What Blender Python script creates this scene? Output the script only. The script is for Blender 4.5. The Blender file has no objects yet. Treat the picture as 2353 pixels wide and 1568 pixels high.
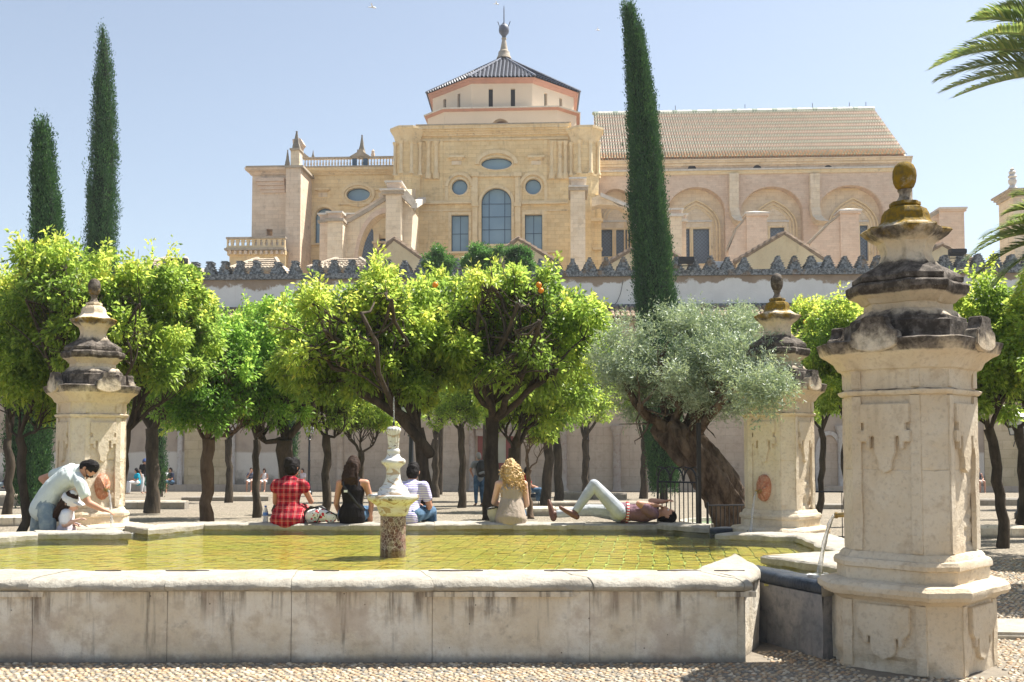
import bpy, bmesh, math, random
import numpy as np
from mathutils import Vector, Matrix, noise
from mathutils.geometry import tessellate_polygon

# ---------------------------------------------------------------- camera, sky, sun, exposure
SC = bpy.context.scene
COL = SC.collection
F = 2353.0; CX = 1176.5; HORIZ = 1028.0; H0 = 1.62
TH = math.radians(2.9); AXR = HORIZ - F*math.tan(TH)
cam_d = bpy.data.cameras.new('camera'); cam = bpy.data.objects.new('camera', cam_d); COL.objects.link(cam)
cam.location = (0, 0, H0); cam.rotation_euler = (math.radians(90)+TH, 0, 0)
cam_d.lens = 36.0; cam_d.sensor_width = 36.0; cam_d.sensor_fit = 'HORIZONTAL'
cam_d.shift_y = (AXR-784.0)/F; cam_d.clip_start = 0.1; cam_d.clip_end = 3000
SC.camera = cam
SUN_AZ = math.atan2(0.87, 0.49); SUN_EL = math.radians(60)
w = bpy.data.worlds.new('World'); SC.world = w; w.use_nodes = True
nt = w.node_tree; nt.nodes.clear()
sky = nt.nodes.new('ShaderNodeTexSky'); sky.sky_type = 'NISHITA'; sky.sun_disc = False
sky.sun_elevation = SUN_EL; sky.sun_rotation = SUN_AZ
sky.air_density = 1.0; sky.dust_density = 1.4; sky.ozone_density = 1.0; sky.altitude = 100
bg = nt.nodes.new('ShaderNodeBackground'); bg.inputs[1].default_value = 0.055
wo = nt.nodes.new('ShaderNodeOutputWorld')
hz = nt.nodes.new('ShaderNodeHueSaturation'); hz.inputs['Saturation'].default_value = 0.72; hz.inputs['Hue'].default_value = 0.496
nt.links.new(sky.outputs[0], hz.inputs['Color']); nt.links.new(hz.outputs[0], bg.inputs[0]); nt.links.new(bg.outputs[0], wo.inputs[0])
sd = bpy.data.lights.new('sun', 'SUN'); sun = bpy.data.objects.new('sun', sd); COL.objects.link(sun)
sd.energy = 3.4; sd.angle = math.radians(0.53); sd.color = (1.0, 0.955, 0.88)
sdir = Vector((math.sin(SUN_AZ)*math.cos(SUN_EL), math.cos(SUN_AZ)*math.cos(SUN_EL), math.sin(SUN_EL)))
sun.rotation_euler = sdir.to_track_quat('Z', 'Y').to_euler(); sun.location = (20, 10, 60)
vs = SC.view_settings; vs.view_transform = 'Standard'; vs.look = 'None'; vs.exposure = 1.75; vs.gamma = 1.0
vs.use_curve_mapping = False
cy = SC.cycles; cy.max_bounces = 7; cy.diffuse_bounces = 5; cy.glossy_bounces = 2; cy.transmission_bounces = 4
cy.transparent_max_bounces = 8; cy.caustics_reflective = False; cy.caustics_refractive = False

# ---------------------------------------------------------------- geometry helpers
def ray(px, py):
    u = (px-CX)/F; v = (AXR-py)/F
    return Vector((u, math.cos(TH)-v*math.sin(TH), math.sin(TH)+v*math.cos(TH)))
def P(px, py, D):                      # the point at depth D seen at (px, py)
    d = ray(px, py); t = D/d.y
    return Vector((0, 0, H0)) + d*t
ROT = math.radians(3.2)                # the mosque and cathedral stand turned by this much
EX = Vector((math.cos(ROT), -math.sin(ROT), 0)); EY = Vector((math.sin(ROT), math.cos(ROT), 0))
def L(px, py, Y):                      # building frame: (x, z) on the plane Y
    d = ray(px, py); t = Y/d.dot(EY)
    return (t*d.dot(EX), H0+t*d.z)
def LX(px, Y, py=520): return L(px, py, Y)[0]
def LZ(py, Y, px=1176): return L(px, py, Y)[1]
def ground_z(y):
    return 0.0 if y < 22 else -(min(y, 70)-22)*0.8/35

def tag(o, label=None, cat=None, group=None, kind=None):
    if label: o['label'] = label
    if cat: o['category'] = cat
    if group: o['group'] = group
    if kind: o['kind'] = kind
    return o
def empty(name, loc=(0, 0, 0), rz=0.0, **kw):
    o = bpy.data.objects.new(name, None); COL.objects.link(o)
    o.location = loc; o.rotation_euler = (0, 0, rz); o.empty_display_size = 0.2
    tag(o, kw.get('label'), kw.get('cat'), kw.get('group'), kw.get('kind') or ('thing' if kw.get('cat') else None))
    return o
def link(name, me, mat=None, parent=None, loc=None, kind=None):
    o = bpy.data.objects.new(name, me); COL.objects.link(o)
    if mat is not None and len(me.materials) == 0: me.materials.append(mat)
    if parent is not None: o.parent = parent
    if loc is not None: o.location = loc
    if kind: o['kind'] = kind
    return o
def smooth(me, ang=None):
    me.polygons.foreach_set('use_smooth', [True]*len(me.polygons))
    if ang is not None: me.set_sharp_from_angle(angle=math.radians(ang))
def fastmesh(name, V, Fc, attrs=None, smoothit=False):
    V = np.asarray(V, dtype=np.float32); Fc = np.asarray(Fc, dtype=np.int32)
    me = bpy.data.meshes.new(name)
    n, k = Fc.shape
    me.vertices.add(len(V)); me.vertices.foreach_set('co', V.ravel())
    me.loops.add(n*k); me.loops.foreach_set('vertex_index', Fc.ravel())
    me.polygons.add(n); me.polygons.foreach_set('loop_start', np.arange(0, n*k, k, dtype=np.int32))
    me.polygons.foreach_set('loop_total', np.full(n, k, dtype=np.int32))
    me.update(calc_edges=True)
    if attrs:
        for an, av in attrs.items():
            a = me.attributes.new(an, 'FLOAT', 'POINT'); a.data.foreach_set('value', np.asarray(av, dtype=np.float32))
    if smoothit: me.polygons.foreach_set('use_smooth', np.ones(n, dtype=bool))
    return me

class MB:
    """collects geometry for ONE mesh object"""
    def __init__(s): s.v = []; s.f = []; s.mi = []; s.cur = 0
    def add(s, vs, fs):
        b = len(s.v); s.v += [tuple(p) for p in vs]; s.f += [tuple(b+i for i in f) for f in fs]; s.mi += [s.cur]*len(fs)
    def box(s, x0, x1, y0, y1, z0, z1):
        s.add([(x0,y0,z0),(x1,y0,z0),(x1,y1,z0),(x0,y1,z0),(x0,y0,z1),(x1,y0,z1),(x1,y1,z1),(x0,y1,z1)],
              [(0,3,2,1),(4,5,6,7),(0,1,5,4),(1,2,6,5),(2,3,7,6),(3,0,4,7)])
    def prism(s, poly, y0, y1):            # polygon in xz pulled from y0 to y1
        n = len(poly)
        a = sum(poly[i][0]*poly[(i+1) % n][1]-poly[(i+1) % n][0]*poly[i][1] for i in range(n))
        if a < 0: poly = poly[::-1]
        vs = [(x, y0, z) for x, z in poly]+[(x, y1, z) for x, z in poly]
        fs = [tuple(range(n)), tuple(range(2*n-1, n-1, -1))]
        fs += [(i, n+i, n+(i+1) % n, (i+1) % n) for i in range(n)]
        s.add(vs, fs)
    def panel(s, outer, holes, y0, y1, back=True):   # a plate in xz with holes
        loops = [outer]+list(holes)
        fl = [Vector((x, z, 0)) for lp in loops for x, z in lp]
        tris = tessellate_polygon([[Vector((x, z, 0)) for x, z in lp] for lp in loops])
        n = len(fl); vs = [(p.x, y0, p.y) for p in fl]+[(p.x, y1, p.y) for p in fl]; fs = []
        for a, b, c in tris:
            A, B, C_ = fl[a], fl[b], fl[c]
            if (B-A).cross(C_-A).z < 0: b, c = c, b
            fs.append((a, b, c))
            if back: fs.append((n+c, n+b, n+a))
        o = 0
        for li, lp in enumerate(loops):
            m = len(lp); ar = sum(lp[i][0]*lp[(i+1) % m][1]-lp[(i+1) % m][0]*lp[i][1] for i in range(m))
            flip = (ar < 0) != (li > 0)
            for i in range(m):
                a, b = o+i, o+(i+1) % m
                fs.append((a, n+a, n+b, b) if not flip else (a, b, n+b, n+a))
            o += m
        s.add(vs, fs)
    def extrude_x(s, prof, x0, x1):        # profile in (y,z) pulled along x
        n = len(prof)
        a = sum(prof[i][0]*prof[(i+1) % n][1]-prof[(i+1) % n][0]*prof[i][1] for i in range(n))
        if a < 0: prof = prof[::-1]
        vs = [(x0, y, z) for y, z in prof]+[(x1, y, z) for y, z in prof]
        fs = [tuple(range(n-1, -1, -1)), tuple(range(n, 2*n))]
        fs += [(i, (i+1) % n, n+(i+1) % n, n+i) for i in range(n)]
        s.add(vs, fs)
    def loft(s, rings, cap=True, close=True):
        n = len(rings[0]); vs = [p for r in rings for p in r]; fs = []
        for k in range(len(rings)-1):
            for i in range(n if close else n-1):
                j = (i+1) % n
                fs.append((k*n+i, k*n+j, (k+1)*n+j, (k+1)*n+i))
        if cap:
            fs.append(tuple(range(n-1, -1, -1))); fs.append(tuple((len(rings)-1)*n+i for i in range(n)))
        s.add(vs, fs)
    def lathe(s, prof, c=(0, 0), n=16, sx=1.0, sy=1.0, rot=0.0):     # prof: (r, z)
        rings = [[(c[0]+r*sx*math.cos(2*math.pi*i/n+rot), c[1]+r*sy*math.sin(2*math.pi*i/n+rot), z) for i in range(n)] for r, z in prof]
        if prof[-1][1] < prof[0][1]: rings = rings[::-1]
        s.loft(rings)
    def tube(s, pts, rads, n=8, lat=None, cap=True):
        pts = [Vector(p) for p in pts]
        if not isinstance(rads, (list, tuple)): rads = [rads]*len(pts)
        rads = [(r, r) if not isinstance(r, (list, tuple)) else r for r in rads]
        if cap:   # rounded ends
            d0 = (pts[0]-pts[1]).normalized(); d1 = (pts[-1]-pts[-2]).normalized()
            r0 = rads[0]; r1 = rads[-1]; m0 = min(r0); m1 = min(r1)
            pre = [(pts[0]+d0*m0*math.sin(a), (r0[0]*math.cos(a), r0[1]*math.cos(a))) for a in (1.45, 0.95, 0.5)]
            post = [(pts[-1]+d1*m1*math.sin(a), (r1[0]*math.cos(a), r1[1]*math.cos(a))) for a in (0.5, 0.95, 1.45)]
            pts = [p for p, _ in pre]+pts+[p for p, _ in post]; rads = [r for _, r in pre]+rads+[r for _, r in post]
        rings = []; prev = None
        for i, p in enumerate(pts):
            t = (pts[min(i+1, len(pts)-1)]-pts[max(i-1, 0)]).normalized()
            if lat is not None: a = Vector(lat)
            elif prev is None: a = Vector((1, 0, 0)) if abs(t.x) < 0.8 else Vector((0, 1, 0))
            else: a = prev
            a = (a-t*a.dot(t))
            if a.length < 1e-4: a = t.orthogonal()
            a.normalize(); prev = a; b = t.cross(a); ra, rb = rads[i]
            rings.append([p+a*ra*math.cos(2*math.pi*k/n)+b*rb*math.sin(2*math.pi*k/n) for k in range(n)])
        s.loft(rings)
    def ball(s, c, r, n=12, m=8):
        rx, ry, rz = r if isinstance(r, (tuple, list)) else (r, r, r)
        rings = []
        for k in range(m+1):
            a = -math.pi/2+math.pi*(0.02+0.96*k/m)
            rings.append([(c[0]+rx*math.cos(a)*math.cos(2*math.pi*i/n), c[1]+ry*math.cos(a)*math.sin(2*math.pi*i/n), c[2]+rz*math.sin(a)) for i in range(n)])
        s.loft(rings)
    def mesh(s, name):
        me = bpy.data.meshes.new(name); me.from_pydata(s.v, [], s.f); me.update(); return me
    def build(s, name, mat, parent=None, loc=None, kind=None, sm=None):
        me = s.mesh(name)
        mats = mat if isinstance(mat, (list, tuple)) else [mat]
        for m in mats: me.materials.append(m)
        if len(mats) > 1: me.polygons.foreach_set('material_index', s.mi)
        if sm is not None: smooth(me, sm)
        return link(name, me, None, parent, loc, kind)

def arc(cx, cz, rx, rz, a0, a1, n):
    return [(cx+rx*math.cos(math.radians(a0+(a1-a0)*i/n)), cz+rz*math.sin(math.radians(a0+(a1-a0)*i/n))) for i in range(n+1)]
def rough_mesh(o, amp, freq, seed=0.0, zlo=None, amp2=0.0, freq2=10):
    """erode a mesh with real displacement"""
    me = o.data; me.calc_loop_triangles()
    nrm = [v.normal.copy() for v in me.vertices]
    for v, nn in zip(me.vertices, nrm):
        p = v.co*freq+Vector((seed, seed*1.7, seed*0.3))
        d = noise.fractal(p, 0.9, 2.1, 3)*amp
        if amp2: d += noise.noise(v.co*freq2+Vector((seed,)*3))*amp2
        v.co += nn*d
def smoothed(o, cuts=0):
    pass

# ---------------------------------------------------------------- materials
def _n(nt, t, **kw):
    n = nt.nodes.new(t)
    for k, v in kw.items():
        if k in ('op', 'operation'): n.operation = v
        elif k == 'blend': n.blend_type = v
        elif isinstance(k, str) and k.startswith('i'): n.inputs[int(k[1:])].default_value = v
    return n
def c4(c): return (c[0], c[1], c[2], 1.0)
class MT:
    """small node-graph builder"""
    def __init__(s, name, rough=0.8, spec=0.3):
        s.m = bpy.data.materials.new(name); s.m.use_nodes = True; s.nt = s.m.node_tree
        s.b = s.nt.nodes['Principled BSDF']; s.b.inputs['Roughness'].default_value = rough
        s.b.inputs['Specular IOR Level'].default_value = spec
        g = s.nt.nodes.new('ShaderNodeNewGeometry'); s.pos = g.outputs['Position']; s.geo = g
        s.norm = g.outputs['Normal']
    def ln(s, a, b): s.nt.links.new(a, b)
    def objc(s):
        t = s.nt.nodes.new('ShaderNodeTexCoord'); return t.outputs['Object']
    def attr(s, name):
        a = s.nt.nodes.new('ShaderNodeAttribute'); a.attribute_name = name; return a.outputs['Fac']
    def mapping(s, vec, scale=(1, 1, 1), rot=(0, 0, 0), loc=(0, 0, 0)):
        m = s.nt.nodes.new('ShaderNodeMapping'); s.ln(vec, m.inputs['Vector'])
        m.inputs['Scale'].default_value = scale; m.inputs['Rotation'].default_value = rot; m.inputs['Location'].default_value = loc
        return m.outputs[0]
    def noise(s, scale, detail=4, rough=0.55, vec=None, dist=0.0):
        n = s.nt.nodes.new('ShaderNodeTexNoise'); n.inputs['Scale'].default_value = scale
        n.inputs['Detail'].default_value = detail; n.inputs['Roughness'].default_value = rough; n.inputs['Distortion'].default_value = dist
        s.ln(vec if vec is not None else s.pos, n.inputs['Vector']); return n.outputs['Fac']
    def voro(s, scale, feature='F1', vec=None, out='Distance', rnd=1.0):
        n = s.nt.nodes.new('ShaderNodeTexVoronoi'); n.feature = feature; n.inputs['Scale'].default_value = scale
        n.inputs['Randomness'].default_value = rnd
        s.ln(vec if vec is not None else s.pos, n.inputs['Vector']); return n.outputs[out]
    def ramp(s, fac, stops, interp='LINEAR'):
        r = s.nt.nodes.new('ShaderNodeValToRGB'); r.color_ramp.interpolation = interp
        el = r.color_ramp.elements
        while len(el) < len(stops): el.new(0.5)
        for e, (p, c) in zip(el, stops):
            e.position = p; e.color = c4(c) if isinstance(c, (tuple, list)) else (c, c, c, 1)
        s.ln(fac, r.inputs[0]); return r.outputs[0]
    def mix(s, fac, a, b, blend='MIX'):
        n = s.nt.nodes.new('ShaderNodeMix'); n.data_type = 'RGBA'; n.blend_type = blend; n.clamp_factor = True
        if isinstance(fac, float) or isinstance(fac, int): n.inputs[0].default_value = fac
        else: s.ln(fac, n.inputs[0])
        for v, i in ((a, 6), (b, 7)):
            if isinstance(v, (tuple, list)): n.inputs[i].default_value = c4(v)
            else: s.ln(v, n.inputs[i])
        return n.outputs[2]
    def math(s, op, a, b=0.0, clamp=False):
        n = s.nt.nodes.new('ShaderNodeMath'); n.operation = op; n.use_clamp = clamp
        for v, i in ((a, 0), (b, 1)):
            if isinstance(v, (float, int)): n.inputs[i].default_value = v
            else: s.ln(v, n.inputs[i])
        return n.outputs[0]
    def sep(s, vec=None):
        n = s.nt.nodes.new('ShaderNodeSeparateXYZ'); s.ln(vec if vec is not None else s.pos, n.inputs[0]); return n.outputs
    def mask(s, v, lo, hi):      # smoothstep style mask
        n = s.nt.nodes.new('ShaderNodeMapRange'); n.interpolation_type = 'SMOOTHSTEP'
        n.inputs['From Min'].default_value = lo; n.inputs['From Max'].default_value = hi
        s.ln(v, n.inputs['Value']); return n.outputs[0]
    def bump(s, h, strength=0.4, dist=0.02, chain=None):
        n = s.nt.nodes.new('ShaderNodeBump'); n.inputs['Strength'].default_value = strength; n.inputs['Distance'].default_value = dist
        s.ln(h, n.inputs['Height'])
        if chain is not None: s.ln(chain, n.inputs['Normal'])
        return n.outputs[0]
    def done(s, col=None, normal=None):
        if col is not None:
            if isinstance(col, (tuple, list)): s.b.inputs['Base Color'].default_value = c4(col)
            else: s.ln(col, s.b.inputs['Base Color'])
        if normal is not None: s.ln(normal, s.b.inputs['Normal'])
        return s.m

def plain(name, col, rough=0.6, var=0.15, scale=8.0, metal=0.0, spec=0.4, bump=0.0, objspace=False):
    t = MT(name, rough, spec); t.b.inputs['Metallic'].default_value = metal
    vec = t.objc() if objspace else t.pos
    n = t.noise(scale, 5, 0.6, vec)
    c = t.ramp(n, [(0.25, tuple(x*(1-var) for x in col)), (0.75, tuple(min(1, x*(1+var)) for x in col))])
    return t.done(c, t.bump(t.noise(scale*5, 4, 0.6, vec), bump, 0.01) if bump else None)

def stone(name, a, b, c, scale=1.3, stain=(0.08, 0.075, 0.07), stain_amt=0.35, streak=0.35, bump=0.5, fine=14, dist=0.02,
          blocks=None, block_str=0.35):
    t = MT(name, 0.88, 0.2)
    n1 = t.noise(scale, 6, 0.62); n2 = t.noise(scale*4.3, 5, 0.6); n3 = t.noise(fine*2.2, 4, 0.65)
    col = t.mix(t.mask(n1, 0.36, 0.66), a, b)
    col = t.mix(t.math('MULTIPLY', t.mask(n2, 0.45, 0.72), 0.75), col, c)
    col = t.mix(t.math('MULTIPLY', t.mask(n3, 0.5, 0.8), 0.28), col, tuple(x*0.55 for x in a))
    if streak:
        sv = t.mapping(t.pos, (1.0, 1.0, 0.10))
        sn = t.noise(scale*5.5, 4, 0.6, sv)
        col = t.mix(t.math('MULTIPLY', t.mask(sn, 0.56, 0.8), streak), col, stain)
    st = t.noise(scale*1.9, 7, 0.7)
    col = t.mix(t.math('MULTIPLY', t.mask(st, 0.57, 0.74), stain_amt), col, stain)
    bmp = t.bump(t.noise(fine, 6, 0.68), bump, dist)
    if blocks:
        bw, bh, rz = blocks
        v = t.mapping(t.pos, (1, 1, 1), (0, 0, rz))
        comb = t.nt.nodes.new('ShaderNodeCombineXYZ'); sp = t.sep(v)
        xx = t.math('ADD', sp[0], sp[1]); t.ln(xx, comb.inputs[0]); t.ln(sp[2], comb.inputs[1])
        br = t.nt.nodes.new('ShaderNodeTexBrick'); t.ln(comb.outputs[0], br.inputs['Vector'])
        br.inputs['Scale'].default_value = 1.0; br.inputs['Brick Width'].default_value = bw; br.inputs['Row Height'].default_value = bh
        br.inputs['Mortar Size'].default_value = bh*0.045; br.inputs['Mortar Smooth'].default_value = 0.3; br.inputs['Bias'].default_value = 0.0
        br.inputs['Color1'].default_value = (0.90, 0.89, 0.88, 1); br.inputs['Color2'].default_value = (1.07, 1.06, 1.05, 1)
        br.inputs['Mortar'].default_value = (0.78, 0.75, 0.72, 1)
        col = t.mix(block_str*2 if block_str < 0.5 else 1.0, col, t.mix(1.0, col, br.outputs['Color'], 'MULTIPLY'))
        bmp = t.bump(br.outputs['Fac'], 0.5, -0.02, bmp)
    return t.done(col, bmp)
M = {}
M['basin'] = stone('weathered basin stone', (0.67, 0.575, 0.43), (0.80, 0.74, 0.63), (0.53, 0.44, 0.33), 2.4, stain=(0.115, 0.095, 0.075), stain_amt=0.5, streak=0.95, bump=0.75, fine=26)
def basin_face():
    m = M['basin']; nt = m.node_tree; t = MT.__new__(MT); t.m = m; t.nt = nt; t.b = nt.nodes['Principled BSDF']
    t.pos = [n for n in nt.nodes if n.type == 'NEW_GEOMETRY'][0].outputs['Position']
    src = t.b.inputs['Base Color'].links[0].from_socket; z = t.sep()[2]
    drip = t.noise(13, 5, 0.65, t.mapping(t.pos, (1, 1, .05))); long_ = t.noise(3.5, 3, 0.6, t.mapping(t.pos, (1, 1, .02)))
    reach = t.math('ADD', t.math('MULTIPLY', long_, .9), t.math('MULTIPLY', t.math('SUBTRACT', z, .55), 1.4))
    k = t.math('MULTIPLY', t.mask(drip, .47, .66), t.mask(reach, .05, .42))
    col = t.mix(t.math('MULTIPLY', k, .85), src, (0.13, 0.10, 0.075))
    pk = t.mask(t.noise(1.9, 6, .65), .5, .62); col = t.mix(t.math('MULTIPLY', pk, .55), col, (0.50, 0.40, 0.31))
    pit = t.mask(t.voro(7.5), .055, .03); col = t.mix(t.math('MULTIPLY', pit, .8), col, (0.09, 0.07, 0.05))
    low = t.mask(t.math('ADD', z, t.math('MULTIPLY', t.noise(6, 5, .7), -.10)), .03, -.04); col = t.mix(t.math('MULTIPLY', low, .7), col, (0.13, 0.12, 0.11))
    t.ln(col, t.b.inputs['Base Color'])
basin_face()
M['coping'] = stone('worn coping stone', (0.37, 0.335, 0.275), (0.44, 0.41, 0.345), (0.27, 0.245, 0.20), 3.2, stain=(0.16, 0.145, 0.125), stain_amt=0.35, streak=0.15, bump=0.9, fine=38, dist=0.014)
M['wet'] = stone('dark wet stone', (0.035, 0.045, 0.062), (0.075, 0.085, 0.10), (0.02, 0.025, 0.035), 5, stain=(0.02, 0.02, 0.025), stain_amt=0.4, streak=0.3, bump=0.5, fine=30)
M['wet'].node_tree.nodes['Principled BSDF'].inputs['Roughness'].default_value = 0.3
M['niche'] = stone('grey stone with niche shade', (0.20, 0.205, 0.215), (0.33, 0.31, 0.29), (0.13, 0.135, 0.15), 3, stain=(0.04, 0.04, 0.045), stain_amt=0.5, streak=0.4, bump=0.6, fine=26)  # basin wall beside the pillar: the pillar's shade is put into this darker grey

def pillar_mat(name, lichen=True):
    t = MT(name, 0.88, 0.2)
    n1 = t.noise(2.0, 6, 0.6); n2 = t.noise(8.0, 5, 0.65); n3 = t.noise(34, 4, 0.6)
    col = t.mix(t.mask(n1, 0.35, 0.65), (0.66, 0.54, 0.38), (0.73, 0.64, 0.50))
    col = t.mix(t.math('MULTIPLY', t.mask(n2, 0.5, 0.72), 0.6), col, (0.49, 0.37, 0.24))
    col = t.mix(t.math('MULTIPLY', t.mask(n3, 0.5, 0.72), 0.3), col, (0.30, 0.23, 0.16))
    sn = t.noise(6.0, 4, 0.6, t.mapping(t.pos, (1, 1, 0.12)))
    col = t.mix(t.math('MULTIPLY', t.mask(sn, 0.58, 0.8), 0.4), col, (0.30, 0.215, 0.14))
    d = t.attr('dirt')
    dn = t.math('ADD', t.math('MULTIPLY', t.noise(5.5, 7, 0.72), 0.9), t.math('MULTIPLY', sn, 0.45))
    dk = t.mask(t.math('ADD', d, dn), 1.10, 1.45)
    crust = t.mix(t.mask(t.noise(13, 6, 0.7), 0.4, 0.68), (0.06, 0.049, 0.04), (0.20, 0.17, 0.14))
    col = t.mix(dk, col, crust)
    wh = t.math('MULTIPLY', t.mask(t.noise(19, 6, 0.75), 0.61, 0.68), dk)
    col = t.mix(t.math('MULTIPLY', wh, 0.55), col, (0.38, 0.36, 0.33))
    if lichen:
        l = t.attr('lichen'); ln_ = t.noise(7, 6, 0.7)
        lk = t.mask(t.math('ADD', l, ln_), 1.0, 1.22)
        lc = t.mix(t.mask(t.noise(24, 5, 0.7), 0.4, 0.65), (0.26, 0.16, 0.012), (0.13, 0.095, 0.03))
        col = t.mix(lk, col, lc)
    h = t.math('ADD', t.noise(17, 8, 0.75), t.math('MULTIPLY', t.voro(42), 0.12))
    return t.done(col, t.bump(h, 0.9, 0.022))
M['pillar'] = pillar_mat('carved pillar limestone')
M['broken'] = stone('broken crumbly stone', (0.62, 0.50, 0.33), (0.68, 0.60, 0.46), (0.48, 0.36, 0.2), 5, stain_amt=0.1, streak=0.05, bump=1.0, fine=18, dist=0.05)
M['red_marble'] = stone('red marble', (0.36, 0.12, 0.06), (0.48, 0.22, 0.12), (0.60, 0.42, 0.30), 9, stain=(0.55, 0.45, 0.36), stain_amt=0.6, streak=0, bump=0.4, fine=30)
M['red_marble'].node_tree.nodes['Principled BSDF'].inputs['Roughness'].default_value = 0.45
M['brass'] = plain('old brass', (0.32, 0.22, 0.08), 0.4, 0.4, 30, metal=0.7)
M['iron'] = plain('black painted iron', (0.022, 0.024, 0.028), 0.32, 0.3, 20)
M['rust'] = plain('rusted iron cramp', (0.10, 0.08, 0.075), 0.8, 0.5, 20)

def white_marble():
    t = MT('white marble with rust veins', 0.5, 0.4)
    n = t.noise(4, 6, 0.6, dist=1.5)
    col = t.mix(t.mask(n, 0.4, 0.7), (0.66, 0.66, 0.64), (0.56, 0.53, 0.47))
    v = t.noise(5, 6, 0.55, t.mapping(t.pos, (1, 1, 3.0), (0.2, 0.5, 0.3)), dist=2.0)
    col = t.mix(t.math('MULTIPLY', t.mask(v, 0.52, 0.60), 0.85), col, (0.36, 0.25, 0.14))
    v2 = t.noise(9, 8, 0.7, t.mapping(t.pos, (1, 1, 1.6), (0.1, 0.3, 0.3)))
    col = t.mix(t.math('MULTIPLY', t.mask(v2, 0.57, 0.64), 0.9), col, (0.10, 0.065, 0.04))
    return t.done(col, t.bump(t.noise(30, 6, 0.7), 0.6, 0.01))
M['white_marble'] = white_marble()
def breccia():
    t = MT('dark red breccia marble', 0.35, 0.4)
    e = t.voro(15, 'DISTANCE_TO_EDGE', t.mapping(t.pos, (1, 1, 0.8)))
    cc = t.voro(15, 'F1', t.mapping(t.pos, (1, 1, 0.8)), 'Color')
    base = t.mix(t.mask(t.noise(6, 4), 0.35, 0.62), (0.30, 0.23, 0.18), (0.16, 0.075, 0.055))
    base = t.mix(0.25, base, t.mix(1.0, base, cc, 'MULTIPLY'))
    col = t.mix(t.mask(e, 0.03, 0.075), (0.085, 0.032, 0.026), base)
    col = t.mix(t.math('MULTIPLY', t.mask(t.voro(26, 'DISTANCE_TO_EDGE', t.mapping(t.pos, (1, 1, 1), (1, 0, 0))), 0.05, 0.02), 0.7), col, (0.62, 0.55, 0.48))
    return t.done(col, t.bump(t.noise(40, 4), 0.25, 0.005))
M['breccia'] = breccia()

def brick_floor():
    t = MT('submerged ochre brick', 0.7, 0.2)
    oi = t.nt.nodes.new('ShaderNodeObjectInfo').outputs['Random']
    n = t.noise(3, 5, 0.6)
    col = t.mix(t.mask(n, 0.32, 0.62), (0.50, 0.37, 0.10), (0.45, 0.43, 0.12))
    col = t.mix(t.math('MULTIPLY', t.mask(t.noise(9.5, 3), 0.52, 0.7), 0.5), col, (0.52, 0.25, 0.06))
    col = t.mix(t.math('MULTIPLY', oi, 0.35), col, (0.34, 0.28, 0.05))
    col = t.mix(t.math('MULTIPLY', t.mask(t.noise(1.1, 4), 0.45, 0.65), 0.5), col, (0.32, 0.34, 0.05))
    return t.done(col, t.bump(t.noise(25, 4), 0.4, 0.01))
M['floor_brick'] = brick_floor()
M['joint'] = plain('green algae joint', (0.54, 0.68, 0.27), 0.8, 0.25, 4)
M['algae'] = plain('algae covered stone', (0.20, 0.21, 0.03), 0.8, 0.3, 5)

def water_mat():
    t = MT('pool water', 0.03, 0.5); nt = t.nt; nt.nodes.remove(t.b)
    out = nt.nodes['Material Output']
    tr = nt.nodes.new('ShaderNodeBsdfTransparent'); tr.inputs[0].default_value = (0.88, 0.88, 0.70, 1)
    gl = nt.nodes.new('ShaderNodeBsdfGlossy'); gl.inputs['Roughness'].default_value = 0.04
    gl.inputs['Color'].default_value = (0.9, 0.95, 0.9, 1)
    fr = nt.nodes.new('ShaderNodeFresnel'); fr.inputs['IOR'].default_value = 1.33
    v = t.mapping(t.pos, (1.0, 2.3, 1))
    w1 = t.noise(3.2, 3, 0.55, v, dist=0.6); w2 = t.noise(13, 2, 0.5, v)
    h = t.math('ADD', w1, t.math('MULTIPLY', w2, 0.22))
    bp = t.bump(h, 0.8, 0.04)
    t.ln(bp, gl.inputs['Normal']); t.ln(bp, fr.inputs['Normal'])
    mx = nt.nodes.new('ShaderNodeMixShader'); t.ln(fr.outputs[0], mx.inputs[0]); t.ln(tr.outputs[0], mx.inputs[1]); t.ln(gl.outputs[0], mx.inputs[2])
    t.ln(mx.outputs[0], out.inputs['Surface'])
    return t.m
M['water'] = water_mat()
def jet_mat():
    t = MT('falling water', 0.08, 0.6); t.b.inputs['Transmission Weight'].default_value = 0.75
    t.b.inputs['IOR'].default_value = 1.2; t.b.inputs['Base Color'].default_value = (0.95, 0.97, 1, 1)
    t.ln(t.bump(t.noise(60, 2), 0.5, 0.01), t.b.inputs['Normal'])
    return t.m
M['jet'] = jet_mat()

def pebble_ground():
    t = MT('cobbled ground', 0.85, 0.2)
    near = t.voro(19, 'F1', t.mapping(t.pos, (1, 1, 1))); cc = t.voro(19, 'F1', None, 'Color')
    sp = t.nt.nodes.new('ShaderNodeSeparateColor'); t.ln(cc, sp.inputs[0])
    col = t.ramp(sp.outputs[0], [(0.0, (0.20, 0.175, 0.135)), (0.3, (0.33, 0.285, 0.215)), (0.55, (0.38, 0.335, 0.26)), (0.75, (0.27, 0.22, 0.165)), (1, (0.46, 0.43, 0.36))], 'CONSTANT')
    col = t.mix(t.mask(near, 0.36, 0.62), col, (0.17, 0.145, 0.11))
    col = t.mix(t.math('MULTIPLY', t.mask(t.noise(0.7, 5), 0.45, 0.7), 0.35), col, (0.30, 0.25, 0.19))
    return t.done(col, t.bump(near, 0.8, -0.03))
M['ground'] = pebble_ground()
M['mortar_bed'] = plain('sandy mortar bed', (0.20, 0.17, 0.13), 0.9, 0.25, 12, bump=0.5)
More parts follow.
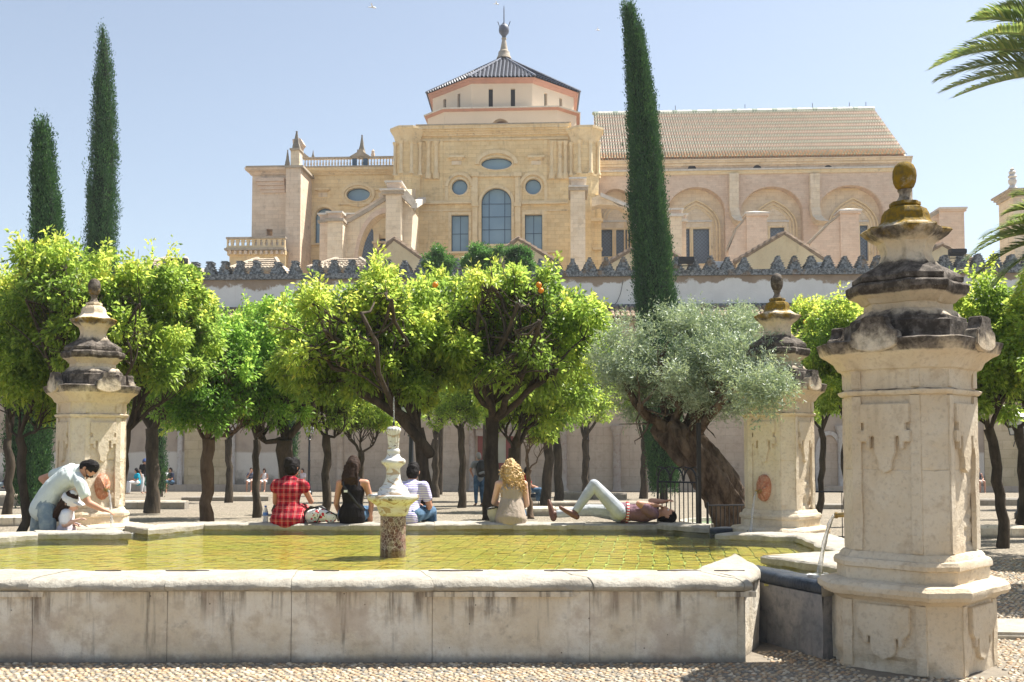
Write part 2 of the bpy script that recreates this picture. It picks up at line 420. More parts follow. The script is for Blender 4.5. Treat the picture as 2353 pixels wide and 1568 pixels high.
def pebble_mat():
    t = MT('river pebbles', 0.6, 0.3)
    a = t.attr('tint')
    col = t.ramp(a, [(0.0, (0.50, 0.42, 0.32)), (0.22, (0.42, 0.34, 0.25)), (0.42, (0.30, 0.30, 0.29)), (0.55, (0.58, 0.51, 0.42)), (0.7, (0.20, 0.215, 0.225)), (0.78, (0.47, 0.33, 0.22)), (0.9, (0.64, 0.60, 0.53))], 'CONSTANT')
    n = t.noise(40, 3)
    col = t.mix(t.math('MULTIPLY', n, 0.3), col, (0.3, 0.24, 0.18)); col = t.mix(1.0, col, (0.93, 0.86, 0.74), 'MULTIPLY')
    return t.done(col)
M['pebble'] = pebble_mat()

# buildings
SB = (0.8, 0.36, ROT)
M['ochre'] = stone('golden limestone ashlar', (0.78, 0.60, 0.33), (0.82, 0.665, 0.40), (0.69, 0.51, 0.26), 0.33, stain=(0.30, 0.22, 0.145), stain_amt=0.6, streak=0.55, bump=0.3, fine=3.0, dist=0.05, blocks=SB)
M['ochre_plain'] = stone('golden limestone', (0.77, 0.61, 0.37), (0.81, 0.67, 0.44), (0.65, 0.50, 0.28), 0.5, stain=(0.26, 0.20, 0.14), stain_amt=0.65, streak=0.55, bump=0.4, fine=3.5, dist=0.05)
M['cream_ashlar'] = stone('pale buff ashlar', (0.76, 0.645, 0.475), (0.80, 0.69, 0.53), (0.67, 0.54, 0.37), 0.4, stain=(0.32, 0.25, 0.18), stain_amt=0.55, streak=0.55, bump=0.3, fine=3.0, dist=0.05, blocks=SB)
M['pink_ashlar'] = stone('rosy buff stone', (0.72, 0.575, 0.43), (0.76, 0.63, 0.49), (0.63, 0.49, 0.35), 0.4, stain=(0.27, 0.21, 0.17), stain_amt=0.65, streak=0.6, bump=0.35, fine=3.0, dist=0.05, blocks=SB)
M['grey_cap'] = stone('grey weathered capping', (0.40, 0.335, 0.25), (0.47, 0.41, 0.33), (0.30, 0.26, 0.21), 0.9, stain=(0.16, 0.14, 0.125), stain_amt=0.6, streak=0.3, bump=0.5, fine=4, dist=0.04)
M['light_cap'] = stone('pale lead and stone capping', (0.62, 0.58, 0.51), (0.68, 0.65, 0.6), (0.5, 0.46, 0.4), 0.8, stain=(0.3, 0.27, 0.23), stain_amt=0.3, streak=0.1, bump=0.3, fine=4)
M['spire'] = stone('blackened pinnacle stone', (0.20, 0.18, 0.15), (0.34, 0.30, 0.23), (0.12, 0.11, 0.10), 1.6, stain=(0.07, 0.065, 0.06), stain_amt=0.6, streak=0.3, bump=0.6, fine=5, dist=0.05)
M['brick'] = stone('rosy brick', (0.68, 0.53, 0.41), (0.72, 0.585, 0.465), (0.61, 0.46, 0.345), 0.6, stain=(0.56, 0.44, 0.34), stain_amt=0.35, streak=0.15, bump=0.3, fine=4, dist=0.04, blocks=(0.55, 0.19, ROT))
M['drum'] = plain('peach render', (0.78, 0.64, 0.48), 0.9, 0.05, 0.5, bump=0.1)
M['drum_red'] = plain('salmon painted cornice', (0.50, 0.27, 0.20), 0.85, 0.12, 1.0)
M['slate'] = plain('dark glazed tile', (0.12, 0.13, 0.165), 0.5, 0.45, 2.5, spec=0.5)
M['gable'] = stone('yellow rendered gable', (0.78, 0.60, 0.36), (0.80, 0.64, 0.40), (0.70, 0.52, 0.30), 0.5, stain=(0.22, 0.18, 0.13), stain_amt=0.25, streak=0.3, bump=0.2, fine=4)
def pane_mat(name, c1, c2, lattice=False):
    t = MT(name, 0.35, 0.5)
    col = t.mix(t.mask(t.noise(0.35, 3), 0.35, 0.65), c1, c2)
    if lattice:
        v = t.mapping(t.objc(), (1, 1, 1), (0, math.radians(45), 0)); sp = t.sep(v)
        a = t.math('PINGPONG', sp[0], 0.12); b = t.math('PINGPONG', sp[2], 0.12)
        m = t.math('MINIMUM', a, b)
        col = t.mix(t.mask(m, 0.012, 0.022), (0.05, 0.065, 0.09), col)
    return t.done(col)
M['pane'] = pane_mat('blue window mesh', (0.19, 0.31, 0.42), (0.24, 0.37, 0.47))
M['pane_dark'] = pane_mat('leaded dark glass', (0.09, 0.12, 0.165), (0.14, 0.18, 0.23), True)
M['mullion'] = plain('dark blue mullion', (0.06, 0.115, 0.18), 0.6, 0.2, 3)
M['void'] = plain('unlit interior', (0.03, 0.03, 0.035), 0.9, 0.1, 1)

def moss_cap():
    t = MT('lichen covered grey stone', 0.92, 0.15)
    n = t.noise(7, 7, 0.75)
    col = t.mix(t.mask(n, 0.42, 0.6), (0.085, 0.095, 0.10), (0.31, 0.33, 0.34))
    col = t.mix(t.math('MULTIPLY', t.mask(t.noise(1.3, 5, 0.6), 0.55, 0.68), 0.6), col, (0.26, 0.16, 0.065))
    return t.done(col, t.bump(t.noise(14, 6, 0.7), 1.0, 0.05))
M['moss'] = moss_cap()

def plaster(name, zsplit, base_hi, base_lo, soft, edge_noise=1.2, worn=True, top=True):
    """render whose upper and lower coats differ, the edge wandering"""
    t = MT(name, 0.92, 0.15); z = t.sep()[2]
    n = t.noise(0.55, 6, 0.65); edge = t.math('ADD', z, t.math('MULTIPLY', n, -edge_noise))
    k = t.mask(edge, zsplit-soft, zsplit+soft)
    hi = t.mix(t.mask(t.noise(1.3, 5), 0.4, 0.7), base_hi, tuple(x*0.82 for x in base_hi))
    lo = t.mix(t.mask(t.noise(0.9, 5), 0.4, 0.7), base_lo, tuple(x*0.92 for x in base_lo))
    col = t.mix(k, lo, hi)
    s = t.noise(2.4, 5, 0.6, t.mapping(t.pos, (1, 1, 0.12)))
    col = t.mix(t.math('MULTIPLY', t.mask(s, 0.55, 0.8), 0.28), col, (0.34, 0.28, 0.22))
    if worn:
        low = t.mask(t.math('ADD', z, t.math('MULTIPLY', t.noise(1.4, 6, 0.7), -2.2)), -0.75, -1.25)
        col = t.mix(t.math('MULTIPLY', low, 0.65), col, (0.30, 0.26, 0.21))
        low2 = t.mask(t.math('ADD', z, t.math('MULTIPLY', t.noise(2.8, 6, 0.75), -1.6)), -0.85, -1.15)
        col = t.mix(t.math('MULTIPLY', low2, 0.6), col, (0.13, 0.12, 0.10))
    return t.done(col, t.bump(t.noise(5, 7, 0.7), 0.5, 0.04))
M['up_plaster'] = plaster('white lime plaster peeling at its top', 9.95, (0.36, 0.285, 0.215), (0.74, 0.75, 0.74), 0.08, 2.1, worn=False)
M['low_left'] = plaster('tan over white plaster', 1.15, (0.46, 0.37, 0.29), (0.68, 0.62, 0.54), 0.07, 0.35)
M['low_mid'] = stone('tan stone wall', (0.53, 0.42, 0.32), (0.59, 0.485, 0.38), (0.45, 0.345, 0.26), 0.6, stain=(0.19, 0.16, 0.125), stain_amt=0.45, streak=0.3, bump=0.6, fine=5, dist=0.05, blocks=(0.95, 0.45, ROT), block_str=0.25)
M['low_yel'] = stone('yellow stone wall', (0.58, 0.47, 0.29), (0.64, 0.53, 0.36), (0.48, 0.37, 0.23), 0.6, stain=(0.15, 0.13, 0.10), stain_amt=0.45, streak=0.3, bump=0.5, fine=5, dist=0.05, blocks=(1.2, 0.5, ROT))
M['column'] = stone('worn column marble', (0.42, 0.34, 0.28), (0.50, 0.44, 0.38), (0.34, 0.24, 0.19), 1.1, stain=(0.2, 0.17, 0.14), stain_amt=0.4, streak=0.3, bump=0.5, fine=8)
M['white_col'] = stone('whitewashed column', (0.54, 0.50, 0.46), (0.60, 0.57, 0.53), (0.45, 0.36, 0.30), 1.5, stain=(0.3, 0.24, 0.2), stain_amt=0.4, streak=0.3, bump=0.4, fine=8)
def tile_mat(name, c):
    t = MT(name, 0.85, 0.2)
    oi = t.nt.nodes.new('ShaderNodeObjectInfo').outputs['Random']
    col = t.mix(t.mask(t.noise(2.5, 5, 0.7), 0.35, 0.65), c, tuple(x*0.62 for x in c))
    col = t.mix(t.math('MULTIPLY', oi, 0.4), col, tuple(x*0.55 for x in c))
    col = t.mix(t.math('MULTIPLY', t.mask(t.noise(9, 5), 0.55, 0.7), 0.6), col, (0.10, 0.09, 0.08))
    return t.done(col, t.bump(t.noise(12, 4), 0.4, 0.02))
M['clay'] = tile_mat('old clay tile', (0.40, 0.29, 0.20))
M['pale_tile'] = tile_mat('sunbleached tile', (0.60, 0.50, 0.38))
M['tile_w'] = plain('white glazed tile', (0.86, 0.82, 0.72), 0.5, 0.12, 2.2)
M['tile_g'] = plain('green glazed tile', (0.36, 0.42, 0.31), 0.5, 0.25, 2.2)
M['tile_r'] = plain('red glazed tile', (0.64, 0.41, 0.30), 0.55, 0.3, 2.2)
M['tile_o'] = plain('orange worn tile', (0.62, 0.40, 0.22), 0.6, 0.3, 2.2)
M['door_red'] = plain('oxblood painted stucco', (0.24, 0.07, 0.055), 0.85, 0.15, 2)
M['door_cream'] = plain('grey cream stucco', (0.46, 0.44, 0.34), 0.85, 0.1, 2)
M['white_box'] = plain('white painted metal', (0.74, 0.76, 0.78), 0.5, 0.04, 2)
M['black_box'] = plain('black plastic', (0.02, 0.02, 0.022), 0.5, 0.2, 5)

# plants
def leaf_mat(name, stops, trans=0.4, rough=0.42):
    t = MT(name, rough, 0.45); nt = t.nt
    a = t.attr('tint')
    col = t.ramp(a, stops)
    t.ln(col, t.b.inputs['Base Color'])
    tl = nt.nodes.new('ShaderNodeBsdfTranslucent')
    tc = t.mix(1.0, col, (1.0, 1.0, 0.45), 'MULTIPLY'); hs = nt.nodes.new('ShaderNodeHueSaturation')
    hs.inputs['Value'].default_value = 1.9; hs.inputs['Saturation'].default_value = 0.86; t.ln(tc, hs.inputs['Color'])
    t.ln(hs.outputs[0], tl.inputs[0])
    mx = nt.nodes.new('ShaderNodeMixShader'); mx.inputs[0].default_value = trans
    t.ln(t.b.outputs[0], mx.inputs[1]); t.ln(tl.outputs[0], mx.inputs[2])
    t.ln(mx.outputs[0], nt.nodes['Material Output'].inputs['Surface'])
    return t.m
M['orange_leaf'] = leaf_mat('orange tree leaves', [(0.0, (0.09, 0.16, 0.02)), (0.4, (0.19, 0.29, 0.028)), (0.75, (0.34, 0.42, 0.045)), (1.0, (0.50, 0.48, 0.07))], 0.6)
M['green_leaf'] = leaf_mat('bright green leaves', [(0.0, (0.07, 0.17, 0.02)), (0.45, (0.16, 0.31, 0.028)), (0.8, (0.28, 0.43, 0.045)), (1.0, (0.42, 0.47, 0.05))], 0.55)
M['cyp_leaf'] = leaf_mat('cypress foliage', [(0.0, (0.018, 0.065, 0.022)), (0.6, (0.04, 0.12, 0.034)), (1.0, (0.09, 0.20, 0.045))], 0.12, 0.7)
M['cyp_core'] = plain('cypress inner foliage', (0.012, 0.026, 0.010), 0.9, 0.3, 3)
M['olive_leaf'] = leaf_mat('silvery olive leaves', [(0.0, (0.15, 0.21, 0.14)), (0.5, (0.30, 0.37, 0.27)), (1.0, (0.54, 0.60, 0.50))], 0.22, 0.4)
M['acacia_leaf'] = leaf_mat('feathery green leaves', [(0.0, (0.03, 0.10, 0.02)), (1.0, (0.10, 0.25, 0.04))], 0.35)
M['palm_leaf'] = leaf_mat('palm leaflets', [(0.0, (0.12, 0.19, 0.06)), (0.7, (0.24, 0.32, 0.10)), (1.0, (0.46, 0.46, 0.18))], 0.25, 0.35)
def bark(name, a, b, fz=0.25, sc=9, bm=1.0):
    t = MT(name, 0.92, 0.15)
    v = t.mapping(t.pos, (1, 1, fz))
    n = t.noise(sc, 7, 0.7, v); col = t.mix(t.mask(n, 0.35, 0.65), a, b)
    col = t.mix(t.math('MULTIPLY', t.mask(t.noise(3, 4), 0.5, 0.7), 0.5), col, tuple(x*0.55 for x in a))
    return t.done(col, t.bump(t.noise(sc*2, 6, 0.7, v), bm, 0.03))
M['bark'] = bark('orange tree bark', (0.052, 0.043, 0.033), (0.105, 0.082, 0.06))
M['bark_brown'] = bark('paler brown bark', (0.13, 0.088, 0.06), (0.19, 0.135, 0.095))
M['olive_bark'] = bark('gnarled olive bark', (0.055, 0.038, 0.027), (0.20, 0.15, 0.11), 0.3, 7, 1.2)
M['palm_stem'] = plain('palm rib', (0.30, 0.33, 0.14), 0.5, 0.2, 5)
M['fruit'] = plain('ripe orange peel', (0.75, 0.25, 0.01), 0.45, 0.1, 30)
# ================================================================ GROUND
def build_ground():
    ys = [-30, 0, 22, 30, 40, 50, 57, 70, 120, 400, 1500]; xs = [-1500, -200, -60, -30, 0, 30, 60, 200, 1500]
    V = [(x, y, ground_z(y)) for y in ys for x in xs]; nx = len(xs)
    Fc = [(j*nx+i, j*nx+i+1, (j+1)*nx+i+1, (j+1)*nx+i) for j in range(len(ys)-1) for i in range(nx-1)]
    me = fastmesh('ground', V, Fc); me.materials.append(M['ground'])
    link('ground', me, kind='structure')
build_ground()

def pebbles(name, regions, seed, mat, cell=0.05):
    """real rounded pebbles set in rows"""
    rng = np.random.default_rng(seed)
    base = []
    for lev, (rr, zz) in enumerate([(1.0, 0.0), (0.86, 0.55), (0.45, 0.9)]):
        for i in range(6): base.append((rr*math.cos(i*math.pi/3+lev*0.5), rr*math.sin(i*math.pi/3+lev*0.5), zz))
    base.append((0, 0, 1.0)); base = np.array(base)
    F0 = []
    for lev in range(2):
        for i in range(6):
            a, b = lev*6+i, lev*6+(i+1) % 6
            F0 += [(a, b, b+6), (a, b+6, a+6)]
    for i in range(6): F0.append((12+i, 12+(i+1) % 6, 18))
    F0 = np.array(F0)
    pts = []; 
    for (x0, x1, y0, y1, c, test) in regions:
        nx = int((x1-x0)/c); ny = int((y1-y0)/(c*0.75))
        gx, gy = np.meshgrid(np.arange(nx), np.arange(ny))
        px = x0+(gx+0.5*(gy % 2)+rng.uniform(-.22, .22, gx.shape))*c
        py = y0+(gy+rng.uniform(-.22, .22, gx.shape))*c*0.75
        p = np.stack([px.ravel(), py.ravel(), np.full(px.size, c)], 1)
        if test is not None: p = p[test(p[:, 0], p[:, 1])]
        pts.append(p)
    p = np.concatenate(pts); n = len(p)
    ang = rng.normal(0.9, 0.4, n); sa = rng.uniform(0.38, 0.60, n)*p[:, 2]; sb = sa*rng.uniform(0.48, 0.85, n); h = rng.uniform(0.14, 0.30, n)*p[:, 2]
    bx = base[None, :, 0]*sa[:, None]; by = base[None, :, 1]*sb[:, None]
    X = p[:, 0:1]+bx*np.cos(ang)[:, None]-by*np.sin(ang)[:, None]
    Y = p[:, 1:2]+bx*np.sin(ang)[:, None]+by*np.cos(ang)[:, None]
    Z = 0.003+base[None, :, 2]*h[:, None]-0.002
    V = np.stack([X, Y, Z], 2).reshape(-1, 3)
    Fc = (F0[None]+(np.arange(n)*19)[:, None, None]).reshape(-1, 3)
    me = fastmesh(name, V, Fc, {'tint': np.repeat(rng.random(n), 19)}, True)
    me.materials.append(mat)
    return me
# mortar bed sheet near the basin, pebbles standing proud of it
mb = MB(); mb.add([(-7, 5.5, .004), (12, 5.5, .004), (12, 15.5, .004), (-7, 15.5, .004)], [(0, 1, 2, 3)])
mb.build('paving_bed', M['mortar_bed'], kind='structure')
def outside(x, y):
    inpool = ((x < 1.95) & (y > 7.74)) | ((y > 8.2) & (x < 3.62)) | ((x > 1.9) & (x < 2.6) & (y > 8.55))
    pil = (np.abs(x-3.03) < .52) & (np.abs(y-7.81) < .52)
    return ~(inpool | pil)
tag(link('cobble_pebbles', pebbles('cobble_pebbles', [(-4.4, 5.2, 6.7, 9.2, 0.055, outside), (3.2, 6.4, 9.2, 11.4, 0.06, outside), (3.4, 8.2, 11.4, 15.0, 0.075, outside)], 5, M['pebble'])),
    'small rounded beige and grey pebbles paving the courtyard round the pool', 'pebbles', kind='stuff')

# ================================================================ BASIN
CT = 0.635; WATER = 0.560
basin = empty('fountain_basin', (-1.7, 10.6, 0), label='large low stone pool with rounded weathered coping full of yellow green water', cat='fountain')
BO = Vector((-1.7, 10.6, 0))
def bl(name, mb_or_me, mat=None, kind=None, sm=None):
    o = mb_or_me.build(name, mat, basin, -BO, kind, sm); return o
OUT = [(-5.7, 8.05), (1.60, 8.05), (2.04, 8.95), (2.42, 8.04), (3.05, 8.45), (2.62, 9.35), (3.35, 9.72), (3.42, 11.75), (2.75, 12.02), (3.15, 12.5),
       (2.9, 13.12), (2.50, 12.98), (1.98, 13.52), (-4.12, 13.52), (-4.46, 12.82), (-4.9, 13.25), (-5.2, 12.78), (-4.78, 12.12), (-5.6, 12.1), (-6.2, 11.1), (-6.4, 9.0)]
OUT = [Vector((x, y, 0)) for x, y in OUT]
NP_ = len(OUT)
WID = {0: .64, 1: .5, 2: .24, 3: .26, 4: .5, 5: .5, 6: .5, 7: .5, 8: .4, 9: .4, 10: .3, 11: .5, 12: .5, 13: .48, 14: .42, 15: .4, 16: .4, 17: .42, 18: .5, 19: .5, 20: .5}
HT = {2: -.045, 3: -.05, 8: -.06, 9: -.05, 10: -.03, 15: -.04}
def seg_frames(i):
    a, b = OUT[i], OUT[(i+1) % NP_]; d = (b-a).normalized(); nrm = Vector((d.y, -d.x, 0)); return a, b, d, nrm   # outward normal
def miter(i, j):      # mitre vector at vertex j between segs i=j-1 and j
    _, _, _, n0 = seg_frames((j-1) % NP_); _, _, _, n1 = seg_frames(j)
    m = (n0+n1)
    if m.length < 0.35: return None
    m.normalize(); k = 1/max(0.55, m.dot(n1)); return m*k
cop_prof = [(-.5, -.075), (-.5, -.022), (-.47, -.006), (-.40, 0.0), (-.2, 0.002), (0.0, 0.0), (.2, 0.0), (.36, -.003), (.44, -.016), (.485, -.036), (.5, -.058), (.49, -.078), (.455, -.094), (.40, -.102), (-.40, -.102)]
rng_ = random.Random(3)
for i in range(NP_):
    a, b, d, nrm = seg_frames(i); ln = (b-a).length; wd = WID[i]; top = CT+HT.get(i, 0)
    m0 = miter(i, i) or nrm; m1 = miter(i, (i+1) % NP_) or nrm
    nst = max(1, round(ln/1.05)) if i not in (2, 3, 8, 9, 10, 15) else 1
    cuts = [0]+[k/nst+rng_.uniform(-.06, .06)/nst*2 for k in range(1, nst)]+[1]
    if i == 0: # joints read off the near wall
        cuts = [0, .11, .2]+[(P(px, 1320, 7.9).x+5.7)/ln for px in (105, 398, 668, 975, 1318, 1640)]+[1]
    for k in range(len(cuts)-1):
        u0, u1 = cuts[k]*ln+(.0018 if k else 0), cuts[k+1]*ln-(.0018 if k < len(cuts)-2 else 0)
        n = max(2, int((u1-u0)/.05)); rings = []
        dz = rng_.uniform(-.005, .005); off = rng_.uniform(-.008, .008); mb = MB()
        erode = rng_.uniform(.5, 1.3)
        for q in range(n+1):
            u = u0+(u1-u0)*q/n
            end = 0.006 if ((q == 0 and k) or (q == n and k < len(cuts)-2)) else 0
            ring = []
            for (o_, z_) in cop_prof:
                ofs = o_*wd+off
                if abs(z_) < .001 and abs(o_) < .48: z_ -= end*.6
                else: ofs *= (1-end)
                # mitre: move along d at the ends so that adjoining segments close
                s0 = m0.dot(d)/max(.3, m0.dot(nrm)); s1 = m1.dot(d)/max(.3, m1.dot(nrm))
                lo, hi = s0*ofs, ln+s1*ofs
                uu = lo+(hi-lo)*(u/ln)
                p = a+d*uu+nrm*ofs
                e = noise.fractal(Vector((p.x*4, p.y*4, z_*9+i)), 1.0, 2.0, 4)*.009*erode
                e2 = noise.noise(Vector((p.x*21, p.y*21, z_*30)))*.004
                edge = max(0.0, abs(o_)-.33)/.17
                chip = max(0.0, noise.noise(Vector((p.x*5+3, p.y*5, 2)))-.15)*.05*edge*erode
                ring.append((p.x-nrm.x*chip+nrm.x*e2*edge, p.y-nrm.y*chip+nrm.y*e2*edge, top+dz+z_+e*(1 if z_ > -.09 else 0)+e2-chip*.3))
            rings.append(ring)
        mb.loft(rings)
        mt = M['wet'] if i in (2, 10) else M['coping']
        bl('coping_stone', mb, mt, sm=38)
    # wall underneath
    ho = wd*.40; hi_ = -wd*.44
    zt = top-.099
    def wp(o_, end, fz):
        mm, vv = ((m0, a), (m1, b))[end]
        s_ = mm.dot(d)/max(.3, mm.dot(nrm)); p = vv+nrm*o_+d*s_*o_
        return (p.x, p.y, fz)
    slabs = cuts if i == 0 else [0, 1]
    for k in range(len(slabs)-1):
        def lerp(o_, fr, z): 
            p0 = Vector(wp(o_, 0, z)); p1 = Vector(wp(o_, 1, z)); return p0.lerp(p1, fr)
        f0 = slabs[k]+(0.00028 if k else 0); f1 = slabs[k+1]-(0.00028 if k < len(slabs)-2 else 0)
        mb = MB(); nn = max(1, int((f1-f0)*ln/.14)) if i == 0 else max(1, int(ln/.3)); nz = 9; rings = []
        for q in range(nn+1):
            fr = f0+(f1-f0)*q/nn; ring = [tuple(lerp(-.06, fr, -.02)), ]
            for zi in range(nz+1):
                z = -.02+(zt+.02)*zi/nz; p = lerp(ho, fr, z)
                e = noise.fractal(Vector((p.x*3, p.y*3, z*3)), .9, 2.1, 4)*.010+(rng_.uniform(0, .0) if 0 else 0)
                if q in (0, nn) and i == 0: e -= .004
                ring.append((p.x+nrm.x*e, p.y+nrm.y*e, z))
            ring.append(tuple(lerp(-.06, fr, zt))); rings.append(ring)
        mb.loft(rings)
        bl('wall_slab', mb, M['niche'] if i in (2, 3) else M['basin'], sm=60)
    mb = MB(); mb.add([wp(-.055, 0, -.02), wp(-.055, 1, -.02), wp(hi_, 1, -.02), wp(hi_, 0, -.02), wp(-.055, 0, zt), wp(-.055, 1, zt), wp(hi_, 1, zt), wp(hi_, 0, zt)],
                      [(0, 3, 2, 1), (4, 5, 6, 7), (0, 1, 5, 4), (1, 2, 6, 5), (2, 3, 7, 6), (3, 0, 4, 7)])
    bl('inner_wall', mb, M['algae'])
# fillet left under the coping of some front stones and iron cramps let into its top
mb = MB()
for (pa, pb) in ((0, 103), (978, 1316), (1645, 1735)):
    x0, x1 = P(pa, 1350, 7.8).x, P(pb, 1350, 7.8).x
    mb.box(x0, x1, 7.765, 7.82, .495, .534); 
    bl('fillet', mb, M['basin']); mb = MB()
for (px, wpx) in ((250, 60), (432, 100), (750, 60), (1025, 80), (1300, 100), (1085, 50), (1560, 100), (1675, 70)):
    p = P(px, 1309, 8.22); wd = wpx*8.2/F/2
    mb = MB(); mb.add([(p.x-wd, 8.206, CT+.001), (p.x+wd*.3, 8.201, CT+.001), (p.x+wd, 8.204, CT+.001), (p.x+wd*.7, 8.214, CT+.001), (p.x-wd*.6, 8.215, CT+.001),
                       (p.x-wd, 8.206, CT+.009), (p.x+wd*.3, 8.201, CT+.009), (p.x+wd, 8.204, CT+.009), (p.x+wd*.7, 8.214, CT+.009), (p.x-wd*.6, 8.215, CT+.009)],
                      [(5, 6, 7, 8, 9), (0, 1, 6, 5), (1, 2, 7, 6), (2, 3, 8, 7), (3, 4, 9, 8), (4, 0, 5, 9)])
    bl('iron_cramp', mb, M['rust'])
# bed of the pool, bricks in skewed rows
def poly_face(name, z, mat, pts):
    tris = tessellate_polygon([[Vector((p.x, p.y, 0)) for p in pts]])
    vs = [(p.x, p.y, z) for p in pts]; fs = []
    for a, b, c in tris:
        if (pts[b]-pts[a]).cross(pts[c]-pts[a]).z < 0: b, c = c, b
        fs.append((a, b, c))
    mb = MB(); mb.add(vs, fs); return mb
FL = WATER-.075
bl('floor_bed', poly_face('f', FL-.008, None, OUT), M['joint'])
def inpoly(x, y):
    c = False; j = NP_-1
    for i in range(NP_):
        xi, yi, xj, yj = OUT[i].x, OUT[i].y, OUT[j].x, OUT[j].y
        if ((yi > y) != (yj > y)) and (x < (xj-xi)*(y-yi)/(yj-yi)+xi): c = not c
        j = i
    return c
BW, BL_ = .150, .285; ang = math.radians(-8); ca, sa = math.cos(ang), math.sin(ang)
mb = MB(); mb.prism([(-BW/2+.008, -.012), (BW/2-.008, -.012), (BW/2-.008, .003), (-BW/2+.008, .003)], -BL_/2+.005, BL_/2-.005)
bm_brick = mb.mesh('floor_brick'); bm_brick.materials.append(M['floor_brick'])
cells = []
for i in range(-50, 50):
    for j in range(-30, 30):
        lx = i*BW; ly = (j+.5*(i % 2))*BL_
        x = -1.5+lx*ca-ly*sa; y = 10.6+lx*sa+ly*ca
        x += .010*math.sin(y*5+x*.6)+.004*math.sin(y*13+x*1.1)
        if inpoly(x, y) and y > 8.3: cells.append((y-(.0 if -4 < x < 3 else -3), x, y))
cells.sort(); rest = MB()
for k, (_, x, y) in enumerate(cells):
    z = FL+rng_.uniform(-.002, .003); r = ang+rng_.uniform(-.03, .03)
    if k < 298:
        o = bpy.data.objects.new('floor_brick', bm_brick); COL.objects.link(o); o.parent = basin
        o.location = (x-BO.x, y-BO.y, z); o.rotation_euler = (0, 0, r)
    else:
        R_ = Matrix.Rotation(r, 3, 'Z')
        vs = [R_ @ Vector(v.co)+Vector((x, y, z)) for v in bm_brick.vertices]
        rest.add(vs, [tuple(p.vertices) for p in bm_brick.polygons if p.normal.z > -.5])
bl('floor_bricks', rest, M['floor_brick'], kind='stuff')
wo_ = poly_face('w', WATER, None, OUT).build('water', M['water'], kind='structure')

# ================================================================ FOUNTAIN PILLARS
def oct_ring(b, nh, z, c=(0, 0), jitter=0.0):
    """octagon: narrow faces on the axes (half width nh), wide faces on the diagonals, apothem b on the axes"""
    q = [(b, -nh), (b, nh), (nh, b), (-nh, b), (-b, nh), (-b, -nh), (-nh, -b), (nh, -b)]
    return [(c[0]+x, c[1]+y, z) for x, y in q]
def oct_loft(levels, sub=6, bulge=0.0, name='shaft'):
    """levels: (z, b, nh, dirt, lichen). Edges are subdivided so the stone can be eroded."""
    V = []; dirt = []; lich = []; n = 8*sub
    for (z, b, nh, dv, lv) in levels:
        r = oct_ring(b, nh, z)
        for k in range(8):
            p0, p1 = Vector(r[k]), Vector(r[(k+1) % 8])
            for s_ in range(sub):
                t = s_/sub; p = p0.lerp(p1, t)
                if bulge and k % 2 == 1:     # wide faces
                    nn = Vector((p.x, p.y, 0)).normalized(); p += nn*(-bulge*math.sin(math.pi*t)*b)
                V.append(p); dirt.append(dv); lich.append(lv)
    Fc = []
    for l in range(len(levels)-1):
        for i in range(n):
            j = (i+1) % n; Fc.append((l*n+i, l*n+j, (l+1)*n+j, (l+1)*n+i))
    return V, Fc, dirt, lich, n
def refine(levels, step):
    out = [levels[0]]
    for a, b in zip(levels[:-1], levels[1:]):
        m = max(1, int(math.hypot(b[0]-a[0], b[1]-a[1])/step))
        for k in range(1, m+1): out.append(tuple(a[i]+(b[i]-a[i])*k/m for i in range(5)))
    return out
def stone_part(name, levels, parent, seed, step=.035, sub=9, amp=.008, bulge=0.0, damage=None):
    lv = refine(levels, step); V, Fc, dirt, lich, n = oct_loft(lv, sub, bulge, name)
    b0 = len(V); V.append(Vector((0, 0, lv[0][0]))); V.append(Vector((0, 0, lv[-1][0]))); dirt += [0, lv[-1][3]]; lich += [0, lv[-1][4]]
    tris = [(b0, (i+1) % n, i, i) for i in range(n)]; top = (len(lv)-1)*n
    W = []
    for v in V:
        rad = Vector((v.x, v.y, 0)); rl = rad.length; rd = rad/rl if rl > 1e-4 else Vector((0, 0, 0))
        q = v*1.0+Vector((seed*3.1, seed, 0))
        d = noise.fractal(q*7, .9, 2.1, 4)*amp+noise.noise(q*31)*amp*.35
        if damage and rl > .01:
            dd = damage(v)
            if dd > 0: d -= dd*(.028+.10*abs(noise.fractal(q*8, .8, 2.2, 4)))
        W.append(v+rd*d+Vector((0, 0, noise.noise(q*9+Vector((9, 9, 9)))*amp*.6)))
    me = bpy.data.meshes.new(name)
    fs = [tuple(f) for f in Fc]+[(b0, (i+1) % n, i) for i in range(n)]+[(b0+1, top+i, top+(i+1) % n) for i in range(n)]
    me.from_pydata([tuple(v) for v in W], [], fs)
    for an, av in (('dirt', dirt), ('lichen', lich)):
        a = me.attributes.new(an, 'FLOAT', 'POINT'); a.data.foreach_set('value', av)
    me.materials.append(M['pillar']); smooth(me, 32)
    return link(name, me, None, parent)
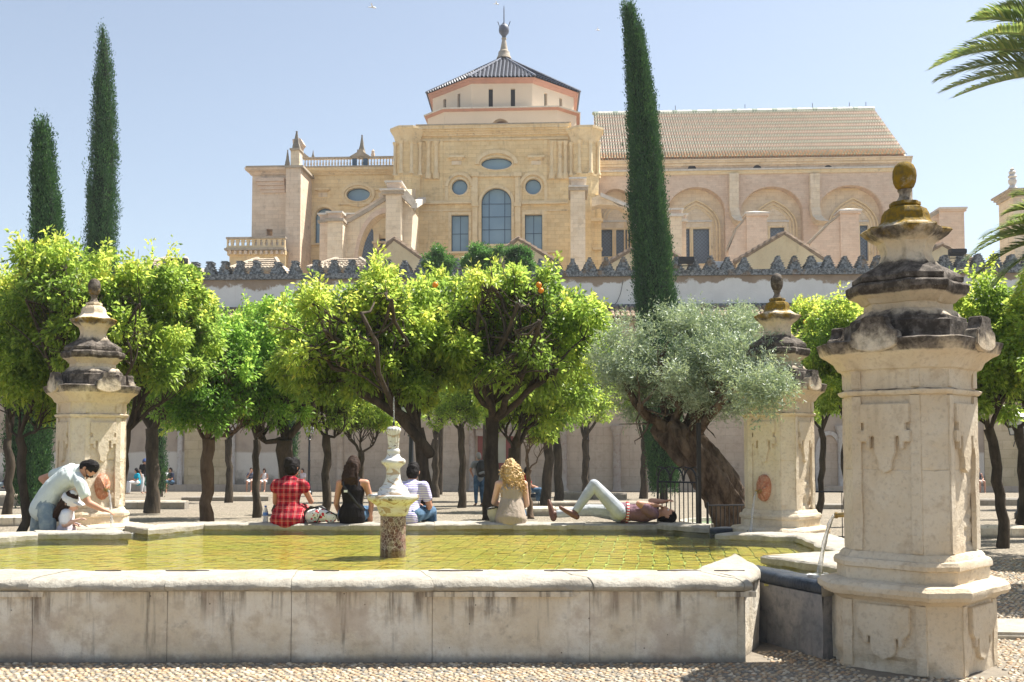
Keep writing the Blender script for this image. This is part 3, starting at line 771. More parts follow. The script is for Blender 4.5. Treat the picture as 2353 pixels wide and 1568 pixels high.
def relief(parent, face_ang, seed, kind):
    """carved hanging ornament standing proud of a wide face; face_ang = direction of its normal"""
    rot = face_ang
    f = Vector((math.cos(rot), math.sin(rot), 0)); s = Vector((-math.sin(rot), math.cos(rot), 0))
    def place(mb, dist, base_z):
        return [tuple(f*(dist-y)+s*x*1.0+Vector((0, 0, z+base_z))) for (x, y, z) in mb.v]
    if kind == 'shaft':
        half = [(0, 1.94), (.20, 1.94), (.20, 1.80), (.165, 1.80), (.165, 1.745), (.205, 1.745), (.205, 1.66), (.15, 1.66), (.15, 1.61), (.115, 1.61), (.115, 1.70), (.085, 1.70), (.085, 1.58), (.055, 1.52), (.055, 1.46), (.0, 1.43)]
        dist, th = .475, .034
    else:
        half = [(0, .485), (.21, .485), (.21, .30), (.16, .255), (.16, .20), (.12, .20), (.12, .255), (.10, .255), (.10, .16), (.07, .12), (.045, .115), (.0, .09)]
        dist, th = .568, .034
    poly = half+[(-x, z) for x, z in half[::-1]][1:-1]
    mb = MB(); mb.prism([(x, z) for x, z in poly], 0, th)
    mb.v = [tuple(f*(dist+(th if y < th/2 else -0.03))+s*x+Vector((0, 0, z))) for (x, y, z) in mb.v]
    return mb
def bevel_obj(o, wd=.006, seg=2):
    bm = bmesh.new(); bm.from_mesh(o.data)
    bmesh.ops.bevel(bm, geom=[e for e in bm.edges if len(e.link_faces) == 2 and e.calc_face_angle(0) > .5], offset=wd, segments=seg, affect='EDGES', clamp_overlap=True)
    bm.to_mesh(o.data); bm.free(); smooth(o.data, 40)
def make_pillar(loc, label, spout_dir, seed, lichen=1.0, wear=0.0):
    root = empty('fountain_pillar', loc, label=label, cat='stone pillar', group='baroque fountain pillars at the corners of the pool')
    if loc[1] > 10: root.scale = (.88, .88, 1)
    lz = lichen
    # plinth
    stone_part('plinth', [(-.02, .575, .12, .35, 0), (.05, .572, .12, .3, 0), (.50, .565, .12, .15, 0), (.515, .585, .125, .3, 0), (.535, .615, .135, .3, 0), (.545, .655, .145, .15, 0), (.575, .675, .15, .05, 0), (.61, .672, .15, 0, 0), (.637, .645, .14, 0, 0), (.648, .56, .12, 0, 0)],
               root, seed, damage=(lambda v: .5 if (v.z < .12 and noise.noise(v*3) > .1) else 0))
    stone_part('base_moulding', [(.645, .535, .115, .2, 0), (.70, .537, .115, .25, 0), (.735, .535, .115, .2, 0), (.745, .555, .12, .3, 0), (.775, .56, .12, .1, 0), (.80, .545, .115, .1, 0), (.805, .515, .11, .3, 0), (.83, .505, .105, .1, 0), (.85, .485, .10, .1, 0)],
               root, seed+1, damage=(lambda v: wear*max(0, noise.noise(v*2.5+Vector((seed, 0, 0)))*1.5)))
    def dmg(v):
        a = math.degrees(math.atan2(v.y, v.x)); k = max(0.0, 1-abs(a+22)/42)
        return max(0.0, min(1.0, (1.75-v.z)*1.2))*k*(1.0 if v.z > .9 else .7)*(.6+wear)
    stone_part('shaft', [(.845, .47, .095, .1, 0), (1.0, .468, .095, .1, 0), (1.45, .466, .095, .12, 0), (1.455, .460, .095, .2, 0), (1.463, .466, .095, .12, 0), (2.0, .464, .095, .12, 0), (2.005, .49, .10, .15, 0), (2.02, .505, .105, .1, 0), (2.035, .51, .105, .35, 0), (2.045, .485, .10, .6, 0), (2.05, .47, .10, .5, 0)],
               root, seed+2, damage=dmg)
    stone_part('entablature', [(2.048, .462, .10, .3, 0), (2.16, .465, .10, .22, 0), (2.19, .48, .105, .15, 0), (2.20, .505, .11, .05, 0), (2.25, .535, .12, .05, 0), (2.29, .585, .135, .1, 0), (2.305, .615, .14, .35, 0), (2.32, .63, .145, .62, 0), (2.375, .655, .15, .72, 0), (2.40, .66, .15, .75, 0), (2.412, .62, .14, .8, 0), (2.42, .42, .12, .8, 0)],
               root, seed+3, amp=.010)
    stone_part('pedestal_block', [(2.41, .445, .135, .95, 0), (2.55, .44, .135, .95, 0), (2.56, .40, .13, .9, 0), (2.585, .395, .13, .8, 0), (2.60, .365, .12, .65, 0), (2.635, .335, .115, .55, 0), (2.65, .31, .11, .5, 0)], root, seed+4, amp=.008)
    stone_part('lower_tier', [(2.648, .305, .105, .5, 0), (2.70, .302, .105, .35, 0), (2.705, .318, .11, .3, 0), (2.74, .35, .115, .3, 0), (2.76, .39, .13, .45, 0), (2.775, .405, .135, .8, 0), (2.80, .425, .14, .95, 0), (2.84, .427, .14, .95, 0), (2.858, .405, .135, 1, 0), (2.863, .37, .12, 1, 0)], root, seed+5, amp=.012, bulge=.10)
    stone_part('upper_tier', [(2.86, .365, .12, 1, 0), (2.872, .382, .125, 1, 0), (2.905, .382, .125, .95, 0), (2.93, .355, .12, .95, 0), (2.965, .30, .10, .9, .1), (3.0, .23, .08, .8, 0), (3.04, .185, .07, .55, 0), (3.09, .168, .065, .45, 0), (3.14, .18, .068, .4, .1), (3.18, .20, .075, .35, .2), (3.20, .235, .085, .5, .4), (3.235, .285, .10, .7, .55), (3.275, .315, .11, .6, .62), (3.29, .30, .105, .5, .7)],
               root, seed+6, amp=.010, bulge=.12)
    stone_part('bell_cap', [(3.285, .27, .10, .4, .55*lz+.1), (3.31, .225, .085, .4, .6*lz), (3.335, .185, .075, .4, .75*lz), (3.36, .165, .07, .3, .8*lz), (3.41, .158, .068, .3, .8*lz), (3.445, .14, .06, .3, .8*lz), (3.46, .105, .046, .3, .8*lz), (3.468, .098, .043, .3, .8*lz), (3.475, .107, .046, .3, .8*lz), (3.50, .105, .046, .3, .7*lz), (3.506, .075, .032, .3, .6*lz)],
               root, seed+7, amp=.004, step=.015)
    # neck and egg finial: turned work
    def turned(name, prof, s2, dl):
        mb = MB(); mb.lathe(prof, n=28); me = mb.mesh(name)
        for v in me.vertices: v.co += v.co.normalized()*noise.fractal(v.co*16+Vector((s2, 0, 0)), .9, 2, 3)*.003
        for an, av in (('dirt', dl[0]), ('lichen', dl[1])):
            a = me.attributes.new(an, 'FLOAT', 'POINT'); a.data.foreach_set('value', [av]*len(me.vertices))
        me.materials.append(M['pillar']); smooth(me, 60); link(name, me, None, root)
    turned('neck', [(.07, 3.50), (.06, 3.52), (.042, 3.55), (.04, 3.575), (.052, 3.59), (.055, 3.60), (.045, 3.606)], seed, (.75, .5*lz))
    turned('egg_finial', [(.045, 3.60), (.068, 3.622), (.083, 3.66), (.089, 3.705), (.086, 3.75), (.07, 3.79), (.045, 3.812), (.02, 3.82), (.004, 3.822)], seed+1, (.55 if lz > .99 else .82, .80*lz if lz > .99 else .50))
    # carved relief and broken pediments on each wide face
    for q, ang_ in enumerate((45, 135, 225, 315)):
        a = math.radians(ang_)
        dd = {'shaft': (.466+.095)/math.sqrt(2), 'plinth': (.565+.12)/math.sqrt(2)}
        for e_ in (-1, 1):
            f = Vector((math.cos(a), math.sin(a), 0)); s_ = Vector((-f.y, f.x, 0)); hw_ = .466*math.tan(math.radians(45))-.095
            hw_ = (.466-.095)/math.sqrt(2)
            for (z0, z1, dd_, wd_, th_) in ((.86, 1.995, (.466+.095)/math.sqrt(2), hw_, .016), (.02, .50, (.565+.12)/math.sqrt(2), (.565-.12)/math.sqrt(2), .014), (2.06, 2.185, (.463+.10)/math.sqrt(2), hw_, .014)):
                mb = MB(); nseg = max(2, int((z1-z0)/.06)); rings = []
                for q_ in range(nseg+1):
                    z = z0+(z1-z0)*q_/nseg; er = noise.fractal(Vector((seed, q*3+e_, z*5)), .9, 2, 3)*.006
                    x0_, x1_ = e_*(wd_-.004), e_*(wd_-.075+er)
                    rings.append([tuple(f*(dd_+o_)+s_*x_+Vector((0, 0, z))) for x_, o_ in ((x0_, -.02), (x0_, th_+er), (x1_, th_+er), (x1_, -.02))])
                mb.loft(rings); o = mb.build('pilaster_strip', M['pillar'], root)
        for kd in ('shaft', 'plinth'):
            mb = relief(root, a, seed, kd)
            f = Vector((math.cos(a), math.sin(a), 0)); s_ = Vector((-f.y, f.x, 0)); dist0 = .475 if kd == 'shaft' else .568
            sc = (dd[kd]*2*math.tan(math.radians(22.5))*1.12)/.5
            new = []
            for v in mb.v:
                v = Vector(v); r = v.dot(f)-dist0; x = v.dot(s_); new.append(tuple(f*(dd[kd]+r)+s_*x*.95+Vector((0, 0, v.z))))
            mb.v = new; o = mb.build('carved_relief', M['pillar'], root); bevel_obj(o)
        # pediment scroll on the cornice
        f = Vector((math.cos(a), math.sin(a), 0)); s_ = Vector((-f.y, f.x, 0)); dist = (.66+.15)/math.sqrt(2)
        half = [(0, 2.57), (.075, 2.57), (.092, 2.555), (.095, 2.52), (.115, 2.485), (.145, 2.468), (.165, 2.463), (.175, 2.43), (.175, 2.36), (.13, 2.335), (.06, 2.318), (0, 2.312)]
        poly = half+[(-x, z) for x, z in half[::-1]][1:-1]
        mb = MB(); mb.prism(poly, 0, 1); mb.v = [tuple(f*(dist+.012 if y < .5 else dist-.085)+s_*x+Vector((0, 0, z))) for x, y, z in mb.v]
        o = mb.build('scroll_pediment', M['pillar'], root); bevel_obj(o, .008)
        at = o.data.attributes.new('dirt', 'FLOAT', 'POINT'); at.data.foreach_set('value', [max(.1, min(.85, (v.co.z-2.3)*1.6+.42)) for v in o.data.vertices])
    # raised pilaster fillets beside the narrow faces
    # spout: red marble mask, brass pipe
    a = math.radians(spout_dir); f = Vector((math.cos(a), math.sin(a), 0)); s_ = Vector((-f.y, f.x, 0)); dist = (.466+.095)/math.sqrt(2)
    mb = MB(); rings = []
    for k, (sc, out) in enumerate([(1.0, -.03), (1.02, .03), (.95, .055), (.78, .085), (.45, .11), (.1, .118)]):
        rings.append([tuple(f*(dist+out+(.012*math.sin(i*2.4) if k > 1 else 0))+s_*(.105*sc*math.cos(2*math.pi*i/18)*(1+.12*math.sin(2*math.pi*i/18)))+Vector((0, 0, 1.12+.165*sc*math.sin(2*math.pi*i/18)-.03*(k > 2)))) for i in range(18)])
    mb.loft(rings); o = mb.build('marble_mask', M['red_marble'], root, sm=50)
    p0 = f*(dist+.06)+Vector((0, 0, 1.09)); p1 = f*(dist+.22)+Vector((0, 0, 1.075))
    mb = MB(); mb.tube([p0, p0.lerp(p1, .4), p0.lerp(p1, .42), p0.lerp(p1, .9), p0.lerp(p1, .92), p1], [.03, .026, .019, .019, .025, .026], 12, cap=False); mb.build('spout', M['brass'], root, sm=40)
    # falling water
    wt = []
    for k in range(12):
        t = k/11; wt.append(p1+f*(.16*t)+Vector((0, 0, -(1.075-WATER+.0)*t**1.8)))
    mb = MB(); mb.tube(wt, [.013+.006*(k/11)+.004*math.sin(k*2.1) for k in range(12)], 8, cap=False)
    o = mb.build('water_stream', M['jet'], root, sm=80)
    if loc[1] > 10:   # stepped footing stones of the far pillars
        for k, (b_, z0, z1) in enumerate(((.74, .0, .17), (.66, .17, .40))):
            pass
    return root
make_pillar((3.03, 7.81, 0), 'nearest stone pillar on the right with mustard lichen on its egg finial', 135, 11, 1.0, .3)
make_pillar((3.36, 12.9, 0), 'far right stone pillar partly behind the olive tree pouring water into the pool', 225, 23, .95, .5)
make_pillar((-5.46, 13.3, 0), 'stone pillar at the pool\'s left corner behind the bending man', -45, 37, .55, .8)

def splash(x, y, label, n=46, r=.16, seed=1):
    rg_ = random.Random(seed); mb = MB()
    for k in range(n):
        a = rg_.uniform(0, 6.28); d_ = r*rg_.random()**.8; h_ = .07*rg_.random()*(1-d_/r); s_ = rg_.uniform(.004, .011)
        mb.ball((d_*math.cos(a), d_*math.sin(a), .004+h_), (s_, s_, s_*.8), 5, 3)
    for q_ in (.10, .17, .25):
        mb.loft([[(((q_+o_)*math.cos(t_)), ((q_+o_)*math.sin(t_)), z_) for t_ in np.linspace(0, 2*math.pi, 33)[:-1]] for o_, z_ in ((-.012, -.002), (0, .006), (.012, -.002))], cap=False)
    tag(mb.build('splash', M['jet'], None, (x, y, WATER), sm=60), label, 'splash', kind='stuff')
for (lx_, ly_, sd_, ds_, lb_) in ((3.03, 7.81, 135, .77, 'splash where the near spout hits the pool'), (3.36, 12.9, 225, .77, 'splash where the far right spout hits the pool'), (-5.46, 13.3, -45, .77, 'splash where the left spout hits the pool')):
    splash(lx_+ds_*math.cos(math.radians(sd_)), ly_+ds_*math.sin(math.radians(sd_)), lb_, seed=sd_ % 7)

# ================================================================ CENTRAL FOUNTAIN
fc = P(903, 1262, 10.66); fr = empty('fountain_pedestal', (fc.x, 10.66, FL), label='small white marble fountain on a dark red breccia column in the middle of the pool', cat='fountain')
def fz(py): return P(903, py, 10.66).z-FL
mb = MB(); mb.lathe([(.135, -.02), (.135, fz(1262)), (.132, fz(1225)), (.132, fz(1186))], n=16); o = mb.build('column', M['breccia'], fr, sm=30)
s1 = 10.66/F
mb = MB(); mb.lathe([(27*s1, fz(1187)), (33*s1, fz(1180)), (36*s1, fz(1172)), (38*s1, fz(1163)), (44*s1, fz(1158)), (49*s1, fz(1153)), (57*s1, fz(1148)), (59*s1, fz(1143)), (58*s1, fz(1138)), (54*s1, fz(1136)), (42*s1, fz(1138)), (20*s1, fz(1140))], n=28)
o = mb.build('bowl', M['white_marble'], fr, sm=50); rough_mesh(o, .008, 9, 3)
mb = MB(); mb.lathe([(37*s1, fz(1139)), (36*s1, fz(1130)), (33*s1, fz(1128)), (32*s1, fz(1121)), (27*s1, fz(1119)), (22*s1, fz(1112)), (17*s1, fz(1100)), (15*s1, fz(1088)), (16*s1, fz(1076)), (22*s1, fz(1069)), (27*s1, fz(1065)), (28*s1, fz(1061)), (26*s1, fz(1056)), (18*s1, fz(1052)), (15*s1, fz(1047)), (14*s1, fz(1042))], n=24)
o = mb.build('baluster', M['white_marble'], fr, sm=50); rough_mesh(o, .006, 14, 8)
mb = MB(); mb.lathe([(13*s1, fz(1044)), (15*s1, fz(1040)), (14.5*s1, fz(1034)), (12*s1, fz(1031)), (13*s1, fz(1028))], n=20); mb.build('collar', M['white_marble'], fr, sm=50)
prof = [(11*s1, fz(1029)), (12.5*s1, fz(1012)), (14*s1, fz(995)), (16*s1, fz(990)), (15.5*s1, fz(986)), (12*s1, fz(982)), (6*s1, fz(980)), (1*s1, fz(979))]
mb = MB(); rings = []
for r, z in prof: rings.append([(r*(1+.07*math.cos(12*2*math.pi*i/48))*math.cos(2*math.pi*i/48), r*(1+.07*math.cos(12*2*math.pi*i/48))*math.sin(2*math.pi*i/48), z) for i in range(48)])
mb.loft(rings); mb.build('fluted_cap', M['white_marble'], fr, sm=50)
mb = MB(); mb.tube([(0, 0, fz(980)), (0, 0, fz(972))], .012, 8); mb.build('nozzle', M['iron'], fr)
mb = MB(); mb.tube([(0, 0, fz(973)), (.002, 0, fz(950)), (-.002, 0, fz(930)), (0.001, 0, fz(912))], [.006, .007, .006, .003], 6); mb.build('water_jet', M['jet'], fr)
# ================================================================ BUILDING HELPERS (frame turned by ROT)
class BG:
    def __init__(s, name, px, Y, **kw):
        x, _ = L(px, 600, Y); s.o = (x, Y)
        p = EX*x+EY*Y
        s.root = empty(name, (p.x, p.y, ground_z(p.y)), -ROT, **kw); s.z = ground_z(p.y)
    def put(s, name, mb, mat, parent=None, kind=None, sm=None):
        par = parent or s.root
        if name in ('string_course', 'ledge') and len(mb.v) > 8 and len(mb.v) % 8 == 0 and len(mb.f) == len(mb.v)//8*6:
            for q in range(len(mb.v)//8):
                m2 = MB(); m2.add(mb.v[q*8:q*8+8], [tuple(i-q*8 for i in f) for f in mb.f[q*6:q*6+6]]); o_ = s.put(name, m2, mat, parent, kind, sm)
            return o_
        loc = (-s.o[0], -s.o[1], -s.z) if par is s.root else None
        return mb.build(name, mat, par, loc, kind, sm)
def pp(pts, Y): return [L(x, y, Y) for x, y in pts]
def rc(px0, px1, py0, py1, Y):
    pm = (py0+py1)/2; xm = (px0+px1)/2
    return L(px0, pm, Y)[0], L(px1, pm, Y)[0], L(xm, py1, Y)[1], L(xm, py0, Y)[1]
def rpoly(px0, px1, py0, py1, Y):
    x0, x1, z0, z1 = rc(px0, px1, py0, py1, Y); return [(x0, z0), (x1, z0), (x1, z1), (x0, z1)]
def bxm(mb, px0, px1, py0, py1, Y, thick, out=0.0):
    x0, x1, z0, z1 = rc(px0, px1, py0, py1, Y); mb.box(x0, x1, Y-out, Y+thick, z0, z1)
def cornice(b, px0, px1, py0, py1, Y, out, mat, name='cornice', ends=True):
    x0, x1, z0, z1 = rc(px0, px1, py0, py1, Y); h = z1-z0; e = out if ends else 0
    mb = MB()
    steps = [(0, .22, .25), (.22, .42, .42), (.42, .62, .68), (.62, .86, .93), (.86, 1, 1.0)]
    for a, c, o in steps: mb.box(x0-e*o, x1+e*o, Y-out*o, Y+.3, z0+h*a+(.002 if a else 0), z0+h*c)
    return b.put(name, mb, mat)
def ell(px, py, rx, ry, Y, n=28, a0=0, a1=360):
    cx_, cz_ = L(px, py, Y); k = Y/F*1.0
    m = n if a1-a0 < 360 else n-1
    return [(cx_+rx*k*math.cos(math.radians(a0+(a1-a0)*i/n)), cz_+ry*k*math.sin(math.radians(a0+(a1-a0)*i/n))) for i in range(m+1)]
def archpoly(px0, px1, pytop, pybot, Y, n=14, pointed=False, ry=None):
    cx_ = (px0+px1)/2; r = (px1-px0)/2; ry = ry or r
    x0, x1, z0, z1 = rc(px0, px1, pytop, pybot, Y); cxx = (x0+x1)/2; R = (x1-x0)/2; RZ = ry*Y/F; zs = z1-RZ
    pts = [(x0, z0), (x1, z0)]
    if not pointed: pts += [(cxx+R*math.cos(math.pi*i/n), zs+RZ*math.sin(math.pi*i/n)) for i in range(n+1)]
    else:
        pts += [(x0+2*R*math.cos(t), zs+2*R*math.sin(t)*RZ/R/1.732) for t in [math.pi/3*i/6 for i in range(7)]]
        pts += [(x1-2*R*math.cos(t), zs+2*R*math.sin(t)*RZ/R/1.732) for t in [math.pi/3*i/6 for i in range(5, -1, -1)]]
    out = []
    for p in pts:
        if not out or math.hypot(p[0]-out[-1][0], p[1]-out[-1][1]) > 1e-3: out.append(p)
    return out
def scalep(poly, k):
    cx_ = sum(p[0] for p in poly)/len(poly); cz_ = sum(p[1] for p in poly)/len(poly)
    return [(cx_+(x-cx_)*k, cz_+(z-cz_)*k) for x, z in poly]
def offp(poly, d):
    """grow a convex-ish polygon by d"""
    n = len(poly); a = sum(poly[i][0]*poly[(i+1) % n][1]-poly[(i+1) % n][0]*poly[i][1] for i in range(n)); sg = 1 if a > 0 else -1
    out = []
    for i in range(n):
        p0, p1, p2 = poly[i-1], poly[i], poly[(i+1) % n]
        e0 = Vector((p1[0]-p0[0], p1[1]-p0[1])).normalized(); e1 = Vector((p2[0]-p1[0], p2[1]-p1[1])).normalized()
        n0 = Vector((e0.y, -e0.x))*sg; n1 = Vector((e1.y, -e1.x))*sg; m = n0+n1
        if m.length < .2: m = n0
        m = m.normalized(); k = d/max(.5, m.dot(n0)); out.append((p1[0]+m.x*k, p1[1]+m.y*k))
    return out
def window(b, poly, Y, pane_m, vbars=(), hbars=(), depth=.45, fr=.07, barw=.05):
    """window > frame mesh with sub-parts pane and mullion"""
    x0 = min(p[0] for p in poly); x1 = max(p[0] for p in poly); z0 = min(p[1] for p in poly); z1 = max(p[1] for p in poly)
    mb = MB(); mb.panel(poly, [offp(poly, -fr)], Y+depth-.08, Y+depth+.02)
    w_ = b.put('window', mb, M['mullion'])
    n = len(poly); mb = MB(); mb.add([(x, Y+depth, z) for x, z in poly], [tuple(range(n)) if sum(poly[i][0]*poly[(i+1) % n][1]-poly[(i+1) % n][0]*poly[i][1] for i in range(n)) > 0 else tuple(range(n-1, -1, -1))])
    b.put('pane', mb, pane_m, w_)
    def span(val, axis):     # interval of the polygon along a line
        hits = []
        for i in range(n):
            p, q = poly[i], poly[(i+1) % n]
            a, c = p[axis], q[axis]
            if (a-val)*(c-val) < 0:
                t = (val-a)/(c-a); hits.append(p[1-axis]+(q[1-axis]-p[1-axis])*t)
        return (min(hits), max(hits)) if len(hits) >= 2 else None
    for f in vbars:
        v = x0+(x1-x0)*f; s_ = span(v, 0)
        if s_: mb = MB(); mb.box(v-barw/2, v+barw/2, Y+depth-.06, Y+depth-.003, s_[0], s_[1]); b.put('mullion', mb, M['mullion'], w_)
    for f in hbars:
        v = z0+(z1-z0)*f; s_ = span(v, 1)
        if s_: mb = MB(); mb.box(s_[0], s_[1], Y+depth-.055, Y+depth-.004, v-barw/2, v+barw/2); b.put('transom', mb, M['mullion'], w_)
    return w_
def band(b, outer, inner, Y, out, mat, name='arch_moulding'):
    mb = MB(); mb.panel(outer, [inner], Y-out, Y+.05); return b.put(name, mb, mat)
def arch_ring(b, px, py, r0, r1, a0, a1, Y, out, mat, ry=None, name='arch_moulding', th=.1, n=16):
    cx_, cz_ = L(px, py, Y); k = Y/F; ro = ry or r1; ri = r0 if ry is None else ry-(r1-r0)
    cs = [math.radians(a0+(a1-a0)*i/n) for i in range(n+1)]
    mb = MB(); mb.loft([[(cx_+r1*k*math.cos(t), Y-out, cz_+ro*k*math.sin(t)), (cx_+r0*k*math.cos(t), Y-out, cz_+ri*k*math.sin(t)), (cx_+r0*k*math.cos(t), Y+th, cz_+ri*k*math.sin(t)), (cx_+r1*k*math.cos(t), Y+th, cz_+ro*k*math.sin(t))] for t in cs], cap=(a1-a0 < 360))
    return b.put(name, mb, mat)

# ================================================================ CATHEDRAL
cath = BG('cathedral', 1150, 92, label='golden stone cathedral with octagonal tiled lantern and long striped tile roof behind the wall', cat='church')
YF = 92.0; BOT = 640
def build_transept():
    b = cath; Y = YF
    outer = rpoly(950, 1322, 300, BOT, Y)
    w_c = archpoly(1106, 1175, 432, 561, Y, 16); w_o = ell(1141, 376, 36, 14.5, Y); w_l = ell(1056, 430, 18.5, 18.5, Y, 24); w_r = ell(1225, 429, 18.5, 18.5, Y, 24)
    w_1 = rpoly(1037, 1077, 494, 578, Y); w_2 = rpoly(1206, 1246, 493, 577, Y)
    mb = MB(); mb.panel(outer, [w_c, w_o, w_l, w_r, w_1, w_2], Y, Y+.9, back=False); b.put('transept_wall', mb, M['ochre'])
    window(b, w_c, Y, M['pane'], (.25, .77), (.27, .50, .73)); window(b, w_o, Y, M['pane']); window(b, w_l, Y, M['pane']); window(b, w_r, Y, M['pane'])
    window(b, w_1, Y, M['pane'], (.5,), (.5,)); window(b, w_2, Y, M['pane'], (.5,), (.5,))
    for wp_ in (w_c, w_1, w_2): band(b, offp(wp_, .26), offp(wp_, .004), Y, .07, M['ochre_plain'])
    for q in ((1056, 430), (1225, 429)):
        arch_ring(b, q[0], q[1]-1, 26, 33, 0, 180, Y, .14, M['ochre_plain']); arch_ring(b, q[0], q[1], 19, 22.5, 0, 360, Y, .06, M['ochre_plain'], n=28)
        for sx in (-1, 1):
            mb = MB(); bxm(mb, q[0]+sx*29.5-3.5, q[0]+sx*29.5+3.5, q[1], q[1]+40, Y, .1, .12); b.put('pilaster', mb, M['ochre_plain'])
    arch_ring(b, 1141, 378, 41, 50, 0, 180, Y, .16, M['ochre_plain'], ry=34); arch_ring(b, 1141, 376, 37, 40, 0, 360, Y, .06, M['ochre_plain'], ry=18, n=28)
    arch_ring(b, 1140.5, 467, 35.5, 42, 0, 180, Y, .12, M['ochre_plain'])
    for px in (1092, 1190):
        mb = MB(); bxm(mb, px-6, px+6, 408, BOT-5, Y, .1, .24); bxm(mb, px-9, px+9, 398, 407.8, Y, .1, .36); bxm(mb, px-8, px+8, 467, 476, Y, .1, .33); b.put('pilaster', mb, M['ochre_plain'])
    mb = MB()
    bxm(mb, 1099, 1183, 402, 407, Y, .1, .20); b.put('string_course', mb, M['ochre_plain'])
    for a, c in ((965, 1083), (1199, 1305)):
        mb = MB(); bxm(mb, a, c, 462, 466, Y, .1, .14); bxm(mb, a, c, 466.1, 470, Y, .1, .28); bxm(mb, a, c, 483, 486, Y, .1, .10); b.put('string_course', mb, M['ochre_plain'])
    mb = MB(); bxm(mb, 965, 1305, 319, 323, Y, .1, .12); b.put('string_course', mb, M['ochre_plain'])
    for px in (1049, 1232):
        mb = MB(); bxm(mb, px-19, px+19, 359, 364, Y, .1, .3); bxm(mb, px-14, px+14, 364.1, 368, Y, .1, .15); b.put('ledge', mb, M['ochre_plain'])
        mb = MB(); bxm(mb, px-11, px+11, 370, 379, Y, .1, .05); b.put('plaque', mb, M['cream_ashlar'])
    for px in (984, 1002, 1268, 1287, 1300):      # upper colonnettes
        x, z0 = L(px, 400, Y); z1 = L(px, 326, Y)[1]
        mb = MB(); mb.lathe([(.30, z0-.5), (.30, z0), (.20, z0+.15), (.19, z1-.35), (.22, z1-.3), (.30, z1)], (x, Y-.05), 12); b.put('colonnette', mb, M['ochre_plain'], sm=40)
    for a, c in ((992, 1008), (1262, 1278), (1010, 1018), (1250, 1257)):
        mb = MB(); bxm(mb, a, c, 322, BOT-8 if a > 1005 and a < 1262 else 402, Y, .1, .08); b.put('pilaster', mb, M['ochre'])
    cornice(b, 962, 1308, 292, 312, Y, .75, M['ochre_plain'], ends=False)
    mb = MB(); bxm(mb, 958, 1312, 289.5, 291.8, Y, 14, .8); b.put('roof_slab', mb, M['grey_cap'])
    mb = MB(); x0, x1, z0, z1 = rc(950, 1322, 300, BOT, Y); mb.box(x0+.02, x1-.02, Y+1.2, Y+14, z0, z1); b.put('transept_core', mb, M['ochre'])
    mb = MB(); bxm(mb, 995, 1285, 578.5, 583, Y, .1, .3); b.put('sill', mb, M['ochre_plain'])
    # corner turrets: canted bodies with half columns under a flaring cap
    for (pc, r, ps) in ((934, 29, 1), (1344, 31, -1)):
        Yt = Y-.9; cx_, zt = L(pc, 318, Yt); k = Yt/F; R = r*k; zb = LZ(BOT, Yt, pc); z4 = LZ(400, Yt, pc); z47 = LZ(452, Yt, pc); zt0 = LZ(292, Yt, pc)
        def ring8(R_, z, cyo=Yt+1.1): return [(cx_+R_/math.cos(math.pi/8)*math.cos(math.pi/8+i*math.pi/4), cyo+R_/math.cos(math.pi/8)*math.sin(math.pi/8+i*math.pi/4), z) for i in range(8)]
        mb = MB(); mb.loft([ring8(R*.96, zb), ring8(R*.96, z47), ring8(R*1.02, z47+.3), ring8(R*1.05, z4-.25), ring8(R*1.1, z4-.15), ring8(R*1.1, z4), ring8(R*.93, z4+.1), ring8(R*.93, zt)]); b.put('turret', mb, M['ochre'])
        mb = MB(); mb.loft([ring8(R*.95, zt-.35), ring8(R*1.0, zt-.2), ring8(R*1.12, zt+.25), ring8(R*1.32, zt+.75), ring8(R*1.36, zt0-.25), ring8(R*1.42, zt0-.2), ring8(R*1.42, zt0)]); b.put('turret_cap', mb, M['grey_cap'] if False else M['ochre_plain'])
        for q in range(8):
            for off in (-.5, .5):
                an = q*math.pi/4+math.pi/8; 
            a = q*math.pi/4+math.pi/8
            x = cx_+R*1.03/math.cos(math.pi/8)*math.cos(a)*.98; y = Yt+1.1+R*1.03/math.cos(math.pi/8)*math.sin(a)*.98
            mb = MB(); mb.lathe([(.24, z4), (.24, z4+.15), (.165, z4+.3), (.155, zt-.5), (.2, zt-.45), (.25, zt-.2)], (x, y), 10); b.put('colonnette', mb, M['ochre_plain'], sm=40)
        a = -math.pi/4*1; mb = MB()
        fx = cx_+R*.97*math.cos(a); 
        mb.box(cx_-R*.3, cx_+R*.3, Yt+1.1-R*1.0, Yt+1.1-R*.9, z47+.55, z4-.55); b.put('sunk_panel', mb, M['cream_ashlar'])
    # lantern drum
    def octp(cx_, cy_, ap, z, rot): return [(cx_+ap/math.cos(math.pi/8)*math.cos(rot+math.pi/8+i*math.pi/4), cy_+ap/math.cos(math.pi/8)*math.sin(rot+math.pi/8+i*math.pi/4), z) for i in range(8)]
    Yd = YF+13; dc = L(1158, 225, Yd)[0]; k = (Yd-6.5)/F; rot = math.radians(2.0)
    ap = 7.15; zf = lambda py: L(1155, py, Yd-ap)[1]
    zsplit, ztop, zb = zf(259), zf(190), zf(300)-1.5
    def face_frame(q, apo):
        a = rot+q*math.pi/4+math.pi/4*0; n_ = Vector((math.cos(a), math.sin(a), 0)); s_ = Vector((-math.sin(a), math.cos(a), 0)); hw = apo*math.tan(math.pi/8)
        return n_, s_, hw, Vector((dc, Yd, 0))+n_*apo
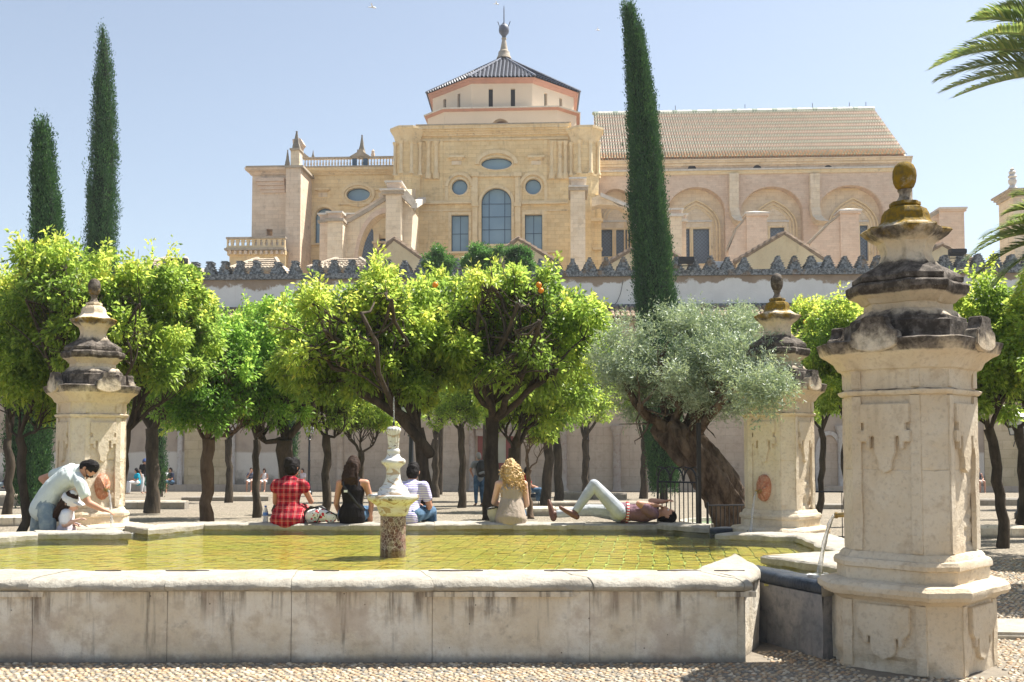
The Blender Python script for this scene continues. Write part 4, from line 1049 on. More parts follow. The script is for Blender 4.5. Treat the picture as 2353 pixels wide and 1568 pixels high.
    def facepanel(q, apo, z0, z1, holes, mat, name, th=.35):
        n_, s_, hw, c_ = face_frame(q, apo)
        mb = MB(); mb.panel([(-hw, z0), (hw, z0), (hw, z1), (-hw, z1)], holes, 0, th, back=False)
        mb.v = [tuple(c_+s_*x-n_*y+Vector((0, 0, z))) for x, y, z in mb.v]
        # x mirrored orientation: keep winding outward
        mb.f = [f[::-1] for f in mb.f] if s_.cross(Vector((0, 0, 1))).dot(n_) < 0 else mb.f
        b.put(name, mb, mat); return n_, s_, hw, c_
    for q in range(8):
        hw = ap*math.tan(math.pi/8); sl = [[(x-.21, zf(247)), (x+.21, zf(247)), (x+.21, zf(204)), (x-.21, zf(204))] for x in (-1.08, 1.08)]
        n_, s_, hw, c_ = facepanel(q, ap, zsplit-.3, ztop, sl, M['drum'], 'drum_wall')
        for x in (-1.08, 1.08):
            mb = MB(); mb.box(x-.3, x+.3, .30, .33, zf(249), zf(202)); mb.v = [tuple(c_+s_*x_-n_*y+Vector((0, 0, z))) for x_, y, z in mb.v]; b.put('slit_window', mb, M['void'])
    def oc(a0, a1, z0, z1, m, name):
        mb = MB(); mb.loft([octp(dc, Yd, a0, z0, rot), octp(dc, Yd, a1, z1, rot)]); b.put(name, mb, m)
    BW_, CH = 7.35, 1.9
    def base_ring(g, z): 
        q = [(BW_+g, -(BW_-CH)-g*.4), (BW_+g, (BW_-CH)+g*.4), (BW_-CH+g*.4, BW_+g), (-(BW_-CH)-g*.4, BW_+g), (-BW_-g, BW_-CH+g*.4), (-BW_-g, -(BW_-CH)-g*.4), (-(BW_-CH)-g*.4, -BW_-g), (BW_-CH+g*.4, -BW_-g)]
        return [(dc+.15+x, Yd+y-.3, z) for x, y in q]
    yf = Yd-.3-BW_; zc = zf(298)+.05; hb = BW_-CH
    nich = arc(dc+.15, zc, .88, .88, 0, 180, 12)
    mb = MB(); mb.panel([(dc+.15-hb, zb), (dc+.15+hb, zb), (dc+.15+hb, zsplit), (dc+.15-hb, zsplit)], [nich], yf, yf+.9); b.put('drum_base', mb, M['drum'])
    mb = MB(); mb.prism(arc(dc+.15, zc, .52, .52, 0, 180, 10), yf+.78, yf+.84); b.put('lunette', mb, M['pane'])
    rg = [base_ring(0, zb), base_ring(0, zsplit)]; rg = [[(x, max(y, yf+.9), z) for x, y, z in r_] if False else r_ for r_ in rg]
    mb = MB(); n8 = 8; mb.v = [p for r_ in rg for p in r_]; mb.f = [(i, (i+1) % 8, 8+(i+1) % 8, 8+i) for i in range(8) if i != 6]; mb.mi = [0]*7; b.put('drum_base_side', mb, M['drum'])
    for sx in (-1, 1):
        nx_, ny_ = sx*.707, -.707; cxn = dc+.15+sx*(BW_-CH/2); cyn = Yd-.3-(BW_-CH/2)
        mb = MB(); mb.prism(arc(0, zc-.3, .8, .8, 0, 180, 10), 0, .04); mb.v = [(cxn+nx_*(.03-y)+(-ny_*sx)*x*sx, cyn+ny_*(.03-y)+nx_*x, z) for x, y, z in mb.v]; b.put('blind_niche', mb, M['ochre_plain'])
    mb = MB(); mb.loft([base_ring(.08, zsplit+.002), base_ring(.3, zsplit+.18)]); b.put('drum_cornice', mb, M['drum_red'])
    mb = MB(); mb.loft([base_ring(.36, zsplit+.182), base_ring(.40, zsplit+.30)]); b.put('drum_cornice_capping', mb, M['light_cap'])
    oc(ap+.05, ap+.28, ztop-.1, ztop+.15, M['drum_red'], 'eaves_moulding'); oc(ap+.36, ap+.5, ztop+.152, ztop+.32, M['drum_red'], 'eaves_moulding')
    # ribbed tile roof: every slope is rows of tile ridges
    apx = Vector((dc, Yd, LZ(133, Yd, 1168))); zr = ztop+.33; apo = ap+.62
    mb = MB()
    for q in range(8):
        a = rot+q*math.pi/4; n_ = Vector((math.cos(a), math.sin(a), 0)); s_ = Vector((-math.sin(a), math.cos(a), 0)); hw = apo*math.tan(math.pi/8)
        base = Vector((dc, Yd, zr))+n_*apo; up = (apx-base); N = s_.cross(up).normalized()
        if N.z < 0: N = -N
        nr = 17
        for i in range(nr):
            x0 = -hw+2*hw*i/nr; x1 = -hw+2*hw*(i+1)/nr; xm = (x0+x1)/2
            tm = max(0, 1-abs(xm)/hw); rows = max(1, int(tm*26))
            for r_ in range(rows):
                t0 = tm*r_/rows; t1 = tm*(r_+1)/rows
                ring = []
                for t, lift in ((t0, .055), (t1, .0)):
                    ring.append([base+s_*(x0+.02)+up*t, base+s_*(x0+(x1-x0)*.28)+up*t+N*(.10+lift), base+s_*(x0+(x1-x0)*.72)+up*t+N*(.10+lift), base+s_*(x1-.02)+up*t])
                o0 = len(mb.v); mb.v += [tuple(p) for rr in ring for p in rr]
                for c in range(3): mb.f.append((o0+c, o0+c+1, o0+c+5, o0+c+4)); mb.mi.append(0)
        o0 = len(mb.v); mb.v += [tuple(base-s_*hw), tuple(base+s_*hw), tuple(apx)]; mb.f.append((o0, o0+1, o0+2)); mb.mi.append(0)
    b.put('lantern_roof', mb, M['slate'])
    for q in range(8):
        c0 = Vector(octp(dc, Yd, apo, zr+.12, rot)[q]); mb = MB(); mb.tube([c0, apx+Vector((0, 0, .1))], [.13, .10], 6); b.put('hip_tile', mb, M['slate'])
    zz = lambda py: LZ(py, Yd, 1166); kk = Yd/F
    mb = MB(); mb.lathe([(18*kk, zz(136)), (16*kk, zz(131)), (14*kk, zz(128)), (13*kk, zz(120)), (9.5*kk, zz(117)), (8*kk, zz(110)), (4.5*kk, zz(92)), (6*kk, zz(90)), (6*kk, zz(88)), (3.5*kk, zz(86))], (dc, Yd), 12)
    b.put('finial_shaft', mb, M['grey_cap'], sm=30)
    mb = MB(); mb.lathe([(4*kk, zz(86)), (6*kk, zz(82)), (11*kk, zz(76)), (12.3*kk, zz(70)), (11.5*kk, zz(63)), (8*kk, zz(58)), (5*kk, zz(57)), (4*kk, zz(54)), (.06, zz(53.5)), (.05, zz(20)), (.01, zz(12))], (dc, Yd), 16)
    b.put('finial_ball', mb, M['slate'], sm=40)
    for sx in (-1, 1):
        mb = MB(); mb.tube([(dc+sx*10*kk, Yd, zz(62)), (dc+sx*14.5*kk, Yd, zz(50))], .04, 5); b.put('lightning_rod', mb, M['iron'])
build_transept()

def cap_pyramid(b, px0, px1, py_cap, py_top, Y, depth, mat, over=.18):
    x0, x1, z0, z1 = rc(px0, px1, py_top, py_cap, Y)
    mb = MB(); mb.loft([[(x0-over, Y-over, z0), (x1+over, Y-over, z0), (x1+over, Y+depth+over, z0), (x0-over, Y+depth+over, z0)],
                        [(x0-over, Y-over, z0+.14), (x1+over, Y-over, z0+.14), (x1+over, Y+depth+over, z0+.14), (x0-over, Y+depth+over, z0+.14)],
                        [((x0+x1)/2-.05, Y+depth/2-.05, z1), ((x0+x1)/2+.05, Y+depth/2-.05, z1), ((x0+x1)/2+.05, Y+depth/2+.05, z1), ((x0+x1)/2-.05, Y+depth/2+.05, z1)]])
    b.put('pier_cap', mb, mat)
def pier(b, px0, px1, py0, Y, depth, mat, py1=BOT, name='buttress_pier'):
    x0, x1, z0, z1 = rc(px0, px1, py0, py1, Y); mb = MB(); mb.box(x0, x1, Y, Y+depth, z0, z1); return b.put(name, mb, mat)

def build_buttresses():
    b = cath
    # tall pier on the left of the transept with its stepped cap
    Y = 84.0
    pier(b, 886, 921, 447, Y, 3.4, M['cream_ashlar'])
    mb = MB(); bxm(mb, 878, 927, 440, 447.2, Y, 3.7, .25); b.put('pier_cap', mb, M['grey_cap'])
    mb = MB(); bxm(mb, 874, 930, 436, 439.8, Y, 3.9, .45); b.put('pier_cap', mb, M['light_cap'])
    pier(b, 889, 919, 420, Y+.1, 2.2, M['brick'], 436); cap_pyramid(b, 889, 919, 420, 411, Y+.1, 2.2, M['light_cap'])
    # sloping wing wall behind the pier running up to the transept
    x0 = L(920, 500, Y)[0]
    z = lambda py: LZ(py, 88, 940)
    mb = MB(); X = L(938, 500, 86)[0]
    mb.add([(x0-.25, 85.5, LZ(436, 85.5, 920)), (x0-.25, 92, z(408)), (x0+.15, 92, z(408)), (x0+.15, 85.5, LZ(436, 85.5, 920)), (x0-.25, 85.5, LZ(BOT, 85.5, 920)), (x0-.25, 92, z(BOT)), (x0+.15, 92, z(BOT)), (x0+.15, 85.5, LZ(BOT, 85.5, 920))],
           [(0, 3, 2, 1), (0, 4, 7, 3), (3, 7, 6, 2), (2, 6, 5, 1), (1, 5, 4, 0)]); b.put('flying_buttress', mb, M['cream_ashlar'])
    mb = MB(); A = [L(922, 452, 84.5), L(952, 482, 86), L(958, 476, 86.5), L(966, 456, 90)]
    mb.loft([[(A[0][0], 84.2, A[0][1]), (A[0][0]+.5, 84.2, A[0][1]+.5), (A[0][0]+.5, 85.2, A[0][1]+.5), (A[0][0], 85.2, A[0][1])],
             [(A[1][0], 85.0, A[1][1]), (A[1][0]+.3, 85.0, A[1][1]+.5), (A[1][0]+.3, 86.5, A[1][1]+.5), (A[1][0], 86.5, A[1][1])]]); b.put('raking_coping', mb, M['light_cap'])
    mb = MB(); mb.loft([[(A[1][0]-.1, 85, A[1][1]-.1), (A[1][0]+.4, 85, A[1][1]-.1), (A[1][0]+.4, 85, A[1][1]+.35), (A[1][0]-.1, 85, A[1][1]+.35)], [(A[3][0]-.4, 91.5, A[3][1]), (A[3][0]+.3, 91.5, A[3][1]), (A[3][0]+.3, 91.5, A[3][1]+.45), (A[3][0]-.4, 91.5, A[3][1]+.45)]]); b.put('raking_coping', mb, M['light_cap'])
    mb = MB(); q = [L(922, 455, 85), L(950, 484, 85.4), L(946, 560, 85.4), L(942, BOT, 85.4), L(922, BOT, 85)]
    mb.prism(q, 85.2, 88.2); b.put('flying_buttress', mb, M['cream_ashlar'])
    # flying arch on the left
    Y = 84.6
    arcp = [L(821+ (888-821)*(1-math.cos(t))*1.0, 610-120*math.sin(t), Y) for t in [i*math.pi/2/12 for i in range(13)]]
    top = pp([(888, 458), (846, 485), (806, 508), (790, 511), (786, 516)], Y)
    poly = arcp[:]+top+pp([(786, BOT), (821, BOT)], Y)
    mb = MB(); mb.prism(poly, Y, Y+1.6); b.put('flying_buttress', mb, M['cream_ashlar'])
    for (a, c) in (((888, 452), (846, 479)), ((846, 479), (806, 502)), ((806, 502), (786, 507))):
        (ax, az), (cx2, cz2) = L(*a, Y), L(*c, Y)
        mb = MB(); mb.prism([(cx2, cz2), (ax, az), (ax, az-.34), (cx2, cz2-.34)], Y-.22, Y+1.8); b.put('raking_coping', mb, M['grey_cap'])
        mb = MB(); mb.prism([(cx2, cz2+.36), (ax, az+.36), (ax, az+.01), (cx2, cz2+.01)], Y+.2, Y+1.2); b.put('raking_coping', mb, M['pink_ashlar'])
    # voussoir ring
    rings = []
    for t in [i*math.pi/2/12 for i in range(13)]:
        a = L(821+67*(1-math.cos(t)), 610-120*math.sin(t), Y); c = L(814+72*(1-math.cos(t)), 606-128*math.sin(t), Y)
        rings.append([(a[0], Y-.06, a[1]), (c[0], Y-.06, c[1]), (c[0], Y+.1, c[1]), (a[0], Y+.1, a[1])])
    mb = MB(); mb.loft(rings); b.put('arch_moulding', mb, M['brick'])
    # low stepped pier group on the left
    pier(b, 752, 787, 509, 83.2, 2.5, M['cream_ashlar']); pier(b, 734, 757, 512, 84.0, 3, M['pink_ashlar'])
    mb = MB(); bxm(mb, 749, 791, 503, 509.2, 83.2, 2.8, .25); b.put('pier_cap', mb, M['grey_cap'])
    mb = MB(); bxm(mb, 731, 760, 507, 512.2, 84, 3.2, .2); b.put('pier_cap', mb, M['grey_cap'])
    pier(b, 754, 783, 490, 83.4, 1.8, M['brick'], 503); cap_pyramid(b, 754, 783, 490, 481, 83.4, 1.8, M['light_cap'])
    pier(b, 735, 758, 494, 84.3, 1.8, M['brick'], 507); cap_pyramid(b, 735, 758, 494, 488, 84.3, 1.8, M['light_cap'])
    pier(b, 784, 811, 494, 84.9, 1.3, M['brick'], 505); cap_pyramid(b, 784, 811, 494, 488, 84.9, 1.3, M['light_cap'])
    # right tall pier
    Y = 86.0
    pier(b, 1311, 1345, 438, Y, 3.2, M['cream_ashlar'])
    mb = MB(); bxm(mb, 1307, 1350, 432, 438.2, Y, 3.4, .2); b.put('pier_cap', mb, M['grey_cap'])
    mb = MB(); bxm(mb, 1306, 1352, 428.5, 431.8, Y, 3.6, .35); b.put('pier_cap', mb, M['light_cap'])
    pier(b, 1312, 1343, 412, Y+.1, 2.0, M['pink_ashlar'], 428.5); cap_pyramid(b, 1312, 1343, 412, 404, Y+.1, 2.0, M['light_cap'])
    # right flying arch
    Y = 88.0
    arcp = [L(1378+135*math.sin(t), 530-60*math.cos(t)+ (0 if t < 9 else 0), Y) for t in [i*math.pi/2/12 for i in range(13)]]
    poly = pp([(1360, 455), (1380, 448), (1450, 489), (1512, 500), (1545, 500), (1545, BOT), (1513, BOT)], Y)+arcp[::-1]+pp([(1360, 475)], Y)
    mb = MB(); mb.prism(poly, Y, Y+1.5); b.put('flying_buttress', mb, M['cream_ashlar'])
    (ax, az), (cx2, cz2) = L(1380, 444, Y), L(1512, 497, Y)
    mb = MB(); mb.prism([(ax, az), (cx2, cz2), (cx2, cz2-.34), (ax, az-.34)], Y-.2, Y+1.7); b.put('raking_coping', mb, M['light_cap'])
    for (a, c, cap, y_, mt, dp) in ((1540, 1567, 487, 85.5, M['cream_ashlar'], 2.2), (1561, 1577, 499, 86.5, M['pink_ashlar'], 2.2)):
        pier(b, a, c, cap+11, y_, dp, mt); mb = MB(); bxm(mb, a-2.5, c+3, cap+5, cap+11.2, y_, dp+.2, .2); b.put('pier_cap', mb, M['light_cap'])
        pier(b, a+1, c-1, cap-4, y_+.2, dp-.5, M['brick'], cap+5); cap_pyramid(b, a+1, c-1, cap-4, cap-10, y_+.2, dp-.5, M['light_cap'])
    # bay under the right arch: pilaster, windows
    Y = 91.4
    mb = MB(); bxm(mb, 1345, 1382, 448, BOT, Y, 2.5, 0); b.put('turret_base', mb, M['ochre'])
    mb = MB(); bxm(mb, 1340, 1386, 503, 510, Y, .4, .3); bxm(mb, 1362, 1384, 571, 576, Y, .4, .4); b.put('string_course', mb, M['ochre_plain'])
build_buttresses()

def baluster_row(b, px0, px1, py0, py1, Y, n, mat, arches=False):
    x0, x1, z0, z1 = rc(px0, px1, py0, py1, Y); h = z1-z0
    mb = MB(); mb.box(x0-.05, x1+.05, Y-.12, Y+.32, z1-h*.16, z1); b.put('handrail', mb, M['grey_cap'])
    mb = MB(); mb.box(x0-.02, x1+.02, Y-.08, Y+.28, z0, z0+h*.14); b.put('plinth_rail', mb, mat)
    zb, zt = z0+h*.14+.001, z1-h*.16-.001
    if not arches:
        for i in range(n):
            x = x0+(x1-x0)*(i+.5)/n; r = (x1-x0)/n*.25
            mb = MB(); mb.lathe([(r*1.1, zb), (r*.7, zb+(zt-zb)*.12), (r*1.25, zb+(zt-zb)*.35), (r*.55, zb+(zt-zb)*.75), (r*1.1, zt)], (x, Y+.1), 8); b.put('baluster', mb, mat, sm=50)
    else:
        w_ = (x1-x0)/n
        for i in range(n):
            xc = x0+w_*(i+.5); a = w_*.26
            hole = [(xc-a, zb+.12), (xc+a, zb+.12)]+arc(xc, zb+.12+(zt-zb)*.36, a, a, 0, 180, 6)
            hole2 = arc(xc, zt-(zt-zb)*.22, a*.8, a*.8, 0, 360, 10)[:-1]
            mb = MB(); mb.panel([(xc-w_/2+.004, zb), (xc+w_/2-.004, zb), (xc+w_/2-.004, zt), (xc-w_/2+.004, zt)], [hole, hole2], Y, Y+.2); b.put('pierced_panel', mb, mat)
def pinnacle(b, px, py_top, py_base, Y, wpx, mat, block=None):
    x, zt = L(px, py_top, Y); zb = LZ(py_base, Y, px); r = wpx*Y/F/2
    mb = MB(); rot = math.pi/4
    prof = [(r*1.25*1.41, zb), (r*1.25*1.41, zb+.12), (r*1.41, zb+.16), (r*1.0*1.41, zb+.35), (r*.75*1.35, zb+(zt-zb)*.35), (r*.45*1.3, zb+(zt-zb)*.7), (r*.22*1.3, zb+(zt-zb)*.93), (r*.4, zb+(zt-zb)*.95), (r*.35, zt-.02), (.02, zt)]
    mb.lathe(prof, (x, Y+.6), 4, rot=rot); b.put('pinnacle', mb, mat)

def build_left_wing():
    b = cath; Y = 95.0
    outer = rpoly(690, 912, 398, BOT, Y)
    w_o = ell(823, 447, 28, 16, Y); w_a = archpoly(724, 768, 478, 560, Y, 12); w_d = archpoly(826, 858, 520, 610, Y, 8); w_s = rpoly(872, 888, 548, 600, Y)
    mb = MB(); mb.panel(outer, [w_o, w_a, w_d, w_s], Y, Y+.9, back=False); b.put('presbytery_wall', mb, M['ochre'])
    window(b, w_o, Y, M['pane'], (.5,)); window(b, w_a, Y, M['pane']); window(b, w_d, Y, M['pane_dark']); window(b, w_s, Y, M['pane'])
    arch_ring(b, 823, 448, 33, 40, 0, 360, Y, .14, M['ochre_plain'], ry=29, n=30); arch_ring(b, 823, 447, 28.3, 31, 0, 360, Y, .06, M['ochre_plain'], ry=19, n=30)
    arch_ring(b, 746, 500, 24, 31, 0, 180, Y, .14, M['ochre_plain'])
    for px in (718.5, 773): 
        mb = MB(); bxm(mb, px-3.5, px+3.5, 500, 560, Y, .1, .12); b.put('pilaster', mb, M['ochre_plain'])
    mb = MB(); bxm(mb, 779, 868, 467, 471, Y, .1, .2); b.put('string_course', mb, M['ochre_plain'])
    mb = MB(); bxm(mb, 700, 735, 560, 564, Y, .1, .25); bxm(mb, 704, 712, 564.2, BOT, Y, .1, .12); b.put('string_course', mb, M['ochre_plain'])
    for a in (866, ): 
        mb = MB(); bxm(mb, a-6, a+6, 540, BOT, Y, .1, .25); bxm(mb, a-10, a+20, 556, 561, Y, .1, .35); b.put('pilaster', mb, M['ochre_plain'])
    for px in (742, 880):
        mb = MB(); bxm(mb, px-17, px+17, 434, 438, Y, .1, .3); bxm(mb, px-12, px+12, 438.2, 441, Y, .1, .15); b.put('ledge', mb, M['ochre_plain'])
        mb = MB(); bxm(mb, px-10, px+10, 443, 453, Y, .1, .05); b.put('plaque', mb, M['cream_ashlar'])
    cornice(b, 690, 912, 388, 402, Y, .6, M['ochre_plain'], ends=False)
    mb = MB(); bxm(mb, 690, 912, 385, 387.9, Y, 9, .65); b.put('roof_slab', mb, M['grey_cap'])
    mb = MB(); x0, x1, z0, z1 = rc(690, 912, 400, BOT, Y); mb.box(x0, x1, Y+1.3, Y+9, z0, z1); b.put('presbytery_core', mb, M['ochre'])
    mb = MB(); x, z0_ = L(705, 620, Y); mb.tube([(x, Y-.3, LZ(430, Y, 705)), (x, Y-.3, LZ(BOT, Y, 705))], .12, 6); b.put('drainpipe', mb, M['spire'])
    mb = MB(); mb.tube([(x-.02, Y-.35, LZ(452, Y, 705)), (x-.02, Y-.35, LZ(440, Y, 705))], .2, 8); b.put('gargoyle', mb, M['spire'])
    baluster_row(b, 697, 905, 361, 385, Y, 30, M['cream_ashlar'])
    for px in (815, 840):
        mb = MB(); bxm(mb, px-5, px+5, 366, 384, Y, .1, .15); b.put('blind_panel', mb, M['mullion'])
    mb = MB(); mb.prism(pp([(804, 361.5), (853, 361.5), (846, 357), (838, 352), (829, 343), (820, 352), (811, 357)], Y), Y-.2, Y+.5); b.put('scroll_pediment', mb, M['grey_cap'])
    mb = MB(); bxm(mb, 822, 836, 346, 361, Y, .9, .3); b.put('pinnacle_base', mb, M['grey_cap'])
    pinnacle(b, 829, 306, 347, Y, 12, M['spire']); pinnacle(b, 657, 340, 378, 92.5, 9, M['spire']); pinnacle(b, 716, 342, 363, Y, 6, M['spire'])
    mb = MB(); x, z = L(857, 360, Y); mb.lathe([(.16, z), (.2, z+.2), (.12, z+.4), (.16, z+.5), (.05, z+.65), (.02, z+.7)], (x, Y), 8); b.put('urn', mb, M['brick'], sm=50)
    # corner buttress with tall pinnacle
    Y2 = 91.0
    pier(b, 656, 690, 386, Y2, 4.2, M['pink_ashlar'])
    pier(b, 690.2, 697, 400, Y2+1.2, 3.2, M['cream_ashlar'])
    mb = MB(); bxm(mb, 655, 698, 381, 386, Y2, 4.4, .15); b.put('pier_cap', mb, M['grey_cap'])
    pier(b, 668, 688, 345, Y2+.5, 1.0, M['cream_ashlar'], 381); mb = MB(); bxm(mb, 666, 690, 341, 345, Y2+.4, 1.2, .1); b.put('pier_cap', mb, M['grey_cap'])
    pinnacle(b, 678, 297, 342, Y2+.4, 16, M['spire'])
    mb = MB(); mb.prism(pp([(672, 320), (690, 318), (697, 330), (692, 336), (690, 346), (674, 346)], Y2+2), Y2+2, Y2+3); b.put('bell_gable', mb, M['brick'])
    mb = MB(); mb.prism(pp([(692, 361), (710, 361), (704, 356), (697, 350), (692, 345)], Y2+3.4), Y2+3.4, Y2+3.8); b.put('scroll', mb, M['grey_cap'])
    # square end block with a stepped inverted moulding and a small lookout
    Y3 = 92.0
    hole = rpoly(612, 626, 527, 542, Y3)
    mb = MB(); mb.panel(rpoly(579, 657, 400, 545, Y3), [hole], Y3, Y3+1.2); b.put('end_wall', mb, M['pink_ashlar'])
    mb = MB(); mb.panel(rpoly(579, 657, 545.2, BOT, Y3), [], Y3, Y3+1.2); b.put('end_wall', mb, M['pink_ashlar'])
    mb = MB(); x0, x1, z0, z1 = rc(579, 612, 400, BOT, Y3); mb.box(x0, x1-1, Y3+1.2, Y3+9, z0, z1); b.put('end_core', mb, M['pink_ashlar'])
    cornice(b, 579, 657, 388, 402, Y3, .55, M['pink_ashlar']); mb = MB(); bxm(mb, 569, 657, 385, 387.9, Y3, 8, .62); b.put('roof_slab', mb, M['grey_cap'])
    for k, (a, p0, p1, o) in enumerate(((590, 412, 420, .5), (594, 420.2, 428, .38), (598, 428.2, 437, .26), (601, 437.2, 444, .14))):
        mb = MB(); bxm(mb, a, 656, p0, p1, Y3, .1, o); b.put('corbel_course', mb, M['brick'])
    # balcony
    Y4 = 90.0
    baluster_row(b, 521, 655, 545, 571, Y4, 11, M['ochre_plain'], True)
    mb = MB(); bxm(mb, 518, 656, 571.2, 576, Y4, 2.5, .35); b.put('balcony_slab', mb, M['grey_cap'])
    for i in range(11):
        px = 530+i*12; mb = MB(); bxm(mb, px-3, px+3, 577, 585, Y4, .5, .25); b.put('bracket', mb, M['pink_ashlar'])
    mb = MB(); bxm(mb, 522, 656, 576.2, 586, Y4, 2.2, 0); b.put('balcony_wall', mb, M['ochre']); mb = MB(); bxm(mb, 527, 656, 586.2, BOT, Y4+.2, 2, 0); b.put('balcony_wall', mb, M['ochre'])
build_left_wing()

def build_nave():
    b = cath; Y = 94.0; YR = Y+1.0
    # brick screen of blind arches
    arches = [(1378, 1452, 434, 37), (1533, 1667, 430, 60), (1702, 1846, 429, 62), (1880, 2030, 426, 64)]
    holes = [archpoly(a, c, t, BOT-1, Y, 18, ry=ry) for a, c, t, ry in arches]
    outer = rpoly(1376, 2094, 400, BOT, Y)
    mb = MB(); mb.panel(outer, holes, Y, Y+1.0, back=False); b.put('nave_wall', mb, M['brick'])
    for (a, c, t, ry), h in zip(arches, holes):
        band_o = offp(h, .42)
        cxp = (a+c)/2; 
        arch_ring(b, cxp, t+ry, (c-a)/2+.3, (c-a)/2+11, 0, 180, Y, .05, M['brick'], ry=ry+11)
    # recessed stone panels with pointed hood mouldings and leaded windows
    wins = [(1380, 1407, 528, 590), (1416, 1448, 528, 590), (1566, 1585, 526, 606), (1593, 1630, 526, 606), (1770, 1803, 523, 600), (1976, 1995, 518, 600)]
    holes = [rpoly(*w_[:2], w_[2], w_[3], YR) for w_ in wins]
    mb = MB(); mb.panel(rpoly(1376, 2094, 405, BOT, YR), holes, YR, YR+.4, back=False); b.put('clerestory_wall', mb, M['cream_ashlar'])
    for h in holes: window(b, h, YR, M['pane_dark'], depth=.35, fr=.08); band(b, offp(h, .16), offp(h, .004), YR, .06, M['ochre_plain'])
    for (cx_, r, top) in ((1415, 36, 462), (1600, 55, 460), (1777, 55, 460), (1960, 58, 455)):
        for k, (d, o) in enumerate(((0, .22), (7, .15), (14, .08))):
            if r-d < 12: continue
            po = archpoly(cx_-r+d, cx_+r-d, top+d*1.1, BOT-10, YR, pointed=True, ry=(r-d)*1.15); pi_ = archpoly(cx_-r+d+3.2, cx_+r-d-3.2, top+d*1.1+3.6, BOT-9, YR, pointed=True, ry=(r-d-3.2)*1.15)
            mb = MB(); n = len(po)
            if len(po) == len(pi_): mb.loft([[(po[i][0], YR-o, po[i][1]), (pi_[i][0], YR-o, pi_[i][1]), (pi_[i][0], YR+.05, pi_[i][1]), (po[i][0], YR+.05, po[i][1])] for i in range(1, n)]); b.put('hood_moulding', mb, M['ochre_plain'])
        mb = MB(); bxm(mb, cx_-34, cx_+36, 507, 511, YR, .1, .12); b.put('string_course', mb, M['light_cap'])
        for q in range(5):     # tracery roundels
            mb = MB(); x, z = L(cx_-24+q*12, 497-10*math.sin(math.pi*q/4), YR); mb.lathe([(.28, 0), (.30, .05), (.2, .06), (.18, .02)], (0, 0), 10); mb.v = [(x+a_, YR-c_, z+b_) for a_, b_, c_ in mb.v]; b.put('tracery_roundel', mb, M['cream_ashlar'])
        mb = MB(); bxm(mb, cx_-28, cx_+28, 434, 437, YR, .1, .2); b.put('string_course', mb, M['ochre_plain'])
    # entablature
    xs = (1372, 2094)
    mb = MB(); bxm(mb, *xs, 392, 400, Y, .8, .12); b.put('string_course', mb, M['ochre_plain'])
    mb = MB(); bxm(mb, *xs, 388.5, 391.9, Y, .8, .28); b.put('string_course', mb, M['light_cap'])
    mb = MB(); bxm(mb, *xs, 380, 388.3, Y, .8, .0); b.put('frieze', mb, M['pink_ashlar'])
    mb = MB(); bxm(mb, *xs, 375, 379.9, Y, .8, .18); bxm(mb, *xs, 370, 374.9, Y, .8, .36); bxm(mb, *xs, 367.2, 369.9, Y, .8, .5); b.put('cornice', mb, M['cream_ashlar'])
    for px in (1590, 1740, 1903, 1495):
        mb = MB(); x, z = L(px, 388, Y); mb.prism(arc(x, z, .38, .33, 0, 180, 8), Y-.02, Y+.05); b.put('vent', mb, M['void'])
    mb = MB(); x0, x1, z0, z1 = rc(1376, 2094, 400, BOT, Y); mb.box(x0, x1, YR+.8, YR+14, z0, z1+2.0); b.put('nave_core', mb, M['cream_ashlar'])
    # quadrant strip buttresses curving out at the foot
    for px in (1684, 1869):
        Yb = Y-.02
        pts = [(1, 402, 0.5), (1, 450, .5), (1, 480, .55), (4, 500, .8), (9, 512, 1.3), (16, 519, 2.0)]
        rings = []
        for (dx, py, out) in pts:
            x, z = L(px+dx, py, Yb); hw = 10.5*Yb/F
            rings.append([(x-hw, Yb, z), (x-hw, Yb-out, z), (x+hw, Yb-out, z), (x+hw, Yb, z)])
        mb = MB(); mb.loft(rings[::-1]); b.put('strip_buttress', mb, M['cream_ashlar'])
    # raking brick buttresses with capped piers
    for (p0, p1, cap, slope) in ((1716, 1763, 489, [(1714, 502), (1692, 530), (1674, 575), (1674, BOT), (1718, BOT)]), (1932, 1975, 483, [(1932, 494), (1905, 516), (1862, 560), (1862, BOT), (1934, BOT)])):
        Yp = 86.5
        pier(b, p0, p1, cap+8, Yp, 1.5, M['brick']); mb = MB(); bxm(mb, p0-2, p1+3, cap+3, cap+7.9, Yp, 1.7, .15); b.put('pier_cap', mb, M['brick']); cap_pyramid(b, p0, p1, cap+3, cap-8, Yp, 1.5, M['light_cap'])
        q = pp(slope, Yp+.2); mb = MB(); mb.prism(q, Yp+.2, Yp+1.3); b.put('flying_buttress', mb, M['brick'])
        for s0, s1 in zip(slope[:2], slope[1:3]):
            (ax, az), (cx2, cz2) = L(*s0, Yp), L(*s1, Yp); mb = MB(); mb.prism([(ax, az), (ax, az+.22), (cx2-.1, cz2+.22), (cx2-.1, cz2)], Yp+.1, Yp+1.4); b.put('raking_coping', mb, M['grey_cap'])
    # end quoin on the right
    mb = MB(); bxm(mb, 2078, 2096, 392, BOT, Y, 2, .25); b.put('corner_quoin', mb, M['cream_ashlar'])
    # roof of glazed barrel tiles in bands of colour
    xl0 = L(1372, 372, Y)[0]; xr0 = L(2079, 364, Y)[0]; ze = L(1700, 367, Y)[1]
    YT = Y+11.0; xl1 = L(1345, 266, YT)[0]; xr1 = L(2007, 251, YT)[0]; zt = L(1700, 257, YT)[1]
    E0 = Vector((xl0, Y-.55, ze)); E1 = Vector((xr0, Y-.55, ze)); T0 = Vector((xl0, YT, zt)); T1 = Vector((xr1, YT, zt))
    ncol = 112; nrow = 44
